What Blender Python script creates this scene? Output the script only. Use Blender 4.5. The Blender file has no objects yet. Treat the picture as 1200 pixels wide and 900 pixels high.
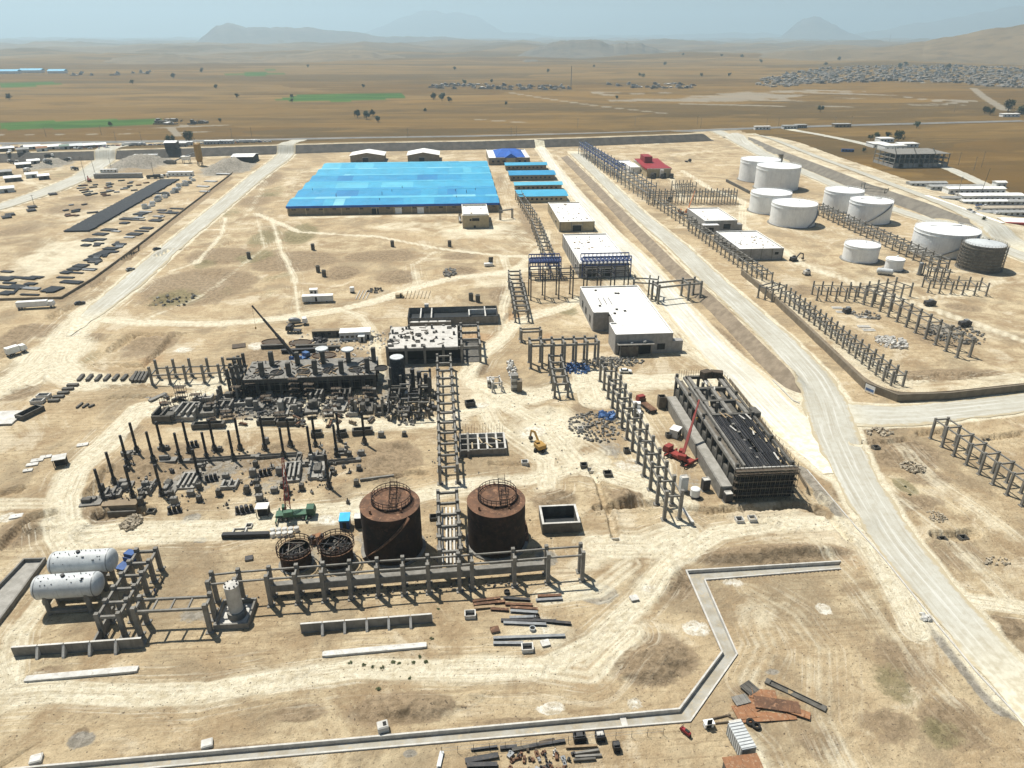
import bpy, bmesh, math, random
import numpy as np
from mathutils import Vector, Matrix

# ------------------------------------------------------------------ camera, sky, sun, exposure
SC = bpy.context.scene
COL = SC.collection
random.seed(7)
FPX, HCAM = 840.0, 110.0
PITCH = math.atan(410 / 840)
YAW = -math.radians(4.59)
cam_d = bpy.data.cameras.new('camera')
cam_d.sensor_width = 36.0
cam_d.lens = 36.0 * FPX / 1200.0
cam_d.clip_start = 1.0
cam_d.clip_end = 60000.0
cam = bpy.data.objects.new('camera', cam_d)
COL.objects.link(cam)
cam.location = (0, 0, HCAM)
cam.rotation_euler = (math.pi / 2 - PITCH, 0, YAW)
SC.camera = cam

SUN_EL = math.radians(62)
SUN_AZ = (-0.63, 0.773)          # where the sun stands, seen from above
w = bpy.data.worlds.new('World')
SC.world = w
w.use_nodes = True
wn = w.node_tree
bg = wn.nodes['Background']
sky = wn.nodes.new('ShaderNodeTexSky')
sky.sky_type = 'NISHITA'
sky.sun_disc = False
sky.sun_elevation = SUN_EL
sky.sun_rotation = math.atan2(SUN_AZ[0], SUN_AZ[1])
sky.altitude = 900
sky.air_density = 1.0
sky.dust_density = 1.0
sky.ozone_density = 2.0
wn.links.new(sky.outputs[0], bg.inputs[0])
bg.inputs[1].default_value = 0.05
sun_d = bpy.data.lights.new('sun', 'SUN')
sun_d.energy = 5.0
sun_d.angle = math.radians(0.5)
sun_d.color = (1.0, 0.955, 0.87)
sun = bpy.data.objects.new('sun', sun_d)
COL.objects.link(sun)
sd = Vector((SUN_AZ[0] * math.cos(SUN_EL), SUN_AZ[1] * math.cos(SUN_EL), math.sin(SUN_EL)))
sun.rotation_euler = sd.to_track_quat('Z', 'Y').to_euler()
SC.view_settings.view_transform = 'Standard'
SC.view_settings.look = 'None'
SC.view_settings.exposure = 0.5
SC.view_settings.gamma = 1.0
SC.view_settings.use_curve_mapping = False
SC.cycles.use_denoising = True
SC.cycles.max_bounces = 5
SC.cycles.volume_bounces = 1

# ------------------------------------------------------------------ survey: pixel of the photograph -> place on the ground
_R = np.array([math.cos(YAW), math.sin(YAW), 0])
_Fh = np.array([-math.sin(YAW), math.cos(YAW), 0])
_FW = _Fh * math.cos(PITCH) - np.array([0, 0, math.sin(PITCH)])
_UP = _Fh * math.sin(PITCH) + np.array([0, 0, math.cos(PITCH)])

def P(px, py, z=0.0):
 d = _R * ((px - 600) / FPX) + _UP * ((450 - py) / FPX) + _FW
 t = (z - HCAM) / d[2]
 return (float(d[0] * t), float(d[1] * t))

def proj(x, y, z):
 v = np.array([x, y, z - HCAM])
 zc = v.dot(_FW)
 return 600 + FPX * v.dot(_R) / zc, 450 - FPX * v.dot(_UP) / zc

def tall(px, py, ty):
 """height of a thing whose foot is seen at (px, py) and whose top reaches row ty"""
 x, y = P(px, py)
 lo, hi = 0.0, 120.0
 for _ in range(40):
  m = (lo + hi) / 2
  if proj(x, y, m)[1] > ty:
   lo = m
  else:
   hi = m
 return lo

def mpx(px, py):
 a, b = P(px, py), P(px + 1, py)
 return math.hypot(a[0] - b[0], a[1] - b[1])

# ------------------------------------------------------------------ noise and terrain
_rng = np.random.default_rng(3)
_TAB = _rng.random((256, 256))

def vnoise(x, y):
 xi = np.floor(x).astype(int)
 yi = np.floor(y).astype(int)
 fx = x - xi
 fy = y - yi
 fx = fx * fx * (3 - 2 * fx)
 fy = fy * fy * (3 - 2 * fy)
 a = _TAB[xi & 255, yi & 255]
 b = _TAB[(xi + 1) & 255, yi & 255]
 c = _TAB[xi & 255, (yi + 1) & 255]
 d = _TAB[(xi + 1) & 255, (yi + 1) & 255]
 return (a * (1 - fx) + b * fx) * (1 - fy) + (c * (1 - fx) + d * fx) * fy

def fbm(x, y, o=4):
 s = 0
 a = 0.5
 for i in range(o):
  s = s + a * vnoise(x * 2 ** i + 17.3 * i, y * 2 ** i + 5.1 * i)
  a *= 0.5
 return s

def sstep(a, b, x):
 t = np.clip((x - a) / (b - a), 0, 1)
 return t * t * (3 - 2 * t)

def seg_dist(x, y, pts):
 """distance to a polyline and signed side offset (left positive) and length along it"""
 best = np.full(x.shape, 1e9)
 side = np.zeros(x.shape)
 along = np.zeros(x.shape)
 L = 0.0
 for (ax, ay), (bx, by) in zip(pts[:-1], pts[1:]):
  dx, dy = bx - ax, by - ay
  l2 = dx * dx + dy * dy
  t = np.clip(((x - ax) * dx + (y - ay) * dy) / l2, 0, 1)
  ex, ey = x - (ax + t * dx), y - (ay + t * dy)
  d = np.hypot(ex, ey)
  s = np.sign(dx * ey - dy * ex)
  m = d < best
  best = np.where(m, d, best)
  side = np.where(m, s * d, side)
  along = np.where(m, L + t * math.sqrt(l2), along)
  L += math.sqrt(l2)
 return best, side, along

def W(pts):
 return [P(*p) for p in pts]

# ridges: (foot line in pixels, horizontal run of the slope facing the viewer, height, run of the far side)
RIDGES = [
 ([(655, 183), (690, 219), (735, 268), (780, 316), (832, 366), (880, 417), (930, 468)], 5.5, 3.2, 4.0),
 ([(-200, 195), (0, 191), (140, 187), (290, 182), (420, 178), (560, 175.5), (700, 171), (800, 167), (842, 165)], 8.5, 7.5, 110.0),
 ([(842, 160), (873, 168), (905, 183), (955, 203), (1010, 226), (1075, 249), (1155, 283)], 8.0, 5.5, 60.0),
 ([(868, 322), (905, 353), (940, 386), (975, 420), (1012, 456), (1050, 471), (1110, 469), (1200, 459), (1300, 452)], 2.0, 2.3, 12.0),
]
RIDGES = [(W(a), b, c, d) for a, b, c, d in RIDGES]
# mounds: (px, py, half width px, half height px, metres)
MOUNDS = [
 (905, 651, 105, 13, 2.6), (790, 677, 26, 24, 1.6), (760, 775, 62, 32, 1.8), (490, 827, 75, 20, 1.1),
 (733, 583, 22, 9, 2.4), (648, 583, 30, 14, 1.4), (165, 192, 34, 8, 9.0), (268, 197, 28, 9, 8.0), (60, 193, 22, 4, 6.0),
 (350, 262, 40, 10, .5), (400, 320, 20, 8, 1.2), (465, 325, 22, 8, 1.4), (540, 315, 20, 5, .8), (330, 308, 26, 7, .9), (120, 395, 20, 6, .8),
 (1050, 530, 40, 14, .9), (95, 620, 20, 12, 1.2), (40, 620, 25, 10, 1.3), (1120, 440, 45, 7, 1.0),
 (150, 510, 20, 6, .8), (180, 545, 22, 7, .9), (440, 540, 26, 9, 1.2), (470, 520, 22, 8, 1.1), (480, 555, 20, 8, 1.0),
 (330, 520, 26, 6, .8), (390, 525, 20, 5, .7), (120, 600, 30, 6, 1.0), (1010, 610, 25, 10, .6), (640, 480, 18, 6, .8),
 (365, 520, 20, 6, -.9), (270, 520, 14, 5, -.7), (230, 545, 18, 5, -.6), (470, 835, 14, 8, .8), (560, 815, 20, 10, .7),
 (1180, 735, 22, 14, .8), (20, 385, 30, 7, 1.0), (20, 455, 25, 6, .8), (95, 785, 14, 6, .3), (905, 830, 30, 14, .4),
 (590, 350, 15, 6, .9), (560, 432, 14, 9, 1.0), (530, 640, 10, 10, .3), (1135, 232, 10, 4, 1.5), (470, 130, 40, 3, 2.0),
]
MOUNDS = [(*P(a, b), abs(P(a + c, b)[0] - P(a, b)[0]), abs(P(a, b - d)[1] - P(a, b + d)[1]) / 2, m) for a, b, c, d, m in MOUNDS]
# trenches: (pixels, half width m, depth m)
TRENCH = [
 ([(132, 410), (150, 397), (160, 393)], 2.2, 2.0), ([(150, 394), (180, 393), (203, 391), (218, 393)], 1.0, 1.6),
 ([(203, 393), (187, 412), (168, 429), (145, 429)], 1.1, 1.7), ([(100, 429), (142, 427)], .7, .9),
 ([(688, 545), (700, 562), (709, 592), (716, 606), (722, 632)], .8, 1.1),
 ([(700, 596), (740, 592), (780, 590), (830, 600), (880, 596), (940, 592), (962, 602)], 1.1, 1.5),
 ([(960, 598), (972, 606), (985, 620), (995, 632)], .9, 1.3), ([(950, 578), (968, 592)], 1.0, 1.2),
 ([(105, 580), (122, 562), (127, 549)], 1.6, 1.8), ([(118, 605), (140, 601), (170, 600)], 1.8, 1.9),
 ([(0, 642), (20, 622), (38, 606), (60, 602)], 1.4, 1.8), ([(0, 579), (22, 574)], 1.5, 1.6),
 ([(130, 466), (165, 465), (200, 464)], 1.0, 1.2), ([(122, 454), (170, 452)], .8, 1.0),
 ([(1000, 519), (1035, 520), (1062, 516)], .9, 1.1), ([(1078, 509), (1110, 505), (1150, 515), (1200, 509)], 1.0, 1.3),
 ([(1098, 628), (1118, 629), (1140, 626)], 1.5, 1.4), ([(1055, 446), (1110, 441), (1190, 444)], .8, 1.0),
 ([(148, 304), (155, 299), (163, 290)], 2.0, 1.8), ([(185, 300), (198, 293)], 2.0, 1.7), ([(60, 372), (82, 360)], 2.0, 1.8), ([(110, 336), (124, 327)], 1.4, 1.4),
 ([(180, 358), (200, 347)], 1.8, 1.5), ([(500, 372), (590, 374)], 1.4, 1.1), ([(590, 378), (600, 366)], 1.2, 1.2),
 ([(545, 395), (560, 400), (562, 415)], 1.0, .8), ([(260, 440), (258, 462), (225, 470)], 1.2, 1.3),
 ([(610, 352), (596, 346), (588, 345)], .8, .9), ([(575, 544), (610, 545)], .7, .8), ([(505, 478), (500, 490)], .7, .7),
 ([(205, 293), (245, 292)], .7, .8), ([(225, 306), (268, 308)], .7, .7), ([(258, 289), (272, 284)], 1.3, 1.1),
 ([(240, 320), (300, 322)], .5, .4), ([(0, 420), (20, 404)], 1.2, 1.2), ([(0, 490), (12, 488)], 1.6, 1.4),
 ([(850, 595), (905, 612)], .3, .3), ([(420, 562), (470, 558)], .6, .5), ([(465, 560), (500, 555)], .8, .6),
]
TRENCH = [(W(a), b, c) for a, b, c in TRENCH]
# the concrete drain: outer (far) wall and inner (near) wall, in pixels
DRAIN_OUT = [(-60, 909), (50, 898), (400, 867), (700, 840), (796, 831), (846, 764), (804, 669), (985, 658)]
DRAIN_IN = [(-60, 924), (197, 899), (400, 881), (700, 855), (809, 846), (864, 767), (826, 680), (985, 667)]
DRAIN_O, DRAIN_I = W(DRAIN_OUT), W(DRAIN_IN)
DRAIN_POLY = DRAIN_O + DRAIN_I[::-1]

def in_poly(x, y, poly):
 ins = np.zeros(x.shape, bool)
 n = len(poly)
 for i in range(n):
  x0, y0 = poly[i]
  x1, y1 = poly[(i + 1) % n]
  if y0 == y1:
   continue
  c = ((y0 > y) != (y1 > y)) & (x < (x1 - x0) * (y - y0) / (y1 - y0) + x0)
  ins ^= c
 return ins

# road centre lines (pixels, half width m)
ROADS = {
 'site_road': ([(632, 172), (648, 195), (672, 225), (694, 250), (716, 275), (745, 302), (768, 328), (790, 357), (819, 390), (845, 418), (876, 445), (908, 478), (945, 515), (980, 555)], [5, 5, 5, 5.5, 5.5, 6, 6.3, 6.5, 7, 7.5, 7.5, 8, 7.5, 4]),
 'main_road': ([(672, 178), (712, 216), (748, 251), (795, 290), (830, 324), (864, 354), (918, 404), (952, 441), (968, 472), (978, 508), (1003, 560), (1047, 635), (1102, 700), (1153, 760), (1203, 815), (1290, 910)], [5.5, 5.5, 6, 6.3, 6.4, 6.4, 6.6, 7, 7.5, 7, 6.2, 5.8, 5.3, 5.2, 5.2, 5.2]),
 'branch_road': ([(945, 478), (1000, 486), (1060, 487), (1130, 480), (1200, 472), (1320, 458)], [8, 8, 6.5, 6, 6, 6]),
 'west_road': ([(352, 163), (343, 172), (330, 186), (300, 208), (264, 238), (225, 270), (190, 299), (150, 335), (110, 366), (80, 394)], [9, 9, 9, 8, 7, 6.5, 6.5, 6.5, 5, 1.2]),
 'yard_road': ([(140, 172), (125, 186), (100, 206), (62, 222), (0, 243), (-120, 275)], [12, 10, 10, 10, 8, 8]),
 'highway': ([(-200, 171), (0, 168.5), (140, 166.5), (290, 164.5), (420, 162), (560, 160), (700, 157), (800, 154), (900, 150), (1000, 147), (1200, 142)], [9] * 11),
 'perimeter_road': ([(836, 152), (862, 164), (892, 180), (933, 198), (983, 219), (1040, 243), (1100, 262), (1200, 301), (1260, 325)], [8, 8, 8, 7, 6.5, 6, 6, 7, 7]),
 'upper_road': ([(880, 157), (920, 173), (960, 190), (1010, 209), (1060, 229), (1110, 250), (1165, 276), (1230, 300)], [6, 6, 6, 6, 6, 6, 9, 9]),
 'field_road': ([(925, 152), (960, 158), (1000, 166), (1060, 180), (1115, 199), (1200, 238), (1260, 262)], [7, 6, 6, 6, 6, 6, 6]),
}
ROADS = {k: (W(a), b) for k, (a, b) in ROADS.items()}

def road_mask(x, y):
 m = np.zeros(x.shape)
 for k, (pts, hw) in ROADS.items():
  wmax = max(hw)
  xs = [p[0] for p in pts]
  ys = [p[1] for p in pts]
  sel = (x > min(xs) - 25) & (x < max(xs) + 25) & (y > min(ys) - 25) & (y < max(ys) + 25)
  if not sel.any():
   continue
  d, s, a = seg_dist(x[sel], y[sel], pts)
  L = np.cumsum([0] + [math.dist(p, q) for p, q in zip(pts[:-1], pts[1:])])
  hwv = np.interp(a, L, hw)
  m[sel] = np.maximum(m[sel], 1 - sstep(hwv, hwv + 3.5, d))
 return m

_BLD = []    # flat pads (x0, x1, y0, y1) under things

def terrain(x, y, fine=True, banks=True):
 x = np.asarray(x, float)
 y = np.asarray(y, float)
 h = np.zeros(x.shape)
 rm = road_mask(x, y)
 if fine:
  near = np.clip(1.2 - np.hypot(x, y) / 700, 0, 1)
  h += near * (1 - rm) * ((fbm(x / 14, y / 14) - .47) * .5 + (fbm(x / 3.1, y / 3.1, 3) - .44) * .3)
 for pts, run, hh, back in (RIDGES if banks else []):
  xs = [p[0] for p in pts]
  ys = [p[1] for p in pts]
  sel = (x > min(xs) - 150) & (x < max(xs) + 150) & (y > min(ys) - 150) & (y < max(ys) + 150)
  if not sel.any():
   continue
  d, s, a = seg_dist(x[sel], y[sel], pts)
  L = sum(math.dist(p, q) for p, q in zip(pts[:-1], pts[1:]))
  ends = sstep(0, 18, a) * sstep(0, 18, L - a)
        # the side away from the viewer rises
  far = s if RIDGE_SIGN(pts) > 0 else -s
  prof = np.where(far < 0, 0, np.where(far < run, far / run, 1 - sstep(run + 1.0, run + back, far)))
  h[sel] = np.maximum(h[sel], h[sel] * .3 + prof * hh * ends)
 for cx, cy, wx, wy, m in MOUNDS:
  sel = (abs(x - cx) < wx * 1.3) & (abs(y - cy) < wy * 1.3)
  if not sel.any():
   continue
  r = np.sqrt(((x[sel] - cx) / wx) ** 2 + ((y[sel] - cy) / wy) ** 2)
  r = r + (fbm(x[sel] / (wx * .45) + 3, y[sel] / (wy * .45)) - .47) * .7
  h[sel] += m * sstep(1.0, .1, r) * (.75 + .5 * fbm(x[sel] / 2.2, y[sel] / 2.2, 3))
 for pts, hw, dep in TRENCH:
  xs = [p[0] for p in pts]
  ys = [p[1] for p in pts]
  sel = (x > min(xs) - 6) & (x < max(xs) + 6) & (y > min(ys) - 6) & (y < max(ys) + 6)
  if not sel.any():
   continue
  d, s, a = seg_dist(x[sel], y[sel], pts)
  d = d + (fbm(x[sel] / 1.5, y[sel] / 1.5, 3) - .45) * .8
  h[sel] += -dep * sstep(hw + .35, hw - .35, d) + .35 * sstep(hw + 2.2, hw + .6, d) * sstep(hw, hw + .5, d)
 sel = (y < 150) & (y > 60) & (x > -140) & (x < 110)
 if sel.any():
  ins = in_poly(x[sel], y[sel], DRAIN_POLY)
  d1 = np.minimum(seg_dist(x[sel], y[sel], DRAIN_O)[0], seg_dist(x[sel], y[sel], DRAIN_I)[0])
  hs = h[sel]
  hs = hs * sstep(0, 4, d1)
  hs = np.where(ins, -1.0, hs)
  h[sel] = hs
 D = np.hypot(x, y)
 if (D > 1500).any():
  h = h + sstep(1500, 5000, D) * (fbm(x / 620, y / 620, 5) - .42) * 150 * sstep(1500, 7000, D)
 for x0, x1, y0, y1 in _BLD:
  sel = (x > x0 - 2) & (x < x1 + 2) & (y > y0 - 2) & (y < y1 + 2)
  if sel.any():
   d = np.maximum(np.maximum(x0 - x[sel], x[sel] - x1), np.maximum(y0 - y[sel], y[sel] - y1))
   h[sel] = h[sel] * sstep(0, 2, d)
 return h

def RIDGE_SIGN(pts):
    # +1 when 'left of the line' is farther from the camera than 'right of it'
 (ax, ay), (bx, by) = pts[0], pts[-1]
 nx, ny = -(by - ay), bx - ax
 return 1 if nx * (ax + bx) / 2 + ny * (ay + by) / 2 > 0 else -1

def hz(x, y):
 return float(terrain(np.array([x]), np.array([y]), fine=True)[0])

def G(px, py):
 """place on the terrain seen at a pixel"""
 x, y = P(px, py)
 for _ in range(3):
  z = hz(x, y)
  x, y = P(px, py, z)
 return x, y, hz(x, y)

# ------------------------------------------------------------------ materials
MATS = {}

class NT:
 def __init__(self, name):
  self.m = bpy.data.materials.new(name)
  self.m.use_nodes = True
  self.t = self.m.node_tree
  self.b = self.t.nodes['Principled BSDF']

 def n(self, typ, **kw):
  nd = self.t.nodes.new('ShaderNode' + typ)
  for k, v in kw.items():
   setattr(nd, k, v)
  return nd

 def l(self, a, b):
  self.t.links.new(a, b)

 def pos(self, scale=(1, 1, 1), rot=0):
  g = self.n('NewGeometry')
  mp = self.n('Mapping')
  mp.inputs['Scale'].default_value = scale
  mp.inputs['Rotation'].default_value = (0, 0, rot)
  self.l(g.outputs['Position'], mp.inputs['Vector'])
  return mp.outputs[0]

 def noise(self, vec, scale, detail=4, rough=.6, dist=0.0):
  nd = self.n('TexNoise')
  nd.inputs['Scale'].default_value = scale
  nd.inputs['Detail'].default_value = detail
  nd.inputs['Roughness'].default_value = rough
  nd.inputs['Distortion'].default_value = dist
  self.l(vec, nd.inputs['Vector'])
  return nd.outputs['Fac']

 def ramp(self, fac, a, b, ca=0.0, cb=1.0):
  r = self.n('MapRange', interpolation_type='SMOOTHSTEP')
  r.inputs[1].default_value = a
  r.inputs[2].default_value = b
  r.inputs[3].default_value = ca
  r.inputs[4].default_value = cb
  self.l(fac, r.inputs[0])
  return r.outputs[0]

 def math(self, op, a, b=None, c=None):
  m = self.n('Math', operation=op)
  for i, v in enumerate((a, b, c)):
   if v is None:
    continue
   if isinstance(v, (int, float)):
    m.inputs[i].default_value = v
   else:
    self.l(v, m.inputs[i])
  return m.outputs[0]

 def mix(self, fac, a, b, blend='MIX'):
  m = self.n('Mix', data_type='RGBA', blend_type=blend)
  for i, v in ((0, fac), (6, a), (7, b)):
   if isinstance(v, (int, float)):
    m.inputs[i].default_value = v
   elif isinstance(v, tuple):
    m.inputs[i].default_value = (*v, 1)
   else:
    self.l(v, m.inputs[i])
  return m.outputs[2]

 def attr(self, name):
  a = self.n('Attribute', attribute_name=name)
  s = self.n('SeparateColor')
  self.l(a.outputs['Color'], s.inputs[0])
  return s.outputs[0], s.outputs[1], s.outputs[2], a.outputs['Alpha']

 def bump(self, h, strength, dist):
  bp = self.n('Bump')
  bp.inputs['Strength'].default_value = strength
  bp.inputs['Distance'].default_value = dist
  self.l(h, bp.inputs['Height'])
  self.l(bp.outputs[0], self.b.inputs['Normal'])

 def color(self, c):
  if isinstance(c, tuple):
   self.b.inputs['Base Color'].default_value = (*c, 1)
  else:
   self.l(c, self.b.inputs['Base Color'])

def mk(name, c, c2=None, rough=.8, metal=0.0, scale=.6, spots=None, bump=.0, streak=0.0, spec=.3, lo=.35, hi=.65):
 """weathered surface: two tones by noise, darker or rusty spots, optional vertical streaks"""
 if name in MATS:
  return MATS[name]
 t = NT(name)
 p = t.pos()
 n1 = t.noise(p, scale, 5, .62)
 c2 = c2 or tuple(v * .78 for v in c)
 col = t.mix(t.ramp(n1, lo, hi), c2, c)
 n2 = t.noise(p, scale * 9, 3, .6)
 col = t.mix(t.ramp(n2, .3, .75, 0, .35), col, tuple(v * .72 for v in c))
 if streak:
  ps = t.pos((1.6, 1.6, .09))
  ns = t.noise(ps, 1.3, 4, .65)
  col = t.mix(t.ramp(ns, .52, .72, 0, streak), col, tuple(v * .45 for v in c))
 if spots:
  n3 = t.noise(p, scale * 2.3, 6, .7, .6)
  col = t.mix(t.ramp(n3, .52, .66, 0, .85), col, spots)
 t.color(col)
 t.b.inputs['Roughness'].default_value = rough
 t.b.inputs['Metallic'].default_value = metal
 t.b.inputs['Specular IOR Level'].default_value = spec
 if bump:
  t.bump(n2, bump, .06)
 MATS[name] = t.m
 return t.m

mk('concrete', (.235, .223, .197), (.155, .146, .127), streak=.5, bump=.4)
mk('concrete_pale', (.56, .54, .49), (.42, .40, .36), streak=.35, bump=.3)
mk('concrete_dark', (.125, .117, .10), (.07, .065, .056), streak=.4, bump=.4)
mk('concrete_new', (.60, .585, .54), (.43, .415, .375), scale=.4, spots=(.36, .34, .3))
mk('block_wall', (.33, .32, .30), (.25, .24, .225), streak=.4, bump=.3)
mk('tan_wall', (.42, .345, .215), (.34, .28, .175), streak=.3)
mk('brown_wall', (.27, .215, .14), (.2, .16, .105), streak=.4)
mk('white_roof', (.76, .75, .71), (.60, .58, .53), scale=.22, spots=(.50, .46, .39), lo=.25, hi=.5)
mk('white_paint', (.80, .80, .77), (.66, .66, .63), rough=.5, streak=.25, scale=.3)
mk('tank_white', (.80, .81, .79), (.70, .71, .70), rough=.45, streak=.3, scale=.25)
mk('tank_roof', (.84, .84, .82), (.76, .76, .74), rough=.5, scale=.2)
mk('tank_grey', (.20, .19, .165), (.13, .12, .105), rough=.6, streak=.4, scale=.5, spots=(.27, .25, .2))
mk('primer_grey', (.56, .58, .57), (.46, .48, .48), rough=.5, streak=.5, scale=.5)
mk('rust_dark', (.034, .018, .012), (.011, .007, .006), rough=.85, scale=.35, streak=.8, bump=.3, spots=(.05, .026, .016))
mk('rust', (.155, .082, .048), (.085, .05, .033), rough=.9, scale=.45, spots=(.3, .17, .1), bump=.3)
mk('rust_orange', (.30, .145, .07), (.21, .11, .06), rough=.9, scale=.8, spots=(.36, .25, .16))
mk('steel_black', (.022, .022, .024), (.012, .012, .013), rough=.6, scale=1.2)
mk('steel_dark', (.05, .05, .052), (.028, .028, .03), rough=.6, scale=1.2, spots=(.1, .08, .06))
mk('steel_grey', (.26, .27, .27), (.18, .185, .19), rough=.5, metal=.3, scale=1.2)
mk('pipe_coat', (.025, .033, .042), (.014, .019, .026), rough=.75, scale=.8, spots=(.08, .085, .09))
mk('blue_steel', (.035, .075, .24), (.02, .045, .15), rough=.5)
mk('blue_paint', (.03, .09, .26), (.02, .06, .18), rough=.5)
mk('cyan_paint', (.02, .42, .72), (.015, .33, .6), rough=.6)
mk('red_paint', (.30, .045, .035), (.2, .04, .032), rough=.5)
mk('maroon', (.30, .022, .028), (.2, .018, .022), rough=.6)
mk('yellow_paint', (.40, .235, .05), (.3, .175, .045), rough=.55, streak=.3)
mk('orange_paint', (.5, .16, .03), (.36, .12, .03), rough=.55)
mk('green_paint', (.05, .13, .075), (.04, .09, .055), rough=.55)
mk('grass_green', (.05, .10, .03))
mk('glass_dark', (.02, .024, .028), (.012, .014, .016), rough=.15, spec=.6)
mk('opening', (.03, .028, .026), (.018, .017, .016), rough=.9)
mk('rubber', (.02, .02, .02), (.03, .03, .028), rough=.85)
mk('timber', (.34, .25, .15), (.24, .17, .1), scale=1.5, streak=.2)
mk('timber_dark', (.10, .075, .05), (.06, .045, .032), scale=1.5)
mk('plywood', (.46, .38, .25), (.34, .27, .17), scale=.8)
mk('scaffold', (.16, .14, .11), (.09, .075, .06), rough=.6)
mk('membrane', (.02, .024, .027), (.035, .038, .038), rough=.45, scale=.4)
mk('water', (.02, .04, .05), (.03, .045, .05), rough=.1)
mk('rubble_rock', (.44, .38, .28), (.3, .25, .18), scale=2, bump=.5)
mk('roof_grey', (.36, .36, .34), (.25, .25, .24), scale=.3)
mk('mud_roof', (.44, .38, .29), (.34, .29, .22), scale=.2)
mk('mud_wall', (.36, .31, .24), (.26, .22, .17), scale=.2)
mk('bark', (.08, .06, .04))
mk('leaf', (.045, .075, .028), (.022, .042, .016), scale=2.2)
mk('leaf_dry', (.09, .11, .045), (.05, .07, .03), scale=2.2)
mk('tarp', (.08, .17, .36), (.05, .1, .22), rough=.5)
mk('bus_blue', (.55, .6, .64), (.45, .5, .54), rough=.4)
mk('gravel_slab', (.33, .315, .28), (.24, .228, .2), scale=.5, bump=.3)
mk('wall_earth', (.21, .175, .125), (.15, .123, .088), scale=.4, bump=.5, streak=.3)
mk('drain_bed', (.36, .35, .31), (.28, .25, .19), scale=.35, bump=.3, spots=(.38, .32, .22))
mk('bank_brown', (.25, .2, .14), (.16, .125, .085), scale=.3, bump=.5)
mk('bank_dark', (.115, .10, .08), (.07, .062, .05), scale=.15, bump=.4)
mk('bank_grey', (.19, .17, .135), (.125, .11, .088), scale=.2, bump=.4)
mk('dirt_fill', (.26, .2, .13), (.2, .15, .095), scale=.5, bump=.5)
for i, c in enumerate([(.03, .28, .50), (.055, .36, .55), (.10, .44, .60), (.02, .21, .44), (.19, .52, .64), (.04, .32, .52)]):
 mk('blue_roof_%d' % i, c, tuple(v * .8 for v in c), rough=.5, scale=.1, lo=.3, hi=.7, spots=tuple(v * .82 + .04 for v in c))
mk('blue_roof_deep', (.012, .10, .42), (.01, .075, .33), rough=.5, scale=.2)

def M(n):
 return MATS[n]

# road surface: pale compacted gravel with wheel lanes and dust
def road_mat(name='road_gravel', k=1.0):
 t = NT(name)
 p = t.pos()
 n1 = t.noise(p, .05, 5, .6)
 n2 = t.noise(p, .5, 5, .65)
 n3 = t.noise(p, 5.0, 3, .6)
 c = t.mix(t.ramp(n1, .35, .65), (.40, .375, .31), (.46, .44, .375))
 c = t.mix(t.ramp(n2, .42, .7, 0, .5), c, (.34, .30, .225))
 c = t.mix(t.ramp(n3, .4, .7, 0, .25), c, (.27, .25, .21))
 a = t.attr('lane')
 cv = t.n('CombineXYZ')
 t.l(a[0], cv.inputs[0])
 t.l(t.math('MULTIPLY', a[3], .03), cv.inputs[1])
 rn = t.noise(cv.outputs[0], .9, 5, .62, .3)
 c = t.mix(t.ramp(rn, .47, .36, 0, .8), c, (.53, .515, .46))
 c = t.mix(t.ramp(rn, .52, .64, 0, .6), c, (.32, .285, .22))
 edge = t.math('ADD', a[1], t.math('MULTIPLY', t.math('SUBTRACT', n2, .5), 1.1))
 c = t.mix(t.ramp(edge, .45, .85), c, (.40, .335, .225))
 c = t.mix(a[2], c, t.mix(t.ramp(n2, .36, .66), (.66, .605, .46), (.47, .405, .275)))
 c = t.mix(1.0, c, (k, k * 1.02, k * 1.03), 'MULTIPLY')
 t.color(c)
 t.b.inputs['Roughness'].default_value = .95
 t.b.inputs['Specular IOR Level'].default_value = .15
 t.bump(n3, .3, .05)
 MATS[name] = t.m

road_mat()
road_mat('road_white', 1.3)

def asphalt_mat():
 t = NT('asphalt')
 p = t.pos()
 n1 = t.noise(p, .04, 5, .6)
 n2 = t.noise(p, .6, 4, .65)
 c = t.mix(t.ramp(n1, .35, .65), (.11, .11, .105), (.16, .157, .145))
 c = t.mix(t.ramp(n2, .4, .7, 0, .4), c, (.2, .18, .15))
 a = t.attr('lane')
 edge = t.math('ADD', a[1], t.math('MULTIPLY', t.math('SUBTRACT', n2, .5), 1.0))
 c = t.mix(t.ramp(edge, .4, .8), c, (.24, .2, .14))
 t.color(c)
 t.b.inputs['Roughness'].default_value = .9
 MATS['asphalt'] = t.m

asphalt_mat()

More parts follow.
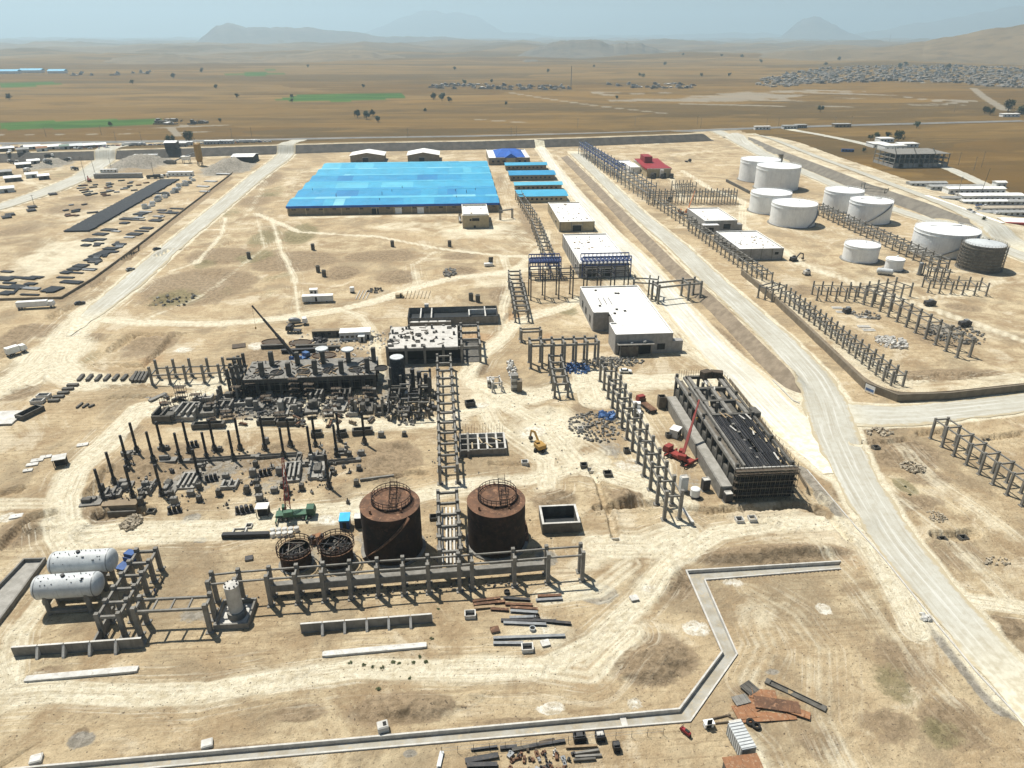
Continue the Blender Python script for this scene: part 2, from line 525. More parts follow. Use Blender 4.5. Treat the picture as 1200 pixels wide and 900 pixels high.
def ground_mat():
 t = NT('ground_earth')
 p = t.pos()
 big = t.noise(p, .011, 6, .6)
 mid = t.noise(p, .075, 10, .7, .5)
 fin = t.noise(p, .6, 9, .74, .3)
 grit = t.noise(p, 4.0, 5, .7)
 tr, dk, gr, wh = t.attr('mask_a')
 fi, gn, gv, rd = t.attr('mask_b')
 jit = t.math('SUBTRACT', t.math('ADD', t.math('MULTIPLY', mid, 1.7), t.math('MULTIPLY', fin, 1.1)), 1.4)

 def edge(m, k=.75, a=.36, b=.62):
  return t.ramp(t.math('ADD', m, t.math('MULTIPLY', t.math('MULTIPLY', jit, k), t.ramp(m, 0, .25))), a, b)
 c = t.mix(t.ramp(mid, .36, .62), (0.314, 0.228, 0.134), (0.547, 0.448, 0.288))
 c = t.mix(t.ramp(big, .42, .6, 0, .6), c, (0.46, 0.348, 0.208))
 c = t.mix(t.ramp(fin, .5, .68, 0, .75), c, (0.241, 0.174, 0.101))
 c = t.mix(t.ramp(fin, .46, .3, 0, .5), c, (0.613, 0.52, 0.349))
 wide = t.noise(p, .026, 10, .72, .7)
 c = t.mix(t.ramp(wide, .5, .6, 0, .6), c, t.mix(t.ramp(fin, .4, .6), (0.184, 0.141, 0.0882), (0.322, 0.261, 0.174)))
 c = t.mix(t.ramp(wide, .46, .38, 0, .6), c, (0.644, 0.567, 0.418))
    # faint wheel marks in two directions
 for rot, off in ((.5, .48), (-.35, .53), (1.35, .5)):
  sn = t.noise(t.pos((.045, 1.1, .045), rot), 1.0, 4, .6, .35)
  msk = t.ramp(t.noise(t.pos((1, 1, 1), rot), .02, 3, .5), off, off + .07)
  c = t.mix(t.math('MULTIPLY', t.ramp(sn, .52, .62, 0, .5), msk), c, (0.277, 0.204, 0.121))
 c = t.mix(edge(rd), c, t.mix(t.ramp(fin, .38, .62), (0.307, 0.199, 0.107), (0.453, 0.32, 0.188)))
 c = t.mix(t.math('MULTIPLY', edge(dk), .88), c, t.mix(t.ramp(fin, .38, .62), (0.168, 0.122, 0.0737), (0.329, 0.249, 0.159)))
 c = t.mix(t.math('MULTIPLY', edge(gr), .8), c, t.mix(t.ramp(fin, .38, .62), (0.124, 0.114, 0.0563), (0.27, 0.228, 0.124)))
 c = t.mix(t.math('MULTIPLY', edge(gv), .85), c, t.mix(t.ramp(fin, .38, .62), (0.153, 0.147, 0.127), (0.343, 0.32, 0.275)))
 trk = edge(tr, .6, .3, .7)
 c = t.mix(t.math('MULTIPLY', trk, .92), c, t.mix(t.ramp(fin, .36, .66), (0.759, 0.701, 0.541), (0.54, 0.469, 0.323)))
 ra = t.n('Attribute', attribute_name='rut')
 rs = t.n('SeparateColor')
 t.l(ra.outputs['Color'], rs.inputs[0])
 cv = t.n('CombineXYZ')
 t.l(rs.outputs[0], cv.inputs[0])
 t.l(t.math('MULTIPLY', rs.outputs[1], .035), cv.inputs[1])
 rn = t.noise(cv.outputs[0], 1.5, 4, .6, .2)
 act = t.math('MULTIPLY', rs.outputs[2], t.ramp(mid, .38, .6, .15, .8))
 c = t.mix(t.math('MULTIPLY', t.ramp(rn, .52, .6, 0, .55), act), c, (0.345, 0.272, 0.176))
 c = t.mix(t.math('MULTIPLY', t.ramp(rn, .47, .38, 0, .8), act), c, (0.759, 0.706, 0.565))
 whe = edge(wh, 1.3, .45, .62)
 c = t.mix(t.math('MULTIPLY', whe, t.ramp(fi, 1, 0, .3, .8)), c, t.mix(t.ramp(fin, .4, .6), (0.804, 0.783, 0.697), (0.482, 0.421, 0.308)))
    # fields of the plain
 ps = t.pos((.0012, .0042, 0), .06)
 vor = t.n('TexVoronoi')
 vor.inputs['Scale'].default_value = 1.0
 warp = t.n('VectorMath', operation='ADD')
 wn_ = t.n('TexNoise')
 wn_.inputs['Scale'].default_value = 1.2
 t.l(ps, wn_.inputs['Vector'])
 wsc = t.n('VectorMath', operation='SCALE')
 wsc.inputs['Scale'].default_value = .8
 t.l(wn_.outputs['Color'], wsc.inputs[0])
 t.l(ps, warp.inputs[0])
 t.l(wsc.outputs[0], warp.inputs[1])
 t.l(warp.outputs[0], vor.inputs['Vector'])
 sv = t.n('SeparateColor')
 t.l(vor.outputs['Color'], sv.inputs[0])
 f = t.mix(t.ramp(sv.outputs[0], .2, .8), (0.135, 0.079, 0.0206), (0.2, 0.121, 0.0344))
 f = t.mix(t.ramp(sv.outputs[1], .45, .8, 0, .8), f, (0.0973, 0.066, 0.025))
 f = t.mix(t.ramp(sv.outputs[2], .72, .9, 0, .7), f, (0.232, 0.149, 0.0531))
 st = t.noise(t.pos((.003, .011, 0), .08), 1.0, 9, .68, .8)
 f = t.mix(t.ramp(st, .44, .62, 0, .75), f, (0.0834, 0.0564, 0.0213))
 st2 = t.noise(t.pos((.008, .03, 0), .05), 1.0, 7, .65, .5)
 f = t.mix(t.ramp(st2, .52, .66, 0, .6), f, (0.217, 0.136, 0.045))
 f = t.mix(t.ramp(fin, .45, .75, 0, .3), f, (0.0927, 0.0604, 0.025))
 c = t.mix(fi, c, f)
 c = t.mix(t.math('MULTIPLY', edge(wh, .9), t.math('MULTIPLY', fi, .7)), c, (.29, .26, .205))
 c = t.mix(gn, c, t.mix(t.ramp(st2, .35, .65), (.03, .085, .012), (.06, .13, .02)))
 spk = t.noise(p, 1.7, 2, .5)
 near = t.ramp(fi, 0, 1, 1, 0)
 c = t.mix(t.math('MULTIPLY', t.ramp(spk, .66, .7, 0, .8), near), c, (.09, .07, .05))
 c = t.mix(t.ramp(grit, .5, .68, 0, .4), c, (.14, .105, .07))
 t.color(c)
 t.b.inputs['Roughness'].default_value = .97
 t.b.inputs['Specular IOR Level'].default_value = .1
 hh = t.math('ADD', t.math('ADD', t.math('MULTIPLY', fin, .8), t.math('MULTIPLY', mid, .8)), t.math('MULTIPLY', t.math('MULTIPLY', rn, act), .35))
 t.bump(hh, 1.0, .9)
 MATS['ground_earth'] = t.m

ground_mat()

# ------------------------------------------------------------------ object helpers
_MESH = {}

def finish(o, label=None, cat=None, group=None, kind=None):
 if label:
  o['label'] = label
 if cat:
  o['category'] = cat
 if group:
  o['group'] = group
 if kind:
  o['kind'] = kind
 return o

def bm_mesh(key, mat, fn, smooth=False):
 """mesh built once for a key and material, shared afterwards"""
 k = (key, mat)
 if k not in _MESH:
  me = bpy.data.meshes.new('%s_%s' % (key if isinstance(key, str) else key[0], mat))
  bm = bmesh.new()
  fn(bm)
  bm.to_mesh(me)
  bm.free()
  me.materials.append(M(mat))
  if smooth:
   for f in me.polygons:
    f.use_smooth = True
   try:
    me.set_sharp_from_angle(angle=math.radians(40))
   except Exception:
    pass
  _MESH[k] = me
 return _MESH[k]

def _cube(bm):
 bmesh.ops.create_cube(bm, size=1, matrix=Matrix.Translation((0, 0, .5)))

def _cyl(n):
 def f(bm):
  bmesh.ops.create_cone(bm, cap_ends=True, segments=n, radius1=.5, radius2=.5, depth=1, matrix=Matrix.Translation((0, 0, .5)))
 return f

def _tube(n, thick):
 def f(bm):
  r = []
  for rad, z in ((.5, 0), (.5, 1), (.5 * (1 - thick), 1), (.5 * (1 - thick), 0)):
   r.append([bm.verts.new((rad * math.cos(2 * math.pi * i / n), rad * math.sin(2 * math.pi * i / n), z)) for i in range(n)])
  for k in range(4):
   a, b = r[k], r[(k + 1) % 4]
   for i in range(n):
    bm.faces.new((a[i], a[(i + 1) % n], b[(i + 1) % n], b[i]))
 return f

def _cone(r2, n=32):
 def f(bm):
  bmesh.ops.create_cone(bm, cap_ends=True, segments=n, radius1=.5, radius2=.5 * r2, depth=1, matrix=Matrix.Translation((0, 0, .5)))
 return f

def _gable(bm):
 v = [bm.verts.new(c) for c in ((-.5, -.5, 0), (.5, -.5, 0), (.5, .5, 0), (-.5, .5, 0), (-.5, 0, 1), (.5, 0, 1))]
 for f in ((0, 1, 5, 4), (2, 3, 4, 5), (1, 2, 5), (3, 0, 4), (3, 2, 1, 0)):
  bm.faces.new([v[i] for i in f])

def _gable_y(bm):
 _gable(bm)
 bmesh.ops.rotate(bm, verts=bm.verts, matrix=Matrix.Rotation(math.pi / 2, 3, 'Z'))

def _hip(bm):
 v = [bm.verts.new(c) for c in ((-.5, -.5, 0), (.5, -.5, 0), (.5, .5, 0), (-.5, .5, 0), (-.22, 0, 1), (.22, 0, 1))]
 for f in ((0, 1, 5, 4), (2, 3, 4, 5), (1, 2, 5), (3, 0, 4), (3, 2, 1, 0)):
  bm.faces.new([v[i] for i in f])

def _bevcube(bm):
 _cube(bm)
 bmesh.ops.bevel(bm, geom=bm.edges[:], offset=.06, segments=1, affect='EDGES')

def _dome(bm):
 bmesh.ops.create_uvsphere(bm, u_segments=24, v_segments=12, radius=.5)

def _frame(bm):
 """open box: four walls and a floor, unit size"""
 t = .08
 o = [(-.5, -.5), (.5, -.5), (.5, .5), (-.5, .5)]
 i = [(x * (1 - 2 * t), y * (1 - 2 * t)) for x, y in o]
 a = [bm.verts.new((x, y, 0)) for x, y in o]
 b = [bm.verts.new((x, y, 1)) for x, y in o]
 c = [bm.verts.new((x, y, 1)) for x, y in i]
 d = [bm.verts.new((x, y, .12)) for x, y in i]
 for k in range(4):
  j = (k + 1) % 4
  bm.faces.new((a[k], a[j], b[j], b[k]))
  bm.faces.new((b[k], b[j], c[j], c[k]))
  bm.faces.new((c[k], c[j], d[j], d[k]))
 bm.faces.new(d)
 bm.faces.new(a[::-1])

def _ibeam(bm):
 pts = [(-.5, 0), (.5, 0), (.5, .15), (.1, .15), (.1, .85), (.5, .85), (.5, 1), (-.5, 1), (-.5, .85), (-.1, .85), (-.1, .15), (-.5, .15)]
 a = [bm.verts.new((-.5, y, z)) for y, z in pts]
 b = [bm.verts.new((.5, y, z)) for y, z in pts]
 n = len(pts)
 for i in range(n):
  bm.faces.new((a[i], a[(i + 1) % n], b[(i + 1) % n], b[i]))
 bm.faces.new(a[::-1])
 bm.faces.new(b)

SHAPES = {'cube': _cube, 'cyl': _cyl(12), 'cyl32': _cyl(40), 'cyl8': _cyl(8), 'tube': _tube(10, .16), 'ring': _tube(40, .04), 'rim': _tube(40, .012), 'cone': _cone(.02, 40), 'taper': _cone(.6, 10), 'gable': _gable,
          'gable_y': _gable_y, 'hip': _hip, 'bev': _bevcube, 'dome': _dome, 'box': _frame, 'ibeam': _ibeam}
SMOOTH = {'cyl', 'cyl32', 'tube', 'ring', 'rim', 'cone', 'dome', 'taper', 'cyl8'}

def shape(s, mat):
 return bm_mesh(s, mat, SHAPES[s], s in SMOOTH)

def thing(name, label, cat, loc, rz=0.0, group=None):
 o = bpy.data.objects.new(name, None)
 COL.objects.link(o)
 o.empty_display_size = .5
 o.location = loc
 o.rotation_euler = (0, 0, rz)
 return finish(o, label, cat, group)

def part(par, name, s, mat, loc, size, rot=(0, 0, 0), label=None):
 me = shape(s, mat) if isinstance(s, str) else s
 o = bpy.data.objects.new(name, me)
 COL.objects.link(o)
 o.parent = par
 o.location = loc
 o.scale = size if not isinstance(size, (int, float)) else (size,) * 3
 if isinstance(rot, (int, float)):
  rot = (0, 0, rot)
 o.rotation_euler = rot
 if label:
  o['label'] = label
 return o

def bar(par, name, s, mat, a, b, w, h=None):
 """member from a to b (local places), section w x h"""
 a, b = Vector(a), Vector(b)
 d = b - a
 L = d.length
 h = h or w
 o = bpy.data.objects.new(name, shape(s, mat))
 COL.objects.link(o)
 o.parent = par
 q = d.to_track_quat('Z', 'Y')
 o.rotation_mode = 'QUATERNION'
 o.rotation_quaternion = q
 o.location = a
 o.scale = (w, h, L)
 return o

def solo(name, label, cat, s, mat, loc, size, rot=0.0, group=None):
 me = shape(s, mat) if isinstance(s, str) else s
 o = bpy.data.objects.new(name, me)
 COL.objects.link(o)
 o.location = loc
 o.scale = size if not isinstance(size, (int, float)) else (size,) * 3
 o.rotation_euler = rot if isinstance(rot, tuple) else (0, 0, rot)
 return finish(o, label, cat, group)

def copy_tree(o, parent=None):
 c = o.copy()
 COL.objects.link(c)
 if parent is not None:
  c.parent = parent
 for ch in o.children:
  copy_tree(ch, c)
 return c

def raw(name, verts, faces, mat, smooth=False):
 me = bpy.data.meshes.new(name)
 me.from_pydata([tuple(v) for v in verts], [], faces)
 me.materials.append(M(mat))
 if smooth:
  me.polygons.foreach_set('use_smooth', [True] * len(me.polygons))
 me.update()
 return me

def raw_obj(name, verts, faces, mat, parent=None, smooth=False):
 o = bpy.data.objects.new(name, raw(name, verts, faces, mat, smooth))
 COL.objects.link(o)
 if parent is not None:
  o.parent = parent
 return o

ORD = ['first', 'second', 'third', 'fourth', 'fifth', 'sixth', 'seventh', 'eighth', 'ninth', 'tenth', 'eleventh', 'twelfth', 'thirteenth', 'fourteenth', 'fifteenth', 'sixteenth', 'seventeenth', 'eighteenth', 'nineteenth', 'twentieth']

# ------------------------------------------------------------------ pads, masks, ground sheet, roads, hills, haze

def pad(pxs):
 q = W(pxs)
 _BLD.append((min(a[0] for a in q), max(a[0] for a in q), min(a[1] for a in q), max(a[1] for a in q)))

for q in ([(339, 251), (585, 250), (570, 195)], [(640, 272), (735, 326), (690, 245)], [(683, 380), (802, 414), (735, 340)], [(780, 584), (925, 584), (840, 450)],
          [(272, 463), (442, 463), (272, 420)], [(445, 426), (563, 426), (563, 385)], [(430, 665), (620, 650), (430, 610)], [(478, 383), (585, 383), (585, 362)],
          [(310, 712), (690, 690), (310, 690)], [(45, 745), (200, 745), (180, 660)], [(838, 306), (917, 306), (900, 275)], [(632, 626), (680, 626), (680, 600)],
          [(230, 740), (300, 740), (300, 690)]):
 pad(q)

# tracks: (pixels, half width m, strength)
TRACKS = [
 ([(150, 335), (105, 368), (75, 400), (55, 425), (20, 448), (-40, 470)], 8, 1), ([(75, 395), (62, 425), (80, 440), (110, 448)], 7, 1),
 ([(95, 372), (160, 378), (250, 380), (330, 373), (400, 362), (450, 350), (490, 336), (530, 326), (600, 318), (650, 312)], 3.2, .95),
 ([(60, 430), (100, 448), (170, 446), (240, 452), (262, 440)], 3, .8), ([(262, 452), (210, 470), (165, 478), (130, 515), (85, 555), (72, 585), (75, 625), (95, 655)], 4.2, 1),
 ([(72, 590), (40, 590), (0, 590)], 3, .8), ([(70, 610), (90, 630), (150, 622), (260, 622), (330, 605), (420, 598)], 4, 1), ([(420, 592), (480, 585), (530, 572), (620, 562), (700, 540)], 3.4, .9),
 ([(100, 655), (60, 690), (20, 745), (10, 800), (0, 820)], 2.4, .8),
 ([(-60, 818), (60, 810), (160, 815), (240, 812), (330, 795), (420, 783), (520, 785), (640, 782), (700, 752), (750, 705), (790, 655), (840, 625), (920, 612), (985, 612), (1020, 640), (1050, 690), (1075, 740)], 3.0, .95),
 ([(640, 782), (690, 790), (740, 740)], 3.5, .8), ([(700, 640), (760, 640), (800, 625)], 6, .8), ([(640, 700), (700, 690), (740, 660)], 3, .7),
 ([(590, 470), (640, 500), (680, 545), (760, 570), (800, 590)], 4, .9), ([(700, 470), (690, 440), (760, 448), (860, 445), (930, 468)], 6, 1), ([(560, 450), (600, 470), (660, 455), (700, 450)], 5, .9),
 ([(548, 440), (560, 420), (590, 395), (600, 380), (660, 360), (680, 350)], 3.5, .9), ([(350, 470), (440, 497), (500, 497), (560, 480), (600, 470)], 3, .9), ([(160, 480), (260, 497), (350, 494), (440, 500)], 3, .85),
 ([(560, 465), (580, 500), (640, 540), (640, 570)], 4, .7), ([(720, 455), (745, 500), (770, 545), (770, 580)], 4.5, .85), ([(660, 545), (700, 530), (650, 500)], 4, .6),
 ([(300, 250), (350, 272), (440, 277), (520, 292), (590, 300), (650, 300)], 2.2, .8), ([(318, 255), (330, 295), (345, 325), (350, 372)], 1.5, .7), ([(160, 378), (230, 350), (260, 330), (310, 290), (300, 252)], 1.6, .55),
 ([(225, 270), (280, 268), (340, 263)], 1.5, .7), ([(264, 255), (260, 275), (230, 308), (200, 318)], 1.6, .7), ([(490, 336), (485, 310), (510, 295)], 2, .6), ([(600, 318), (640, 285), (640, 270)], 3, .7), ([(590, 300), (600, 330), (590, 360), (590, 395)], 2.5, .7),
 ([(440, 395), (440, 420), (445, 440)], 2.5, .7), ([(440, 395), (425, 372), (400, 362)], 2, .7), ([(700, 300), (745, 340), (800, 400), (880, 450)], 9, .7), ([(640, 180), (680, 260), (700, 300)], 6, .7),
 ([(880, 330), (945, 365), (1010, 420), (1060, 447), (1130, 452), (1200, 440)], 3, .7), ([(900, 280), (940, 310), (1040, 345), (1140, 378), (1200, 400)], 3.5, .7), ([(1075, 350), (1130, 345), (1170, 330), (1200, 330)], 3, .6),
 ([(800, 200), (830, 220), (870, 235), (870, 265), (920, 300)], 3.5, .7), ([(785, 205), (800, 235), (850, 262)], 3, .6), ([(960, 265), (990, 275), (1050, 285)], 4, .5), ([(1045, 320), (1100, 315), (1170, 325)], 4, .5),
 ([(1085, 700), (1130, 702), (1200, 712)], 2.2, .8), ([(995, 545), (1030, 565), (1100, 620), (1180, 700)], 2.2, .55), ([(1050, 520), (1090, 560), (1150, 600), (1200, 640)], 3, .5),
 ([(930, 600), (960, 590), (975, 580)], 2, .5), ([(860, 850), (890, 880), (900, 905)], 1.4, .7), ([(880, 690), (930, 720), (960, 760), (960, 840), (990, 900)], 3, .45), ([(880, 720), (900, 760), (880, 800)], 3, .5), ([(940, 620), (1000, 680), (1080, 790), (1150, 860), (1200, 900)], 1.5, .5),
 ([(150, 182), (220, 184), (330, 182)], 4, .6), ([(20, 330), (60, 290), (120, 240), (170, 215)], 16, .35), ([(60, 330), (140, 275), (200, 235)], 9, .35), ([(0, 205), (40, 215), (90, 212)], 6, .5), ([(60, 232), (30, 205), (90, 195)], 5, .5),
 ([(700, 175), (840, 162)], 3, .7), ([(630, 176), (700, 174)], 4, .7), ([(840, 262), (900, 262), (960, 280)], 5, .5), ([(550, 260), (600, 270), (640, 300)], 6, .5), ([(350, 255), (540, 252), (590, 258)], 3, .7), ([(600, 195), (590, 225), (600, 260)], 4, .5),
 ([(320, 195), (300, 235), (280, 262)], 2.5, .5), ([(360, 190), (330, 240)], 2, .4), ([(1010, 215), (1060, 225), (1120, 230)], 5, .5), ([(985, 190), (1040, 205), (1100, 220)], 6, .35),
]
# blobs: mask index, px, py, rx, ry, strength
BLOBS = {
 'dk': [(100, 397, 24, 8, 1), (60, 387, 26, 9, 1), (20, 395, 22, 18, 0.91), (20, 460, 30, 12, 0.98), (175, 405, 42, 20, 0.72), (465, 830, 75, 24, 1), (350, 835, 40, 14, 0.78), (760, 772, 64, 36, 0.98), (790, 680, 28, 28, 0.91), (905, 650, 108, 16, 1), (733, 582, 26, 12, 0.91),
           (648, 585, 34, 18, 0.78), (400, 320, 25, 10, 1), (465, 325, 28, 10, 1), (540, 318, 26, 6, 0.91), (230, 335, 75, 26, 1), (345, 306, 60, 14, 1), (450, 300, 60, 9, .8), (260, 300, 50, 12, .9), (540, 300, 30, 6, .7), (1000, 580, 40, 14, .8), (1090, 560, 40, 12, .7), (850, 240, 30, 8, .7), (990, 260, 30, 8, .6), (700, 330, 12, 8, .6), (940, 340, 30, 10, .7), (1130, 360, 30, 8, .6), (1050, 530, 60, 24, 1), (1020, 500, 50, 10, 1), (1000, 545, 30, 14, 0.91), (1180, 735, 30, 18, 1), (1060, 590, 60, 14, 0.78), (1120, 650, 60, 30, 0.59),
           (1060, 780, 50, 50, 0.65), (1120, 850, 50, 50, 0.78), (1040, 850, 50, 30, 0.65), (640, 520, 20, 8, 0.52), (110, 600, 45, 22, 1), (200, 545, 90, 30, 0.85), (340, 540, 90, 30, 0.78), (450, 540, 55, 30, 0.78), (150, 505, 30, 12, 0.65), (30, 620, 40, 26, 0.78), (350, 420, 110, 24, 0.78), (320, 480, 120, 16, 0.78),
           (560, 430, 18, 14, 0.91), (590, 345, 22, 16, 0.78), (465, 390, 30, 10, 0.65), (690, 480, 30, 14, 0.65), (700, 530, 30, 12, 0.52), (1100, 440, 90, 9, 0.91), (1000, 395, 40, 20, 0.52), (1100, 395, 60, 18, 0.65), (840, 225, 30, 10, 0.52), (900, 215, 50, 20, 0.65), (1020, 270, 40, 12, 0.52), (770, 225, 40, 12, 0.65), (700, 250, 20, 40, 0.78), (760, 320, 18, 40, 0.78), (850, 400, 18, 30, 0.78),
           (930, 165, 45, 9, 0.78), (1090, 190, 40, 12, 0.65), (1080, 215, 40, 8, 0.78), (1150, 205, 40, 8, 0.52), (160, 195, 60, 14, 0.52), (20, 270, 30, 10, 0.65), (80, 245, 40, 8, 0.65), (95, 232, 30, 6, 0.65), (450, 180, 110, 6, 0.39), (310, 210, 25, 12, 0.78), (300, 235, 30, 10, 0.65), (590, 215, 12, 20, 0.52), (620, 260, 15, 30, 0.65), (570, 290, 20, 8, 0.39),
           (60, 785, 26, 8, 0.52), (260, 770, 60, 10, 0.39), (100, 840, 50, 12, 0.39), (95, 860, 12, 10, 0.78), (870, 815, 18, 14, 0.78), (600, 845, 60, 6, 0.65), (250, 880, 120, 8, 0.65), (960, 870, 40, 30, 0.59), (700, 870, 60, 20, 0.26), (960, 745, 30, 20, 0.45), (1000, 690, 25, 14, 0.52)],
 'tr': [(955, 478, 50, 16, 1), (900, 452, 40, 12, .8), (640, 505, 60, 40, .75), (600, 465, 50, 16, .8), (720, 450, 60, 10, .9), (65, 415, 45, 26, .95), (780, 640, 60, 22, .8), (690, 660, 40, 16, .6), (640, 745, 60, 28, .6), (560, 270, 70, 14, .6), (480, 265, 60, 8, .5), (740, 350, 40, 40, .6), (70, 300, 60, 40, .6), (130, 250, 60, 20, .5), (440, 500, 70, 9, .7), (160, 630, 110, 12, .8), (740, 560, 40, 14, .7), (1150, 390, 40, 16, .5), (1050, 330, 60, 10, .5), (860, 250, 50, 14, .5), (260, 500, 90, 8, .6), (580, 330, 40, 14, .5), (880, 720, 50, 30, .5)],
 'gr': [(352, 274, 24, 14, .9), (310, 278, 22, 16, .7), (300, 300, 30, 12, .6), (330, 325, 30, 10, .5), (205, 350, 40, 14, .7), (130, 350, 12, 6, .8), (108, 365, 12, 6, .8), (100, 420, 20, 14, .5), (270, 250, 20, 8, .5), (320, 225, 20, 10, .5), (1060, 570, 14, 14, .7), (1050, 800, 30, 40, .6), (1110, 860, 40, 30, .6), (80, 205, 60, 8, .4), (60, 220, 40, 6, .4),
           (730, 190, 30, 10, .3), (1100, 240, 20, 6, .6), (650, 405, 20, 10, .3), (540, 430, 10, 10, .2), (665, 365, 18, 8, .6), (440, 778, 50, 5, .6), (1180, 640, 20, 20, .3), (880, 160, 30, 5, .5), (270, 340, 20, 10, .4), (240, 310, 25, 8, .5), (310, 345, 20, 10, .4)],
 'wh': [(645, 830, 20, 9, 1), (965, 714, 11, 9, 1), (818, 736, 18, 11, .9), (745, 825, 14, 9, .7), (860, 682, 16, 7, .8), (85, 392, 12, 5, .8), (215, 410, 14, 5, .8), (12, 605, 14, 8, .9), (300, 405, 14, 6, .7), (620, 505, 24, 12, .7), (740, 545, 24, 10, .6), (410, 500, 40, 6, .4), (540, 490, 20, 8, .5), (565, 475, 12, 5, .6), (385, 610, 20, 8, .5), (220, 610, 12, 5, .5), (760, 690, 10, 6, .7), (780, 640, 30, 10, .6), (640, 730, 30, 20, .45), (740, 350, 10, 6, .5), (160, 500, 20, 4, .4), (690, 500, 20, 10, .5)],
 'gv': [(700, 695, 26, 14, 1), (225, 607, 12, 7, .8), (95, 867, 18, 12, .9), (235, 633, 12, 5, .8), (165, 192, 40, 9, 1), (268, 197, 34, 10, 1), (60, 193, 26, 6, .9), (160, 183, 80, 4, .7), (480, 883, 10, 6, .8), (905, 787, 12, 6, .8), (680, 500, 20, 8, .7), (715, 525, 24, 14, .6), (440, 630, 40, 20, .6), (380, 650, 50, 16, .5), (640, 655, 18, 12, .9), (250, 720, 60, 12, .6), (395, 395, 40, 10, .5), (620, 520, 14, 6, .6), (340, 440, 90, 26, .75), (330, 475, 120, 22, .7), (300, 555, 150, 34, .5), (780, 470, 20, 10, .3), (650, 490, 12, 6, .6), (470, 450, 40, 40, .7), (680, 440, 50, 10, .5), (1170, 270, 30, 10, .7), (1110, 225, 70, 14, .4), (810, 560, 14, 20, .5), (1110, 385, 40, 14, .5), (60, 177, 70, 3, .8)],
 'rd': [(930, 175, 40, 10, .8), (560, 395, 26, 6, .8), (600, 372, 14, 10, .8), (640, 395, 14, 8, .6), (680, 400, 10, 6, .7), (700, 430, 12, 6, .5), (900, 825, 60, 16, .8), (890, 690, 50, 30, .3), (1000, 660, 60, 30, .4), (850, 330, 30, 20, .3), (480, 280, 60, 20, .3), (420, 300, 40, 12, .4), (1080, 600, 60, 30, .35), (1050, 530, 40, 14, .5), (930, 260, 40, 14, .3), (1000, 300, 40, 10, .3), (560, 720, 60, 20, .3), (250, 850, 60, 20, .35), (300, 310, 60, 10, .3), (250, 270, 40, 10, .4), (450, 300, 60, 20, .3), (180, 420, 30, 10, .5), (1080, 195, 50, 12, .4), (960, 700, 60, 40, .25), (700, 610, 30, 12, .4)],
}
MASK = {k: i for i, k in enumerate(['tr', 'dk', 'gr', 'wh', 'fi', 'gn', 'gv', 'rd'])}
# green plots of the plain, polygons in pixels
GREEN = [[(0, 144), (80, 141), (190, 139), (188, 145), (100, 150), (0, 152)], [(318, 118), (350, 111), (470, 109), (476, 115), (400, 119)], [(0, 97), (60, 96), (76, 99), (0, 103)], [(262, 87), (300, 84), (335, 86), (300, 89)], [(300, 81), (330, 80), (320, 82)]]
PALE = [[(690, 105), (780, 106), (900, 104), (1100, 96), (1120, 102), (1000, 108), (1150, 118), (1100, 124), (900, 120), (760, 122), (700, 118)]]

def px_seed(pts):
 return pts[0][0] * .37

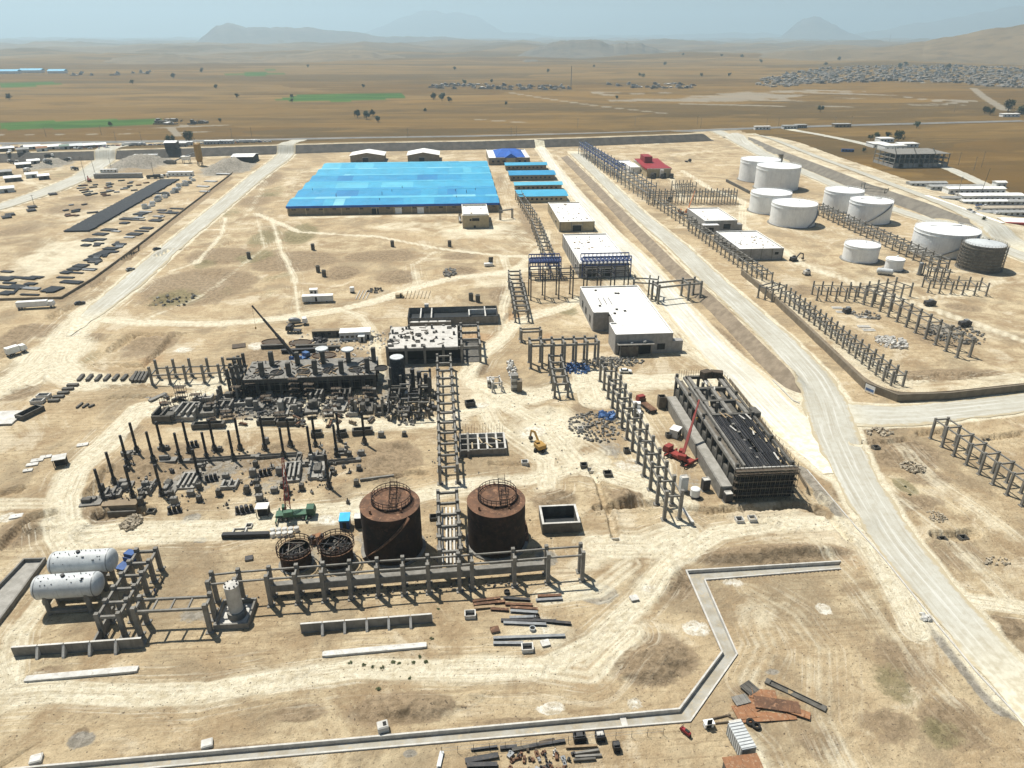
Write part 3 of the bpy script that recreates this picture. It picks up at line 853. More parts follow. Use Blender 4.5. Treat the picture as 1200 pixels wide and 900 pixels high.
def build_ground():
 pys = np.arange(960, 62, -1.55)
 d0 = np.array([math.hypot(*P(600, p)) for p in pys])
 far = [d0[-1]]
 while far[-1] < 26000:
  far.append(far[-1] * 1.06)
 rad = np.concatenate([[6, 20, 40, 55], d0[d0 > 60], far[1:]])
 fine = np.linspace(-44, 44, 880)
 az = np.concatenate([np.arange(-180, -44, 4), fine, np.arange(48, 180, 4)])
 a = np.radians(az) - YAW
 A, Rr = np.meshgrid(a, rad)
 X, Y = Rr * np.sin(A), Rr * np.cos(A)
 ny, nx = X.shape
 x, y = X.ravel(), Y.ravel()
 z = terrain(x, y, banks=False)
 D = np.hypot(x, y)
 m = np.zeros((8, x.size), np.float32)
 rut = np.zeros((x.size, 4), np.float32)
 rbest = np.full(x.size, 1e9)
 for pts, hw, s in TRACKS:
  q = W(pts)
  xs, ys = [p[0] for p in q], [p[1] for p in q]
  b = hw * 3 + 4
  sel = (x > min(xs) - b) & (x < max(xs) + b) & (y > min(ys) - b) & (y < max(ys) + b)
  d, sd_, al = seg_dist(x[sel], y[sel], q)
  v = s * sstep(hw * 1.7 + .8, hw * .35, d) * (.86 + .14 * np.cos(sd_ * 2 * math.pi / 1.9))
  m[0, sel] = np.maximum(m[0, sel], v)
  ix = np.nonzero(sel)[0]
  ok = (d / hw < rbest[ix]) & (d < hw * 3 + 4)
  ix2 = ix[ok]
  rbest[ix2] = (d / hw)[ok]
  rut[ix2, 0] = sd_[ok] + px_seed(pts)
  rut[ix2, 1] = al[ok]
  rut[ix2, 2] = s * sstep(hw * 2.6 + 3, hw * .8, d[ok])
 for k, lst in BLOBS.items():
  for px, py, rx, ry, s in lst:
   cx, cy = P(px, py)
   wx = abs(P(px + rx, py)[0] - cx)
   wy = abs(P(px, max(py - ry, 60))[1] - P(px, py + ry)[1]) / 2
   sel = (abs(x - cx) < wx * 1.5) & (abs(y - cy) < wy * 1.5)
   r = np.sqrt(((x[sel] - cx) / wx) ** 2 + ((y[sel] - cy) / wy) ** 2)
   i = MASK[k]
   m[i, sel] = np.maximum(m[i, sel], s * sstep(1.4, .3, r))
 for i_, ln, wd, v in ((6, [(938, 549), (1000, 625), (1032, 661), (1088, 731), (1140, 795), (1200, 862)], 1.6, .9), (1, [(70, 352), (110, 330), (160, 293), (215, 250), (270, 208)], 3.5, .8), (1, [(130, 345), (180, 303), (240, 258), (300, 215)], 2.5, .7)):
  d, sd_, al = seg_dist(x, y, W(ln))
  m[i_] = np.maximum(m[i_], v * sstep(wd * 1.6, wd * .4, d))
 rm = road_mask(x, y)
 m[0] = np.maximum(m[0], rm * .85)
    # fields: everything beyond the highway and right of the field road
 hw = W([(-900, 180), (-200, 172), (0, 169), (290, 165), (560, 160), (800, 154), (900, 150), (935, 151), (1000, 163), (1060, 176), (1115, 194), (1200, 230), (1300, 275), (1700, 430)])
 hx, hy = np.array([p[0] for p in hw]), np.array([p[1] for p in hw])
 lim = np.interp(x, hx, hy)
 m[4] = sstep(0, 14, y - lim) * (y > 100)
 for g in GREEN:
  m[5] = np.maximum(m[5], in_poly(x, y, W(g)))
 for g in PALE:
  ins = in_poly(x, y, W(g))
  m[3] = np.maximum(m[3], ins * .75 * sstep(.42, .6, fbm(x / 200, y / 70, 5)))
 for ln, wd in (([(600, 109), (650, 117), (700, 124), (780, 133)], 7), ([(1140, 103), (1155, 115), (1180, 130)], 9), ([(0, 158), (150, 157), (400, 150)], 3), ([(690, 112), (800, 108), (1000, 115), (1140, 118)], 9), ([(900, 107), (1050, 112), (1130, 123)], 8), ([(800, 122), (900, 124), (1000, 125)], 8), ([(150, 152), (290, 145)], 4), ([(560, 140), (620, 144)], 6), ([(210, 160), (200, 150), (240, 142)], 5)):
  d, s_, al = seg_dist(x, y, W(ln))
  m[3] = np.maximum(m[3], .75 * sstep(wd * 1.6, wd * .5, d))
 idx = np.arange(ny * nx).reshape(ny, nx)
 nxt = np.roll(idx, -1, axis=1)
 q = np.stack([idx[:-1], nxt[:-1], nxt[1:], idx[1:]], -1).reshape(-1, 4)[:, ::-1]
 fan = np.stack([idx[0], nxt[0]], -1)
 co = np.concatenate([np.stack([x, y, z], -1), [[0, 0, 0]]])
 nv = len(co)
 me = bpy.data.meshes.new('ground')
 me.vertices.add(nv)
 me.vertices.foreach_set('co', co.astype(np.float32).ravel())
 tri = np.stack([fan[:, 1], fan[:, 0], np.full(nx, nv - 1)], -1)
 loops = np.concatenate([q.ravel(), tri.ravel()])
 starts = np.concatenate([np.arange(len(q)) * 4, len(q) * 4 + np.arange(len(tri)) * 3])
 me.loops.add(len(loops))
 me.loops.foreach_set('vertex_index', loops.astype(np.int32))
 me.polygons.add(len(starts))
 me.polygons.foreach_set('loop_start', starts.astype(np.int32))
 me.polygons.foreach_set('use_smooth', np.ones(len(starts), bool))
 me.update(calc_edges=True)
 for nm, rows in (('mask_a', m[:4]), ('mask_b', m[4:])):
  at = me.attributes.new(nm, 'FLOAT_COLOR', 'POINT')
  v = np.zeros((nv, 4), np.float32)
  v[:-1] = np.clip(rows.T, 0, 1)
  at.data.foreach_set('color', v.ravel())
 at = me.attributes.new('rut', 'FLOAT_COLOR', 'POINT')
 at.data.foreach_set('color', np.concatenate([rut, np.zeros((1, 4), np.float32)]).ravel())
 me.materials.append(M('ground_earth'))
 if me.polygons[0].normal.z < 0:
  me.flip_normals()
 o = bpy.data.objects.new('ground', me)
 COL.objects.link(o)
 finish(o, 'sandy bare earth of the building site and the dry plain beyond', 'ground', kind='structure')

build_ground()

def build_bank(k, name, label, front, back_fi, back_dk, mat):
 pts, run, hh, back = RIDGES[k]
 L = np.cumsum([0] + [math.dist(p, q) for p, q in zip(pts[:-1], pts[1:])])
 n = int(L[-1] / 2.0)
 s = np.linspace(0, L[-1], n)
 px, py = np.interp(s, L, [p[0] for p in pts]), np.interp(s, L, [p[1] for p in pts])
 for _ in range(10):
  px[1:-1] = (px[:-2] + 2 * px[1:-1] + px[2:]) / 4
  py[1:-1] = (py[:-2] + 2 * py[1:-1] + py[2:]) / 4
 tx, ty = np.gradient(px), np.gradient(py)
 l = np.hypot(tx, ty)
 sg = RIDGE_SIGN(pts)
 nx, ny = -ty / l * sg, tx / l * sg
 offs = [-1.5, 0.0] + [run * f for f in (.2, .4, .6, .8, 1.0)] + [run + 1] + [run + 1 + (back - 1) * f for f in (.15, .3, .45, .6, .75, .9, 1.0)] + [run + back + 2]
 ends = sstep(0, 18, s) * sstep(0, 18, L[-1] - s)
 V, A, B = [], [], []
 for j, o in enumerate(offs):
  pr = 0 if o < 0 else (o / run if o < run else float(1 - sstep(run + 1.0, run + back, o)))
  x, y = px + nx * o, py + ny * o
  low = .5 if o <= -.5 or o > run + back else (.25 if pr == 0 else 0)
  z = pr * hh * ends - low - .4 * (1 - ends) + (0 if pr in (0, 1) else 1) * (fbm(x / 2.5, y / 2.5, 3) - .45) * .35
  V.append(np.stack([x, y, z], -1))
  fr = 1.0 if o < run else 0.0
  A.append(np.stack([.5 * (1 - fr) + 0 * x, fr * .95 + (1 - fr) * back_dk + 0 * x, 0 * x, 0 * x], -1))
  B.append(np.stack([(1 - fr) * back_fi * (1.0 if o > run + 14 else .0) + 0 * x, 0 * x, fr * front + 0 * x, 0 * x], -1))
 V, A, B = np.stack(V), np.stack(A), np.stack(B)
 m = len(offs)
 F = []
 for j in range(m - 1):
  for i in range(n - 1):
   q = (j * n + i, j * n + i + 1, (j + 1) * n + i + 1, (j + 1) * n + i)
   F.append(q if sg > 0 else q[::-1])
 o = raw_obj(name, V.reshape(-1, 3), F, 'ground_earth', smooth=False)
 for nm, arr in (('mask_a', A), ('mask_b', B)):
  at = o.data.attributes.new(nm, 'FLOAT_COLOR', 'POINT')
  at.data.foreach_set('color', arr.astype(np.float32).ravel())
 o.data.materials.append(M(mat))
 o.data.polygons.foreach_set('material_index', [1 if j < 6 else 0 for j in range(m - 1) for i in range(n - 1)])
 finish(o, label, 'embankment', kind='structure')

build_bank(0, 'embankment', 'brown earth bank between the inner road and the main road', 0, 0, .2, 'bank_brown')
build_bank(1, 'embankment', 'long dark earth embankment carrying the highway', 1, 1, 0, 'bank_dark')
build_bank(2, 'embankment', 'grey-brown embankment between perimeter road and upper road', .7, 0, .2, 'bank_grey')
build_bank(3, 'embankment', 'earth fill behind the retaining wall of the tank site', 0, 0, .3, 'bank_brown')

def build_road(name, label, mat='road_gravel', lift=.09, soft=1.0):
 pts, hw = ROADS[name]
 L = np.cumsum([0] + [math.dist(p, q) for p, q in zip(pts[:-1], pts[1:])])
 n = int(min(500, L[-1] / 2.2))
 s = np.linspace(0, L[-1], n)
 px, py = np.interp(s, L, [p[0] for p in pts]), np.interp(s, L, [p[1] for p in pts])
    # round the corners
 for _ in range(6):
  px[1:-1] = (px[:-2] + 2 * px[1:-1] + px[2:]) / 4
  py[1:-1] = (py[:-2] + 2 * py[1:-1] + py[2:]) / 4
 tx, ty = np.gradient(px), np.gradient(py)
 l = np.hypot(tx, ty)
 nxv, nyv = -ty / l, tx / l
 wv = np.interp(s, L, hw)
 K = 12
 V, U = [], np.linspace(-1, 1, K + 1)
 jl = (vnoise(s / 5, s * 0 + 3) - .5) * 1.6
 jr = (vnoise(s / 5, s * 0 + 9) - .5) * 1.6
 cols = []
 for u in U:
  off = u * wv + np.where(u > .9, jl, 0) + np.where(u < -.9, jr, 0)
  cols.append((px + nxv * off, py + nyv * off))
 xx = np.stack([c[0] for c in cols], 1)
 yy = np.stack([c[1] for c in cols], 1)
 zz = terrain(xx.ravel(), yy.ravel()).reshape(xx.shape)
 D = np.hypot(xx, yy)
 zz += lift + D * .00035
 zz[:, 0] -= .05
 zz[:, -1] -= .05
 V = np.stack([xx, yy, zz], -1).reshape(-1, 3)
 F = []
 for i in range(n - 1):
  for k in range(K):
   a = i * (K + 1) + k
   F.append((a + 1, a, a + K + 1, a + K + 2))
 o = raw_obj(name, V, F, mat, smooth=True)
 at = o.data.attributes.new('lane', 'FLOAT_COLOR', 'POINT')
 v = np.zeros((n, K + 1, 4), np.float32)
 v[..., 0] = U[None] * wv[:, None]
 v[..., 1] = sstep(.62, 1.0, np.abs(U))[None]
 v[..., 3] = s[:, None]
 v[..., 2] = np.maximum(sstep(22, 2, s), sstep(L[-1] - 40, L[-1] - 4, s))[:, None] * soft
 at.data.foreach_set('color', v.ravel())
 finish(o, label, 'road', kind='structure')
 return o

build_road('site_road', 'pale inner gravel road past the white-roofed plant buildings', 'road_white', lift=.08)
build_road('main_road', 'wide pale gravel road running diagonally to the lower right corner', lift=.13)
build_road('branch_road', 'pale gravel road branching off to the right edge', lift=.10)
build_road('west_road', 'pale straight gravel road left of the blue warehouse')
build_road('yard_road', 'pale gravel road crossing the far left pipe yard')
build_road('highway', 'straight asphalt highway across the plain', 'asphalt', .12)
build_road('perimeter_road', 'pale perimeter road behind the white tanks', lift=.08)
build_road('upper_road', 'upper pale road along the embankment by the bus shelter', lift=.11)
build_road('field_road', 'pale track along the edge of the golden field')

def hill_mat(name, ca, cb, cc):
 t = NT(name)
 p = t.pos()
 n1 = t.noise(p, .0022, 7, .66, .6)
 n2 = t.noise(p, .012, 5, .65)
 g = t.n('NewGeometry')
 sx = t.n('SeparateXYZ')
 t.l(g.outputs['Normal'], sx.inputs[0])
 c = t.mix(t.ramp(n1, .38, .62), ca, cb)
 c = t.mix(t.ramp(n2, .45, .7, 0, .6), c, cc)
 c = t.mix(t.ramp(sx.outputs[2], .75, .93, .7, 0), c, cc)
 t.color(c)
 t.b.inputs['Roughness'].default_value = 1
 t.b.inputs['Specular IOR Level'].default_value = .05
 MATS[name] = t.m

hill_mat('hill_earth', (.155, .115, .065), (.205, .15, .085), (.085, .068, .044))
hill_mat('hill_rock', (.13, .115, .09), (.17, .145, .11), (.075, .068, .058))

def hill(name, label, prof, dist, depth, mat, rough=.25, seed=0):
 """ridge seen along prof = [(px, py of skyline)], standing at a distance"""
 prof = sorted(prof)
 pxs = np.linspace(prof[0][0], prof[-1][0], 260)
 pys = np.interp(pxs, [p[0] for p in prof], [p[1] for p in prof])
 pys = pys + (fbm(pxs / 16 + seed * 9, pxs * 0 + seed, 5) - .47) * 13 * rough
 n = 46
 vs = np.linspace(-1, 1.2, n)
 V = np.zeros((n, 260, 3))
 for i, (a, b) in enumerate(zip(pxs, pys)):
  ang = math.atan((a - 600) / (FPX / math.cos(PITCH)))   # bearing
  hgt = HCAM + (40 - b) / FPX * dist * 1.02
  e = min(i, 259 - i) / 30
  hgt = max(hgt, 0) * min(1, e) if e < 1 else max(hgt, 0)
  r = dist + vs * depth
  xx = r * np.sin(ang - YAW)
  yy = r * np.cos(ang - YAW)
  f = np.where(vs < 0, sstep(-1, 0, vs) ** 1.15, sstep(1.2, 0, vs))
  ns = fbm(xx / (depth * .5) + seed, yy / (depth * .5)) - .47
  n2 = fbm(xx / (depth * .17) + seed, yy / (depth * .17), 6) - .47
  z = hgt * (f + rough * f * (1 - .75 * f) * 4 * ns * .9 + rough * 1.1 * n2 * np.minimum(1, f * 2))
  V[:, i, 0], V[:, i, 1], V[:, i, 2] = xx, yy, z - 6
 F = [(i * 260 + j + 1, i * 260 + j, (i + 1) * 260 + j, (i + 1) * 260 + j + 1) for i in range(n - 1) for j in range(259)]
 F = [f[::-1] for f in F]
 o = raw_obj(name, V.reshape(-1, 3), F, mat, smooth=True)
 finish(o, label, 'hill', kind='structure')

hill('hills', 'low brown hills at the left edge of the plain', [(-120, 52), (0, 52), (60, 49.5), (120, 50), (180, 47), (260, 51), (330, 52), (420, 54), (470, 60)], 6500, 1500, 'hill_earth', .25, 1)
hill('hills', 'near brown rise in front of the left ridge', [(-60, 66), (80, 62), (150, 57), (190, 56), (240, 58), (300, 60), (380, 54), (420, 54), (470, 60), (500, 66)], 4300, 900, 'hill_earth', .25, 2)
hill('hills', 'long flat-topped ridge with a cliff end left of centre', [(180, 52), (228, 46), (245, 38), (255, 32), (268, 30.5), (290, 34), (330, 34), (400, 36), (440, 41), (520, 43), (600, 47), (680, 50)], 10500, 1700, 'hill_rock', .25, 3)
hill('hills', 'rugged brown hill in the centre of the skyline', [(570, 66), (610, 57), (640, 50), (660, 45), (680, 43.5), (705, 45), (720, 49), (735, 46.5), (750, 49), (780, 54), (830, 60), (880, 66)], 4800, 900, 'hill_rock', .42, 4)
hill('hills', 'low foothill in front of the rugged central hill', [(540, 72), (580, 66), (620, 63), (680, 66), (720, 69), (800, 74)], 3700, 500, 'hill_rock', .3, 9)
hill('hills', 'pointed far mountain right of centre', [(760, 48), (800, 43), (860, 44), (915, 42), (930, 31), (938, 25), (950, 23), (965, 28), (985, 36), (1005, 41), (1030, 45), (1100, 48)], 17500, 2300, 'hill_rock', .3, 5)
hill('hills', 'long slope rising to the right edge', [(860, 56), (950, 53), (1010, 52), (1060, 48), (1110, 42), (1160, 36), (1200, 31), (1300, 22), (1400, 20)], 4600, 1100, 'hill_earth', .16, 6)
hill('hills', 'rolling brown plain edge behind the village', [(720, 66), (800, 57), (900, 55), (1000, 53), (1100, 53), (1300, 50)], 5600, 1200, 'hill_earth', .2, 7)
hill('hills', 'faint farthest mountains on the horizon', [(350, 44), (430, 36), (470, 24), (500, 19), (540, 19), (565, 26), (590, 37), (650, 42), (760, 41), (860, 38), (980, 42), (1110, 27), (1180, 19), (1260, 18), (1350, 30)], 23000, 2300, 'hill_rock', .2, 8)

def build_haze():
 x0, x1, y0, y1, z0, z1 = -30000, 30000, -30000, 30000, -9, 860
 v = [(x, y, z) for z in (z0, z1) for x, y in ((x0, y0), (x1, y0), (x1, y1), (x0, y1))]
 f = [(3, 2, 1, 0), (4, 5, 6, 7), (0, 1, 5, 4), (1, 2, 6, 5), (2, 3, 7, 6), (3, 0, 4, 7)]
 m = bpy.data.materials.new('haze_air')
 m.use_nodes = True
 m.node_tree.nodes.remove(m.node_tree.nodes['Principled BSDF'])
 pv = m.node_tree.nodes.new('ShaderNodeVolumePrincipled')
 pv.inputs['Color'].default_value = (.60, .81, .94, 1)
 pv.inputs['Density'].default_value = HAZE
 pv.inputs['Anisotropy'].default_value = .35
 m.node_tree.links.new(pv.outputs[0], m.node_tree.nodes['Material Output'].inputs['Volume'])
 MATS['haze_air'] = m
 o = raw_obj('haze', v, f, 'haze_air')
 finish(o, 'pale blue haze lying over the whole plain', 'haze', kind='stuff')

HAZE = .000105
build_haze()

# ------------------------------------------------------------------ builders

def U3(p, z=0.0):
 return (p[0], p[1], z)

def rack(label, near, width, H, colw=.55, mat='concrete', levels=(.82,), beam=.5, side=1, name='pipe_rack', cross=True, longs=True, group='concrete pipe racks', far_cols=True, rungs=0, footing=True):
 """two rows of columns tied by beams; near = pixels of the feet of one row, width to the other row"""
 w = [P(*p) for p in near]
 a, b = Vector(w[0]), Vector(w[-1])
 d = b - a
 ang = math.atan2(d.y, d.x)
 t = thing(name, label, 'pipe rack', (a.x, a.y, 0), ang, group)
 ca, sa = math.cos(-ang), math.sin(-ang)
 loc = []
 for p in w:
  v = Vector(p) - a
  loc.append((ca * v.x - sa * v.y, sa * v.x + ca * v.y))
 for k, (x, y) in enumerate(loc):
  for s in ((0, 1) if far_cols else (0,)):
   part(t, 'column', 'cube', mat, (x, y + side * width * s, -.6), (colw, colw, H + .6))
   if footing:
    part(t, 'footing', 'cube', mat, (x, y + side * width * s, -.5), (colw * 1.9, colw * 1.9, .72))
 for lv in levels:
  z = H * lv
  for k, (x, y) in enumerate(loc):
   if cross:
    part(t, 'cross_beam', 'cube', mat, (x, y + side * width / 2, z - beam), (beam * .85, width - colw + .02, beam))
  for (x0, y0), (x1, y1) in zip(loc[:-1], loc[1:]):
   if longs:
    for s in (0, 1):
     L = math.hypot(x1 - x0, y1 - y0)
     part(t, 'long_beam', 'cube', mat, ((x0 + x1) / 2, (y0 + y1) / 2 + side * width * s, z - beam * .96), (L - colw + .02, beam * .8, beam * .92), math.atan2(y1 - y0, x1 - x0))
    for r in range(rungs):
     f = (r + 1) / (rungs + 1)
     part(t, 'rung', 'cube', mat, (x0 + (x1 - x0) * f, y0 + (y1 - y0) * f + side * width / 2, z - beam * .9), (beam * .6, width - beam, beam * .7))
 return t

def along(p0, p1, n):
 """n feet evenly spaced on the ground between two pixels, given back as pixels"""
 a, b = P(*p0), P(*p1)
 return [proj(a[0] + (b[0] - a[0]) * i / (n - 1), a[1] + (b[1] - a[1]) * i / (n - 1), 0) for i in range(n)]

def openings(t, W_, D_, H_, spec, mat='opening'):
 """spec: list of (side, u 0..1, z, w, h); windows and doors as framed recess boxes on a face"""
 for sd_, u, z, ww, hh in spec:
  nm = 'door' if z < .3 else 'window'
  if sd_ == 'f':
   o = part(t, nm, 'cube', mat, (-W_ / 2 + u * W_, -D_ / 2, z), (ww, .16, hh))
  elif sd_ == 'l':
   o = part(t, nm, 'cube', mat, (-W_ / 2, -D_ / 2 + u * D_, z), (.16, ww, hh))
  elif sd_ == 'r':
   o = part(t, nm, 'cube', mat, (W_ / 2, -D_ / 2 + u * D_, z), (.16, ww, hh))
  if ww > 1.5:
   fr = part(o, 'lintel', 'cube', 'concrete_pale', (0, 0, 1.01), (1.15, 1.6, .08) if sd_ == 'f' else (1.6, 1.15, .08))

def flat_block(name, label, fl, fr, back, H, wall, roof, spec=(), group=None, par=.5, cat='building', slabs=True, roofbits=0, bands=False):
 """flat-roofed building; fl, fr = base pixels of the front corners, back = (pixel on the back roof edge at height H)"""
 a, b = P(*fl), P(*fr)
 c = P(*back, H)
 x0, x1 = a[0], b[0]
 y0, y1 = (a[1] + b[1]) / 2, c[1]
 W_, D_ = x1 - x0, y1 - y0
 t = thing(name, label, cat, ((x0 + x1) / 2, (y0 + y1) / 2, 0), 0, group)
 th = .35
 part(t, 'wall', 'cube', wall, (0, -D_ / 2 + th / 2, -.3), (W_, th, H + .3))
 part(t, 'wall', 'cube', wall, (0, D_ / 2 - th / 2, -.3), (W_, th, H + .3))
 part(t, 'wall', 'cube', wall, (-W_ / 2 + th / 2, 0, -.3), (th, D_ - 2 * th - .004, H + .297))
 part(t, 'wall', 'cube', wall, (W_ / 2 - th / 2, 0, -.3), (th, D_ - 2 * th - .004, H + .297))
 part(t, 'roof', 'cube', roof, (0, 0, H - par - .3), (W_ - 2 * th, D_ - 2 * th, .3))
 part(t, 'plinth', 'cube', 'concrete', (0, 0, -.25), (W_ + .3, D_ + .3, .55))
 cp = .12
 part(t, 'coping', 'cube', roof, (0, -D_ / 2 + th / 2, H + .003), (W_ + .12, th + .12, cp))
 part(t, 'coping', 'cube', roof, (0, D_ / 2 - th / 2, H + .003), (W_ + .12, th + .12, cp))
 part(t, 'coping', 'cube', roof, (-W_ / 2 + th / 2, 0, H + .003), (th + .12, D_ - 2 * th - .13, cp))
 part(t, 'coping', 'cube', roof, (W_ / 2 - th / 2, 0, H + .003), (th + .12, D_ - 2 * th - .13, cp))
 if bands:
  n = max(2, int(W_ / 6))
  for i in range(n + 1):
   part(t, 'pilaster', 'cube', 'concrete', (-W_ / 2 + .3 + (W_ - .6) * i / n, -D_ / 2 - .08, 0), (.45, .16, H - .1))
  n = max(2, int(D_ / 6))
  for i in range(n + 1):
   part(t, 'pilaster', 'cube', 'concrete', (-W_ / 2 - .08, -D_ / 2 + .3 + (D_ - .6) * i / n, 0), (.16, .45, H - .1))
 openings(t, W_, D_, H, spec)
 rr = random.Random(int(abs(x0) * 10))
 for i in range(roofbits):
  k = rr.random()
  x, y = rr.uniform(-.42, .42) * W_, rr.uniform(-.42, .42) * D_
  if k < .5:
   part(t, 'roof_curb', 'box', 'concrete', (x, y, H - par), (rr.uniform(.4, .9), rr.uniform(.4, .9), rr.uniform(.15, .3)))
  elif k < .8:
   part(t, 'roof_slot', 'cube', 'opening', (x, y, H - par), (.25, rr.uniform(1.5, 4), .06))
  else:
   part(t, 'material_stack', 'cube', 'timber', (x, y, H - par), (rr.uniform(.8, 2), rr.uniform(.5, 1), rr.uniform(.2, .5)), rr.uniform(0, 3))
 return t, W_, D_

def gable_shed(name, label, fl, fr, back, H, rise, wall, roof, axis='x', spec=(), over=.5, group=None, cat='building', ridgecap=True, plinth=True):
 """pitched building; back = pixel of the back eave edge at height H"""
 a, b = P(*fl), P(*fr)
 c = P(*back, H)
 x0, x1 = a[0], b[0]
 y0, y1 = (a[1] + b[1]) / 2, c[1]
 W_, D_ = x1 - x0, y1 - y0
 t = thing(name, label, cat, ((x0 + x1) / 2, (y0 + y1) / 2, 0), 0, group)
 part(t, 'wall', 'cube', wall, (0, 0, -.3), (W_, D_, H + .3))
 part(t, 'gable_wall', 'gable' if axis == 'x' else 'gable_y', wall, (0, 0, H - .001), (W_, D_, rise - .05))
    # two roof sheets with thickness
 if axis == 'x':
  sl = math.hypot(D_ / 2 + over, rise * (D_ / 2 + over) / (D_ / 2))
  an = math.atan2(rise, D_ / 2)
  for s in (-1, 1):
   part(t, 'roof_sheet', 'cube', roof, (0, s * (D_ / 4 + over / 2), H + rise / 2 - an * over / 2 + .02), (W_ + 2 * over, sl, .16), (-s * an, 0, 0))
 else:
  sl = math.hypot(W_ / 2 + over, rise * (W_ / 2 + over) / (W_ / 2))
  an = math.atan2(rise, W_ / 2)
  for s in (-1, 1):
   part(t, 'roof_sheet', 'cube', roof, (s * (W_ / 4 + over / 2), 0, H + rise / 2 - an * over / 2 + .02), (sl, D_ + 2 * over, .16), (0, s * an, 0))
 openings(t, W_, D_, H, spec)
 return t, W_, D_

def solve_tank(px0, px1, top_py, front_py):
 """diameter, height and centre from the top ellipse's ends, its centre row and the row of the foot"""
 cx = (px0 + px1) / 2
 R = 6.0
 for _ in range(30):
  x, y = P(cx, front_py)
  l = math.hypot(x, y)
  x, y = x * (1 + R / l), y * (1 + R / l)
  lo, hi = 0, 60
  for _ in range(30):
   m = (lo + hi) / 2
   if proj(x, y, m)[1] > top_py:
    lo = m
   else:
    hi = m
  a = P(px0, top_py, lo)
  b = P(px1, top_py, lo)
  R = math.dist(a, b) / 2
 return x, y, R, lo

def stair_mesh(R, H, a0, a1, n=40, wd=.9):
 V, F = [], []
 for i in range(n + 1):
  f = i / n
  a = a0 + (a1 - a0) * f
  z = H * f
  c, s = math.cos(a), math.sin(a)
  r0, r1 = R + .03, R + wd
  V += [(r0 * c, r0 * s, z), (r1 * c, r1 * s, z), (r1 * c, r1 * s, z - .35), (r0 * c, r0 * s, z - .35)]
 for i in range(n):
  b = i * 4
  for k in range(4):
   F.append((b + k, b + (k + 1) % 4, b + 4 + (k + 1) % 4, b + 4 + k))
 return V, F

def rail_mesh(R, z, n=36, hgt=1.1, r=.05, a0=0, a1=2 * math.pi):
 """posts and two hoops of a hand rail on a circle"""
 V, F = [], []

 def bx(p, q, w_):
  p, q = Vector(p), Vector(q)
  d = (q - p).normalized()
  s = d.cross(Vector((0, 0, 1)))
  s = s.normalized() * w_ if s.length > .01 else Vector((w_, 0, 0))
  u = d.cross(s).normalized() * w_
  b = len(V)
  for e in (p, q):
   V.extend([tuple(e + s + u), tuple(e - s + u), tuple(e - s - u), tuple(e + s - u)])
  F.extend([(b, b + 1, b + 5, b + 4), (b + 1, b + 2, b + 6, b + 5), (b + 2, b + 3, b + 7, b + 6), (b + 3, b, b + 4, b + 7)])
 for i in range(n):
  a = a0 + (a1 - a0) * i / n
  b2 = a0 + (a1 - a0) * (i + 1) / n
  p = (R * math.cos(a), R * math.sin(a))
  q = (R * math.cos(b2), R * math.sin(b2))
  bx((*p, z), (*p, z + hgt), r)
  bx((*p, z + hgt), (*q, z + hgt), r)
  bx((*p, z + hgt * .5), (*q, z + hgt * .5), r * .8)
 return V, F

def store_tank(label, px0, px1, top, foot, wall='tank_white', roof='tank_roof', group='white storage tanks', stair=None, hump=.06, name='storage_tank', courses=5, rail=True):
 x, y, R, H = solve_tank(px0, px1, top, foot)
 t = thing(name, label, 'storage tank', (x, y, 0), 0, group)
 part(t, 'foundation', 'cyl32', 'concrete', (0, 0, -.4), (2 * R + 2.4, 2 * R + 2.4, .75))
 for k in range(courses):
  part(t, 'shell_course', 'cyl32', wall, (0, 0, .3 + (H - .3) * k / courses), (2 * R - .04 * (k % 2), 2 * R - .04 * (k % 2), (H - .3) / courses + .0))
 part(t, 'wind_girder', 'ring', wall, (0, 0, H * .86), (2 * R + .5, 2 * R + .5, .22))
 part(t, 'top_rim', 'ring', wall, (0, 0, H - .25), (2 * R + .25, 2 * R + .25, .34))
 part(t, 'roof', 'cone', roof, (0, 0, H - .02), (2 * R - .3, 2 * R - .3, 2 * R * hump))
 part(t, 'roof_hatch', 'cyl', wall, (R * .3, R * .2, H + 2 * R * hump * .55), (1.0, 1.0, .7))
 if rail:
  raw_obj('handrail', *rail_mesh(R - .15, H, 40, 1.0, .035), wall, t)
 if stair:
  raw_obj('spiral_stair', *stair_mesh(R, H, *stair), 'steel_grey', t)
 return t, R, H

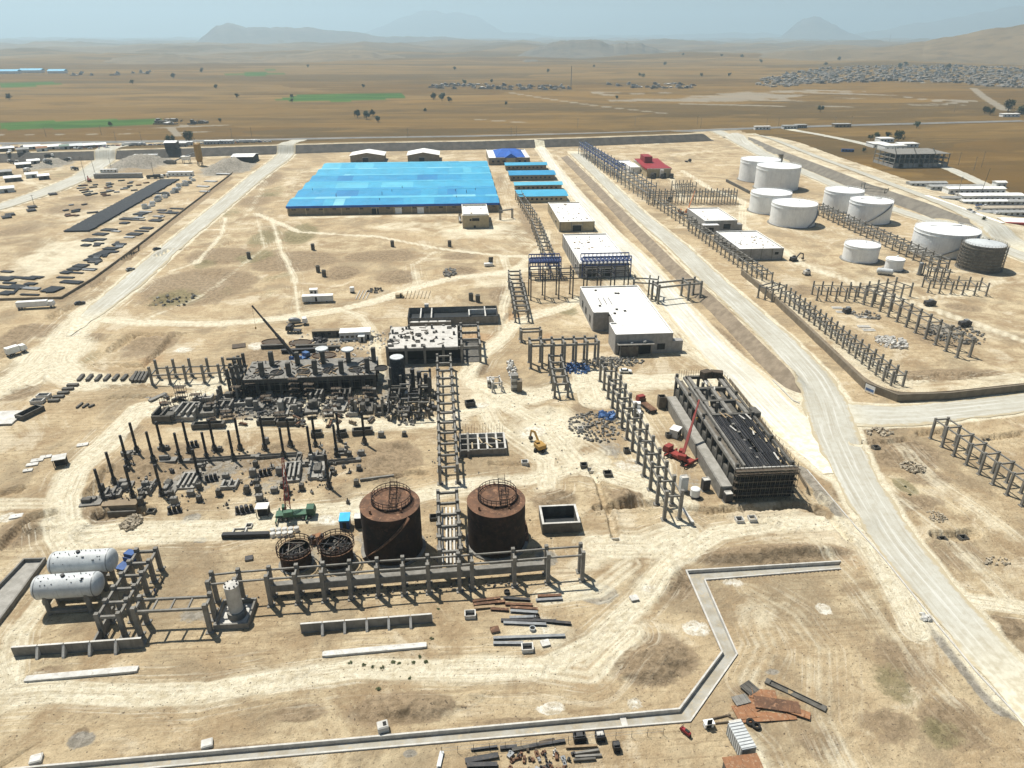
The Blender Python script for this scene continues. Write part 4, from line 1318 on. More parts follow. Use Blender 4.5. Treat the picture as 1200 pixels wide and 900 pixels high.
def rust_tank(label, px0, px1, top, foot, seed=0):
 x, y, R, H = solve_tank(px0, px1, top, foot)
 t = thing('rusty_tank', label, 'storage tank', (x, y, 0), 0, 'rusty steel tanks')
 part(t, 'foundation', 'cyl32', 'concrete', (0, 0, -.4), (2 * R + 1.6, 2 * R + 1.6, .75))
 for k in range(6):
  part(t, 'shell_course', 'cyl32', 'rust_dark', (0, 0, .3 + (H - .3) * k / 6), (2 * R - .05 * (k % 2), 2 * R - .05 * (k % 2), (H - .3) / 6))
 part(t, 'roof', 'cone', 'rust', (0, 0, H), (2 * R + .1, 2 * R + .1, .8))
 part(t, 'roof_ring', 'ring', 'rust_dark', (R * .05, R * .12, H + .1), (R * 1.36, R * 1.36, .75))
 part(t, 'inner_deck', 'cyl32', 'rust', (R * .05, R * .12, H + .3), (R * 1.29, R * 1.29, .42))
 r = raw_obj('handrail', *rail_mesh(R * .66, H + .8, 26, 1.4, .06), 'rust_dark', t)
 r.location = (R * .05, R * .12, 0)
    # access ladder frame standing on the roof
 lx = R * (.12 if seed == 0 else .22)
 for s in (-.8, .8):
  bar(t, 'gantry_rail', 'cube', 'rust_dark', (lx + s, -R * .45, H + 1.0), (lx + s, R * .62, H + 3.2), .14)
 for k in range(7):
  f = k / 6
  bar(t, 'gantry_rung', 'cube', 'rust_dark', (lx - .8, -R * .45 + f * R * 1.07, H + 1.0 + 2.2 * f), (lx + .8, -R * .45 + f * R * 1.07, H + 1.0 + 2.2 * f), .12)
  for s in (-.8, .8):
   bar(t, 'gantry_post', 'cube', 'rust_dark', (lx + s, -R * .45 + f * R * 1.07, H + .3), (lx + s, -R * .45 + f * R * 1.07, H + 2.0 + 2.4 * f), .09)
 raw_obj('spiral_stair', *stair_mesh(R, H, -2.7 if seed == 0 else -.2, -.9 if seed == 0 else 1.6), 'rust', t)
 for k in range(3):
  part(t, 'nozzle', 'cyl', 'rust', ((-.6 + .5 * k) * R, -R * .55, H + .15), (.5, .5, .9))
 part(t, 'manhole', 'cyl', 'rust', (R * .5, -R * .1, H + .3), (1.0, 1.0, .5))
 return t, R, H

def pit_box(label, px, py, sx, sy, h, mat='concrete_pale', group='small concrete pit boxes', rz=0.0, sink=.0):
 x, y = P(px, py)
 z = hz(x, y) - .15 - sink
 t = thing('pit_box', label, 'pit', (x, y, z), rz, group)
 part(t, 'wall', 'box', mat, (0, 0, 0), (sx, sy, h + .15))
 part(t, 'pit_floor', 'cube', 'opening', (0, 0, h * .12 + .05), (sx * .82, sy * .82, .04))
 for s in (-1, 1):
  part(t, 'lid_rail', 'cube', mat, (s * sx * .47, 0, h + .153), (sx * .1, sy * .98, .06))
 return t

def pedestal(label, px, py, sx, sy, h, mat='concrete', group='small concrete pedestals', rz=0.0, caps=1):
 x, y = P(px, py)
 z = hz(x, y) - .2
 t = thing('pedestal', label, 'foundation', (x, y, z), rz, group)
 part(t, 'footing', 'cube', mat, (0, 0, 0), (sx * 1.35, sy * 1.35, .4))
 part(t, 'block', 'bev', mat, (0, 0, .38), (sx, sy, h))
 for k in range(caps):
  part(t, 'anchor_bolt', 'cyl8', 'steel_dark', ((k - (caps - 1) / 2) * sx * .5, 0, .38 + h), (.14, .14, .5))
 return t

def equip_base(label, px, py, sx, sy, h, slots=2, mat='concrete_pale', rz=0.0, group='concrete equipment bases'):
 """raised base: ribs round dark pockets, stepped blocks or a frame of stub posts"""
 x, y = P(px, py)
 z = hz(x, y) - .3
 t = thing('equipment_base', label, 'foundation', (x, y, z), rz, group)
 r = random.Random(int(px * 7 + py))
 v = r.random()
 lo = h * r.uniform(.3, .55) + .3
 part(t, 'slab', 'cube', mat, (0, 0, 0), (sx, sy, lo))
 if v < .4:
  n = slots + 1
  for k in range(n):
   part(t, 'rib', 'cube', mat, (-sx / 2 + .3 + (sx - .6) * k / (n - 1), 0, lo - .003), (.55, sy * r.uniform(.7, .97), h * r.uniform(.4, .6)))
  part(t, 'end_rib', 'cube', mat, (0, r.choice((-1, 1)) * (sy / 2 - .25), lo - .004), (sx * .97, .5, h * .45))
  for k in range(slots):
   part(t, 'pocket', 'cube', 'opening', (-sx / 2 + .3 + (sx - .6) * (k + .5) / (n - 1), 0, lo), ((sx - .6) / (n - 1) - .62, sy * .6, .05))
 elif v < .72:
  for k in range(r.randint(2, 4)):
   part(t, 'step_block', 'bev', r.choice([mat, 'concrete', 'concrete_dark']), (r.uniform(-.3, .3) * sx, r.uniform(-.35, .35) * sy, lo - .05), (sx * r.uniform(.25, .5), sy * r.uniform(.15, .4), h * r.uniform(.4, 1.3)), r.uniform(-.1, .1))
  part(t, 'pocket', 'cube', 'opening', (0, -sy * .1, lo), (sx * .3, sy * .25, .06))
 else:
  for a in (-1, 1):
   for b in (-1, 0, 1):
    part(t, 'stub_post', 'cube', mat, (a * (sx / 2 - .4), b * (sy / 2 - .4), lo - .01), (.6, .6, h * r.uniform(.5, 1.5)))
   part(t, 'tie_beam', 'cube', 'concrete', (a * (sx / 2 - .4), 0, lo + h * .4), (.45, sy - .8, .4))
  part(t, 'machine_block', 'bev', 'concrete_dark', (0, 0, lo - .02), (sx * .4, sy * .5, h * .5))
 for k in range(r.randint(2, 5)):
  part(t, 'anchor_bolt', 'cyl8', 'steel_dark', (r.uniform(-.4, .4) * sx, r.uniform(-.4, .4) * sy, lo), (.1, .1, h * .7 + .4))
 return t

def pipe_stack(label, px, py, L, n, dia, rz=0.0, rows=1, mat='pipe_coat', group='pipe stacks in the yard', name='pipe_stack', gap=1.04):
 x, y = P(px, py)
 t = thing(name, label, 'pipe stack', (x, y, hz(x, y)), rz, group)
 for s in (-.35, .35):
  part(t, 'sleeper', 'cube', 'timber_dark', (0, s * L, -.1), (n * dia * 1.05, .25, .26))
 z = .16
 for r in range(rows):
  for k in range(n - r):
   o = part(t, 'pipe', 'tube', mat, (-(n - r - 1) / 2 * dia * gap + k * dia * gap, -L / 2 + random.uniform(-.2, .2), z + dia / 2), (dia, dia, L), (-math.pi / 2, 0, 0))
  z += dia * .87
 return t

def member(label, px0, py0, px1, py1, w_, h, mat, name, cat, s='ibeam', group=None, z=0.0, ends=True):
 """long member lying on the ground between two pixels"""
 a, b = P(px0, py0), P(px1, py1)
 L = math.dist(a, b)
 x, y = (a[0] + b[0]) / 2, (a[1] + b[1]) / 2
 o = solo(name, label, cat, s, mat, (x, y, hz(x, y) + z), (L, w_, h), math.atan2(b[1] - a[1], b[0] - a[0]), group)
 return o

def wheels(t, xs, yw, r, w_=.28):
 for x in xs:
  for s in (-1, 1):
   o = part(t, 'wheel', 'cyl', 'rubber', (x, s * yw - (w_ if s < 0 else 0) + (0 if s < 0 else 0), r), (2 * r, 2 * r, w_), (-math.pi / 2, 0, 0))
   part(o, 'rim', 'cyl8', 'steel_grey', (0, 0, -.02), (.55, .55, 1.04))

def _carbody(bm):
 prof = [(-2.2, .35), (2.2, .35), (2.2, .75), (1.95, .9), (.95, .98), (-1.9, 1.0), (-2.2, .9)]
 _extrude(bm, prof, .86)

def _cabin(bm):
 prof = [(-1.85, .98), (1.0, .96), (.35, 1.45), (-1.3, 1.48)]
 _extrude(bm, prof, .78, .62)

def _extrude(bm, prof, hw, hw_top=None):
 zm = max(p[1] for p in prof)
 zl = min(p[1] for p in prof)

 def wd(z):
  return hw if hw_top is None else hw + (hw_top - hw) * (z - zl) / (zm - zl)
 a = [bm.verts.new((x, -wd(z), z)) for x, z in prof]
 b = [bm.verts.new((x, wd(z), z)) for x, z in prof]
 n = len(prof)
 for i in range(n):
  bm.faces.new((a[i], a[(i + 1) % n], b[(i + 1) % n], b[i]))
 bm.faces.new(a[::-1])
 bm.faces.new(b)
 bmesh.ops.recalc_face_normals(bm, faces=bm.faces)

def car(label, px, py, rz, mat='white_paint', group='parked and moving cars', xyz=None, simple=False):
 if xyz is None:
  x, y = P(px, py)
  xyz = (x, y, hz(x, y) + .12)
 t = thing('car', label, 'car', xyz, rz, group)
 part(t, 'body', bm_mesh('carbody', mat, _carbody), mat, (0, 0, 0), 1)
 part(t, 'cabin', bm_mesh('cabin', 'glass_dark', _cabin), 'glass_dark', (0, 0, 0), 1)
 part(t, 'roof', 'cube', mat, (-.48, 0, 1.475), (1.7, 1.26, .05))
 if not simple:
  wheels(t, (-1.4, 1.4), .88, .33, .24)
  for s in (-1, 1):
   part(t, 'headlight', 'cube', 'tank_roof', (2.19, s * .6, .65), (.05, .35, .16))
 return t

def _cab(bm):
 _extrude(bm, [(-1.0, .9), (1.1, .9), (1.15, 1.8), (.8, 2.9), (-1.0, 2.95)], 1.2)

def truck(label, px, py, rz, cab='white_paint', bed='steel_grey', L=8.0, kind='box', group='trucks on the site', name='truck', xyz=None):
 if xyz is None:
  x, y = P(px, py)
  xyz = (x, y, hz(x, y) + .12)
 t = thing(name, label, 'truck', xyz, rz, group)
 part(t, 'chassis', 'cube', 'steel_dark', (0, 0, .65), (L, 1.0, .35))
 c = part(t, 'cab', bm_mesh('truckcab', cab, _cab), cab, (L / 2 - 1.0, 0, 0), 1)
 part(t, 'windscreen', 'cube', 'glass_dark', (L / 2 - .02, 0, 1.8), (.08, 2.1, .8), (0, -.3, 0))
 if kind == 'box':
  part(t, 'cargo_box', 'cube', bed, (-1.2, 0, 1.0), (L - 2.6, 2.4, 2.3))
 elif kind == 'flat':
  part(t, 'flat_bed', 'cube', bed, (-1.2, 0, 1.0), (L - 2.5, 2.4, .25))
  part(t, 'headboard', 'cube', bed, (L / 2 - 2.4, 0, 1.25), (.12, 2.4, 1.0))
 elif kind == 'tip':
  part(t, 'tipper_body', 'box', bed, (-1.2, 0, 1.0), (L - 2.6, 2.4, 1.5))
 elif kind == 'mixer':
  o = part(t, 'mixer_drum', 'dome', bed, (-1.0, 0, 2.2), (L - 2.8, 2.5, 2.5), (0, .2, 0))
  part(t, 'chute', 'cube', 'steel_grey', (-L / 2 + .1, 0, 1.6), (1.0, .5, .3))
 wheels(t, (L / 2 - 1.0, -L / 2 + 1.0, -L / 2 + 2.2), 1.2, .48, .4)
 return t

def truck_crane(label, px, py, rz, boom_az, boom_el, boom_L, body, boom, lattice=False, group='mobile cranes', tip_rz=None):
 x, y = P(px, py)
 t = thing('mobile_crane', label, 'crane', (x, y, hz(x, y) + .05), rz, group)
 part(t, 'chassis', 'cube', body, (0, 0, .8), (9.5, 2.4, .7))
 part(t, 'driver_cab', bm_mesh('truckcab', body, _cab), body, (3.9, 0, 0), 1)
 part(t, 'windscreen', 'cube', 'glass_dark', (4.95, 0, 1.8), (.08, 2.1, .8), (0, -.3, 0))
 wheels(t, (3.5, 2.0, -2.2, -3.5), 1.2, .55, .45)
 for sx in (2.9, -4.4):
  for s in (-1, 1):
   o = bar(t, 'outrigger', 'cube', body, (sx, s * 1.0, .95), (sx, s * 3.0, .95), .3)
   bar(t, 'outrigger_foot', 'cyl8', 'steel_dark', (sx, s * 2.95, -.05), (sx, s * 2.95, 1.0), .35)
 tt = part(t, 'turntable', 'cyl', 'steel_dark', (-1.6, 0, 1.5), (2.2, 2.2, .35))
 az = boom_az - rz
 ux, uy = math.cos(az), math.sin(az)
 part(t, 'counterweight', 'bev', body, (-1.6 - ux * 1.8, -uy * 1.8, 1.8), (1.4, 2.3, 1.4), az)
 part(t, 'operator_cab', 'bev', body, (-1.6 + ux * .6 - uy * 1.0, uy * .6 + ux * 1.0, 1.85), (1.6, 1.0, 1.6), az)
 r0 = Vector((-1.6 - ux * .6, -uy * .6, 2.9))
 d = Vector((ux * math.cos(boom_el), uy * math.cos(boom_el), math.sin(boom_el)))
 if lattice:
  s = Vector((-uy, ux, 0)) * .6
  u = d.cross(s).normalized() * .6
  cs = [s + u, -s + u, -s - u, s - u]
  for c in cs:
   bar(t, 'boom_chord', 'cyl8', boom, r0 + c, r0 + d * boom_L + c * .4, .16)
  n = int(boom_L / 1.5)
  for k in range(n):
   for j in range(4):
    f0, f1 = k / n, (k + 1) / n
    a = r0 + d * boom_L * f0 + cs[j] * (1 - .6 * f0)
    b = r0 + d * boom_L * f1 + cs[(j + 1) % 4] * (1 - .6 * f1)
    bar(t, 'boom_lacing', 'cyl8', boom, a, b, .09)
 else:
  bar(t, 'boom_base', 'cube', boom, r0, r0 + d * boom_L * .45, .75, .9)
  bar(t, 'boom_section', 'cube', boom, r0 + d * boom_L * .4, r0 + d * boom_L * .74, .58, .7)
  bar(t, 'boom_tip', 'cube', boom, r0 + d * boom_L * .7, r0 + d * boom_L, .42, .5)
  bar(t, 'lift_cylinder', 'cyl8', 'steel_grey', (-1.6 + ux * .7, uy * .7, 2.0), r0 + d * boom_L * .33 - Vector((0, 0, .4)), .32)
 tip = r0 + d * boom_L
 bar(t, 'hoist_rope', 'cyl8', 'steel_dark', tip, tip - Vector((0, 0, boom_L * .35)), .07)
 part(t, 'hook_block', 'bev', 'yellow_paint', (tip.x, tip.y, tip.z - boom_L * .35 - .7), (.4, .4, .8))
 return t

def excavator(label, px, py, rz, mat='yellow_paint', swing=0.0, group='excavators'):
 x, y = P(px, py)
 t = thing('excavator', label, 'excavator', (x, y, hz(x, y)), rz, group)
 for s in (-1, 1):
  tr = part(t, 'track', 'bev', 'rubber', (0, s * 1.2, 0), (4.0, .6, .95))
 part(t, 'undercarriage', 'cube', 'steel_dark', (0, 0, .4), (2.2, 1.9, .5))
 u = part(t, 'house', 'bev', mat, (-.4, 0, 1.05), (3.2, 2.6, 1.3), swing)
 cs, sn = math.cos(swing), math.sin(swing)

 def rp(a, b, c):
  return (a * cs - b * sn, a * sn + b * cs, c)
 part(t, 'cab', 'bev', mat, rp(.6, .75, 1.1), (1.5, 1.0, 1.75), swing)
 part(t, 'cab_glass', 'cube', 'glass_dark', rp(.62, .75, 1.9), (1.54, 1.04, .7), swing)
 bar(t, 'boom', 'cube', mat, rp(1.0, -.2, 1.7), rp(3.6, -.2, 4.2), .45, .6)
 bar(t, 'boom', 'cube', mat, rp(3.5, -.2, 4.2), rp(5.6, -.2, 3.6), .42, .55)
 bar(t, 'stick', 'cube', mat, rp(5.5, -.2, 3.8), rp(6.1, -.2, 1.4), .35, .45)
 part(t, 'bucket', 'bev', 'steel_dark', rp(5.8, -.2, .5), (1.0, 1.1, .95), swing)
 bar(t, 'hydraulic_ram', 'cyl8', 'steel_grey', rp(1.3, -.2, 1.2), rp(2.8, -.2, 3.2), .2)
 return t

def container(label, px, py, L, rz=0.0, mat='primer_grey', roof='white_paint', group='site cabins and containers', h=2.6, wd=2.6, name='site_cabin', nwin=3, xyz=None):
 if xyz is None:
  x, y = P(px, py)
  xyz = (x, y, hz(x, y))
 t = thing(name, label, 'cabin', xyz, rz, group)
 part(t, 'wall', 'cube', mat, (0, 0, .1), (L, wd, h))
 part(t, 'roof', 'cube', roof, (0, 0, h + .103), (L + .25, wd + .25, .14))
 for s in (-.4, .4):
  part(t, 'skid', 'cube', 'concrete', (s * L, 0, -.2), (.4, wd, .32))
 for k in range(nwin):
  o = part(t, 'window', 'cube', 'glass_dark', (-L / 2 + (k + .5) * L / (nwin + 1), -wd / 2, 1.15), (min(1.3, L / (nwin + 2)), .1, .95))
 part(t, 'door', 'cube', 'opening', (L / 2 - .9, -wd / 2, .15), (.9, .1, 2.0))
 return t

def stack_pole(label, base, top, k):
 x, y = P(*base)
 z = hz(x, y)
 H = tall(*base, top[1])
 t = thing('steel_stack', label, 'column', (x, y, z - .2), random.uniform(0, 1), 'black steel columns standing on pedestals')
 part(t, 'footing', 'cube', 'concrete_dark', (0, 0, 0), (1.7, 1.7, .45))
 part(t, 'pedestal', 'cube', 'concrete_dark', (0, 0, .44), (1.05, 1.05, 1.5))
 part(t, 'base_plate', 'cyl', 'steel_black', (0, 0, 1.94), (1.2, 1.2, .14))
 part(t, 'shaft', 'cyl', 'steel_black', (0, 0, 2.08), (.74, .74, H - 2.0))
 part(t, 'collar', 'cyl', 'steel_dark', (0, 0, H * .42), (.95, .95, .28))
 for a in range(3):
  an = a * 2.1 + .4
  bar(t, 'stay_bracket', 'cube', 'steel_dark', (math.cos(an) * 1.1, math.sin(an) * 1.1, .45), (math.cos(an) * .3, math.sin(an) * .3, 2.5), .12)
 return t

def utility_pole(label, px, py, H=10.0, lean=0.0, arms=1, group='utility poles', mat='concrete'):
 x, y = P(px, py)
 t = thing('utility_pole', label, 'pole', (x, y, hz(x, y) - .3), 0, group)
 part(t, 'shaft', 'taper', mat, (0, 0, 0), (.42, .42, H), (0, lean, 0))
 for k in range(arms):
  part(t, 'crossarm', 'cube', 'steel_dark', (lean * H, 0, H * (.94 - .1 * k)), (2.4, .14, .14))
  for s in (-1, 0, 1):
   part(t, 'insulator', 'cyl8', 'concrete_pale', (lean * H + s * 1.05, 0, H * (.94 - .1 * k) + .14), (.12, .12, .3))
 return t

# trees: tapered trunk, limbs and a crown of many small leaf faces
def tree_mesh(seed, n=900):
 r = random.Random(seed)
 V, F = [], []
 cl = [(r.uniform(-.55, .55), r.uniform(-.55, .55), r.uniform(.45, 1.25), r.uniform(.28, .5)) for _ in range(11)]
 for _ in range(n):
  cx, cy, cz, cr = r.choice(cl)
  d = Vector((r.gauss(0, 1), r.gauss(0, 1), r.gauss(0, .8))).normalized() * cr * (r.random() ** .45)
  p = Vector((cx, cy, cz)) + d
  a = Vector((r.gauss(0, 1), r.gauss(0, 1), r.gauss(0, 1))).normalized()
  b = a.cross(Vector((r.random(), r.random(), 1))).normalized()
  s = r.uniform(.05, .1)
  i = len(V)
  V += [tuple(p + a * s), tuple(p + b * s), tuple(p - a * s), tuple(p - b * s)]
  F.append((i, i + 1, i + 2, i + 3))
 return V, F

_CROWNS = {}

def tree(label, px, py, wpx, group='trees on the plain', mat='leaf', z=None, hk=1.15):
 x, y = P(px, py)
 S = wpx * mpx(px, py) / 1.7
 t = thing('tree', label, 'tree', (x, y, (hz(x, y) if z is None else z) - .2), random.uniform(0, 6.28), group)
 k = (random.randrange(5), mat)
 if k not in _CROWNS:
  _CROWNS[k] = raw('crown', *tree_mesh(k[0] * 7 + 1), mat)
 part(t, 'crown', _CROWNS[k], mat, (0, 0, S * .15), (S, S, S * hk))
 part(t, 'trunk', 'taper', 'bark', (0, 0, 0), (S * .14, S * .14, S * .95))
 for a in range(3):
  an = a * 2.1
  bar(t, 'limb', 'taper', 'bark', (0, 0, S * .5), (S * .4 * math.cos(an), S * .4 * math.sin(an), S * .95), S * .07)
 return t

def rubble(label, px, py, rx, ry, n, size, mat='rubble_rock', name='rubble_pile', seed=0, hgt=.6):
 """heap of broken pieces nobody could count"""
 r = random.Random(seed + int(px * 3 + py))
 cx, cy = P(px, py)
 wx = abs(P(px + rx, py)[0] - cx)
 wy = abs(P(px, py - ry)[1] - P(px, py + ry)[1]) / 2
 V, F = [], []
 z0 = hz(cx, cy)
 for _ in range(n):
  a, q = r.uniform(0, 6.283), math.sqrt(r.random())
  x, y = wx * q * math.cos(a), wy * q * math.sin(a)
  z = hgt * (1 - q) * r.random()
  s = size * r.uniform(.45, 1.3)
  m = Matrix.Rotation(r.uniform(0, 3), 3, 'X') @ Matrix.Rotation(r.uniform(0, 3), 3, 'Z')
  k = len(V)
  for dx, dy, dz in ((-1, -1, -.6), (1, -1, -.6), (1, 1, -.6), (-1, 1, -.6), (-.7, -.8, .6), (.8, -.6, .6), (.7, .8, .6), (-.8, .7, .6)):
   v = m @ Vector((dx * r.uniform(.7, 1.1), dy * r.uniform(.7, 1.1), dz * r.uniform(.7, 1.1))) * s * .5
   V.append((x + v.x, y + v.y, z + v.z + s * .2))
  for f in ((3, 2, 1, 0), (4, 5, 6, 7), (0, 1, 5, 4), (1, 2, 6, 5), (2, 3, 7, 6), (3, 0, 4, 7)):
   F.append(tuple(k + i for i in f))
 o = raw_obj(name, V, F, mat)
 o.location = (cx, cy, z0)
 return finish(o, label, 'rubble', kind='stuff')

# ------------------------------------------------------------------ the plain: villages, trees, highway traffic, far buildings
def house_mesh(k, wall, roof):
 r = random.Random(k)
 V, F, Mi = [], [], []

 def bx(x0, x1, y0, y1, z0, z1, top=1, side=0):
  b = len(V)
  V.extend([(x0, y0, z0), (x1, y0, z0), (x1, y1, z0), (x0, y1, z0), (x0, y0, z1), (x1, y0, z1), (x1, y1, z1), (x0, y1, z1)])
  for f, m in (((4, 5, 6, 7), top), ((0, 1, 5, 4), side), ((1, 2, 6, 5), side), ((2, 3, 7, 6), side), ((3, 0, 4, 7), side)):
   F.append(tuple(b + i for i in f))
   Mi.append(m)
 w_, d, h = r.uniform(9, 15), r.uniform(7, 10), r.uniform(3, 4.2)
 bx(-w_ / 2, w_ / 2, -d / 2, d / 2, -2, h)
 for s in (-1, 1):
  bx(-w_ / 2 - .1, w_ / 2 + .1, s * d / 2 - .15, s * d / 2 + .15, h - .2, h + .5)
 if k % 2:
  bx(-w_ / 2, w_ * .05, -d / 2, d * .2, h + .002, h + 2.8)
 else:
  bx(w_ / 2 + .002, w_ / 2 + 4.5, -d / 2, d / 2 + 3, -2, h * .8)
 for i in range(3):
  x = -w_ / 2 + (i + .5) * w_ / 3.2
  bx(x, x + 1.3, -d / 2 - .06, -d / 2 - .01, .2 if i == 1 else 1.2, 2.4, 2, 2)
    # courtyard wall
 bx(-w_ / 2 - 3, w_ / 2 + 4, -d / 2 - 7.3, -d / 2 - 7, -2, 1.8)
 me = bpy.data.meshes.new('house_%d' % k)
 me.from_pydata(V, [], F)
 for m in (wall, roof, 'opening'):
  me.materials.append(M(m))
 me.polygons.foreach_set('material_index', Mi)
 return me

HOUSES = [house_mesh(i, *m) for i, m in enumerate([('mud_wall', 'mud_roof'), ('block_wall', 'roof_grey'), ('mud_wall', 'white_roof'), ('concrete_dark', 'roof_grey'), ('block_wall', 'mud_roof'), ('concrete_dark', 'concrete_pale'), ('brown_wall', 'roof_grey'), ('block_wall', 'concrete_pale')])]

def village(label, poly, n, group, jit=.35):
 xs, ys = [p[0] for p in poly], [p[1] for p in poly]
 r = random.Random(n)
 k = 0
 seen = []
 tries = 0
 pw = poly
 while k < n and tries < 40000:
  tries += 1
  px, py = r.uniform(min(xs), max(xs)), r.uniform(min(ys), max(ys))
  if not in_poly(np.array([px]), np.array([py]), pw)[0]:
   continue
  if any(abs(px - a) < 5.2 and abs(py - b) < .62 for a, b in seen):
   continue
  seen.append((px, py))
  x, y = P(px, py)
  hi = r.randrange(8)
  sec = ['left part', 'middle', 'right part'][min(2, int(3 * (px - min(xs)) / (max(xs) - min(xs))))]
  solo('house', label % (['earthen', 'grey', 'white', 'grey', 'earthen', 'pale', 'grey', 'pale'][hi], sec), 'house', HOUSES[hi], None, (x, y, hz(x, y)), (r.uniform(.6, 1.0), r.uniform(.6, 1.0), r.uniform(.8, 1.1)), r.uniform(-.35, .35) + r.choice((0, 0, 1.57)), group)
  k += 1

village('low house with flat %s roof in the %s of the large village, upper right', [(882, 96), (902, 91), (935, 84), (960, 80), (1010, 79), (1080, 77.5), (1140, 78.5), (1215, 79.5), (1215, 104), (1150, 101), (1110, 97), (1040, 95.5), (990, 97), (940, 100), (905, 103), (890, 101)], 290, 'houses of the large village')
village('low house with %s roof in the %s of the strip hamlet', [(498, 101), (530, 98), (580, 98.5), (620, 101), (665, 101), (668, 105), (620, 105.5), (560, 104.5), (500, 104)], 52, 'houses of the strip hamlet')
village('low house with %s roof in the %s of the hamlet right of the mast', [(712, 99), (750, 99), (790, 97.5), (815, 99), (815, 104), (760, 104), (712, 102.5)], 24, 'houses of the small hamlet')
village('low house with %s roof in the %s of the upper left hamlet', [(84, 86), (130, 84.5), (180, 84), (186, 86), (120, 89), (84, 89)], 14, 'houses of the upper left hamlet')
village('farm house with %s roof in the %s of the left farmyard', [(178, 142), (225, 141), (240, 145), (190, 147)], 7, 'farm houses by the left field')

def village_rest(poly, n):
 xs, ys = [p[0] for p in poly], [p[1] for p in poly]
 r = random.Random(99)
 V, F, Mi = [], [], []
 pp = np.array([(r.uniform(min(xs), max(xs)), r.uniform(min(ys), max(ys))) for _ in range(n)])
 pp = pp[in_poly(pp[:, 0], pp[:, 1], poly)]
 q = np.array([P(*a) for a in pp])
 zz = terrain(q[:, 0], q[:, 1])
 for (x, y), z in zip(q, zz):
  w_, d, h = r.uniform(3, 6), r.uniform(3, 5), r.uniform(2.6, 4)
  b = len(V)
  V.extend([(x + i * w_, y + j * d, z + k) for k in (-1, h) for i, j in ((-1, -1), (1, -1), (1, 1), (-1, 1))])
  rf = r.choice((1, 1, 2, 3))
  for f, m in (((4, 5, 6, 7), rf), ((0, 1, 5, 4), 0), ((1, 2, 6, 5), 0), ((2, 3, 7, 6), 0), ((3, 0, 4, 7), 0)):
   F.append(tuple(b + i for i in f))
   Mi.append(m)
 o = raw_obj('village_houses', V, F, 'mud_wall')
 for m in ('roof_grey', 'block_wall', 'mud_roof'):
  o.data.materials.append(M(m))
 o.data.polygons.foreach_set('material_index', Mi)
 finish(o, 'dense mass of smaller houses and yards filling the large far village', 'houses', kind='stuff')

village_rest([(882, 96), (902, 91), (935, 84), (960, 80), (1010, 79), (1080, 77.5), (1140, 78.5), (1215, 79.5), (1215, 104), (1150, 101), (1110, 97), (1040, 95.5), (990, 97), (940, 100), (905, 103), (890, 101)], 1300)
for i, (px, py, w_, lb) in enumerate([(4, 86.5, 60, 'leftmost of three long blue-roofed sheds on the far plain'), (38, 85.5, 40, 'middle one of three long blue-roofed sheds on the far plain'), (68, 86, 30, 'rightmost of three long blue-roofed sheds on the far plain')]):
 x, y = P(px, py)
 L = w_ * mpx(px, py) * .6
 t = thing('farm_shed', lb, 'shed', (x, y, hz(x, y)), .06, 'blue sheds on the far plain')
 part(t, 'wall', 'cube', 'white_paint', (0, 0, -1), (L, 30, 8))
 part(t, 'roof', 'gable', 'blue_roof_1', (0, 0, 7.003), (L + 2, 32, 5))

# trees of the plain (pixel of foot, crown width in pixels)
TREES = [(11, 117, 7), (155, 99, 5), (203, 92, 6), (236, 85, 4), (253, 104, 5), (278, 115, 5), (342, 120, 4), (419, 138, 9), (430, 140, 10), (437, 136, 7), (443, 143, 7), (508, 117, 8), (518, 118, 8), (527, 120, 6), (498, 131, 4), (593, 123, 4), (533, 82, 4), (642, 85, 4), (576, 97, 4), (545, 99, 5), (426, 103, 4), (723, 116, 4), (696, 79, 3), (750, 90, 4), (754, 91, 4), (779, 76, 4), (822, 90, 4), (854, 90, 4), (892, 74, 4), (961, 131, 7), (1074, 150, 7), (1154, 133, 7), (1160, 135, 8), (1181, 131, 12), (1196, 134, 10), (983, 72, 5), (967, 78, 4), (869, 71, 4), (1054, 81, 6), (1061, 79, 5), (1110, 82, 6), (1084, 63, 5), (1170, 52, 8), (1180, 50, 6), (222, 168, 12), (200, 169, 10), (1052, 166, 11), (1027, 163, 8), (1040, 162, 7), (1020, 164, 6), (1150, 268, 5), (258, 143, 4), (342, 115, 4), (237, 82, 3), (361, 79, 3), (800, 68, 3), (845, 70, 3), (1035, 70, 3), (1157, 71, 3), (130, 148, 5), (1012, 178, 5)]
for i, (px, py, s) in enumerate(TREES):
 if px < 330:
  w1 = 'left part of the plain'
 elif px < 560:
  w1 = 'middle of the plain'
 elif px < 860:
  w1 = 'right of the centre on the plain'
 else:
  w1 = 'right part of the plain'
 tree('dark green round tree standing on the dry %s' % w1, px, py, s, group='trees, %s' % w1)

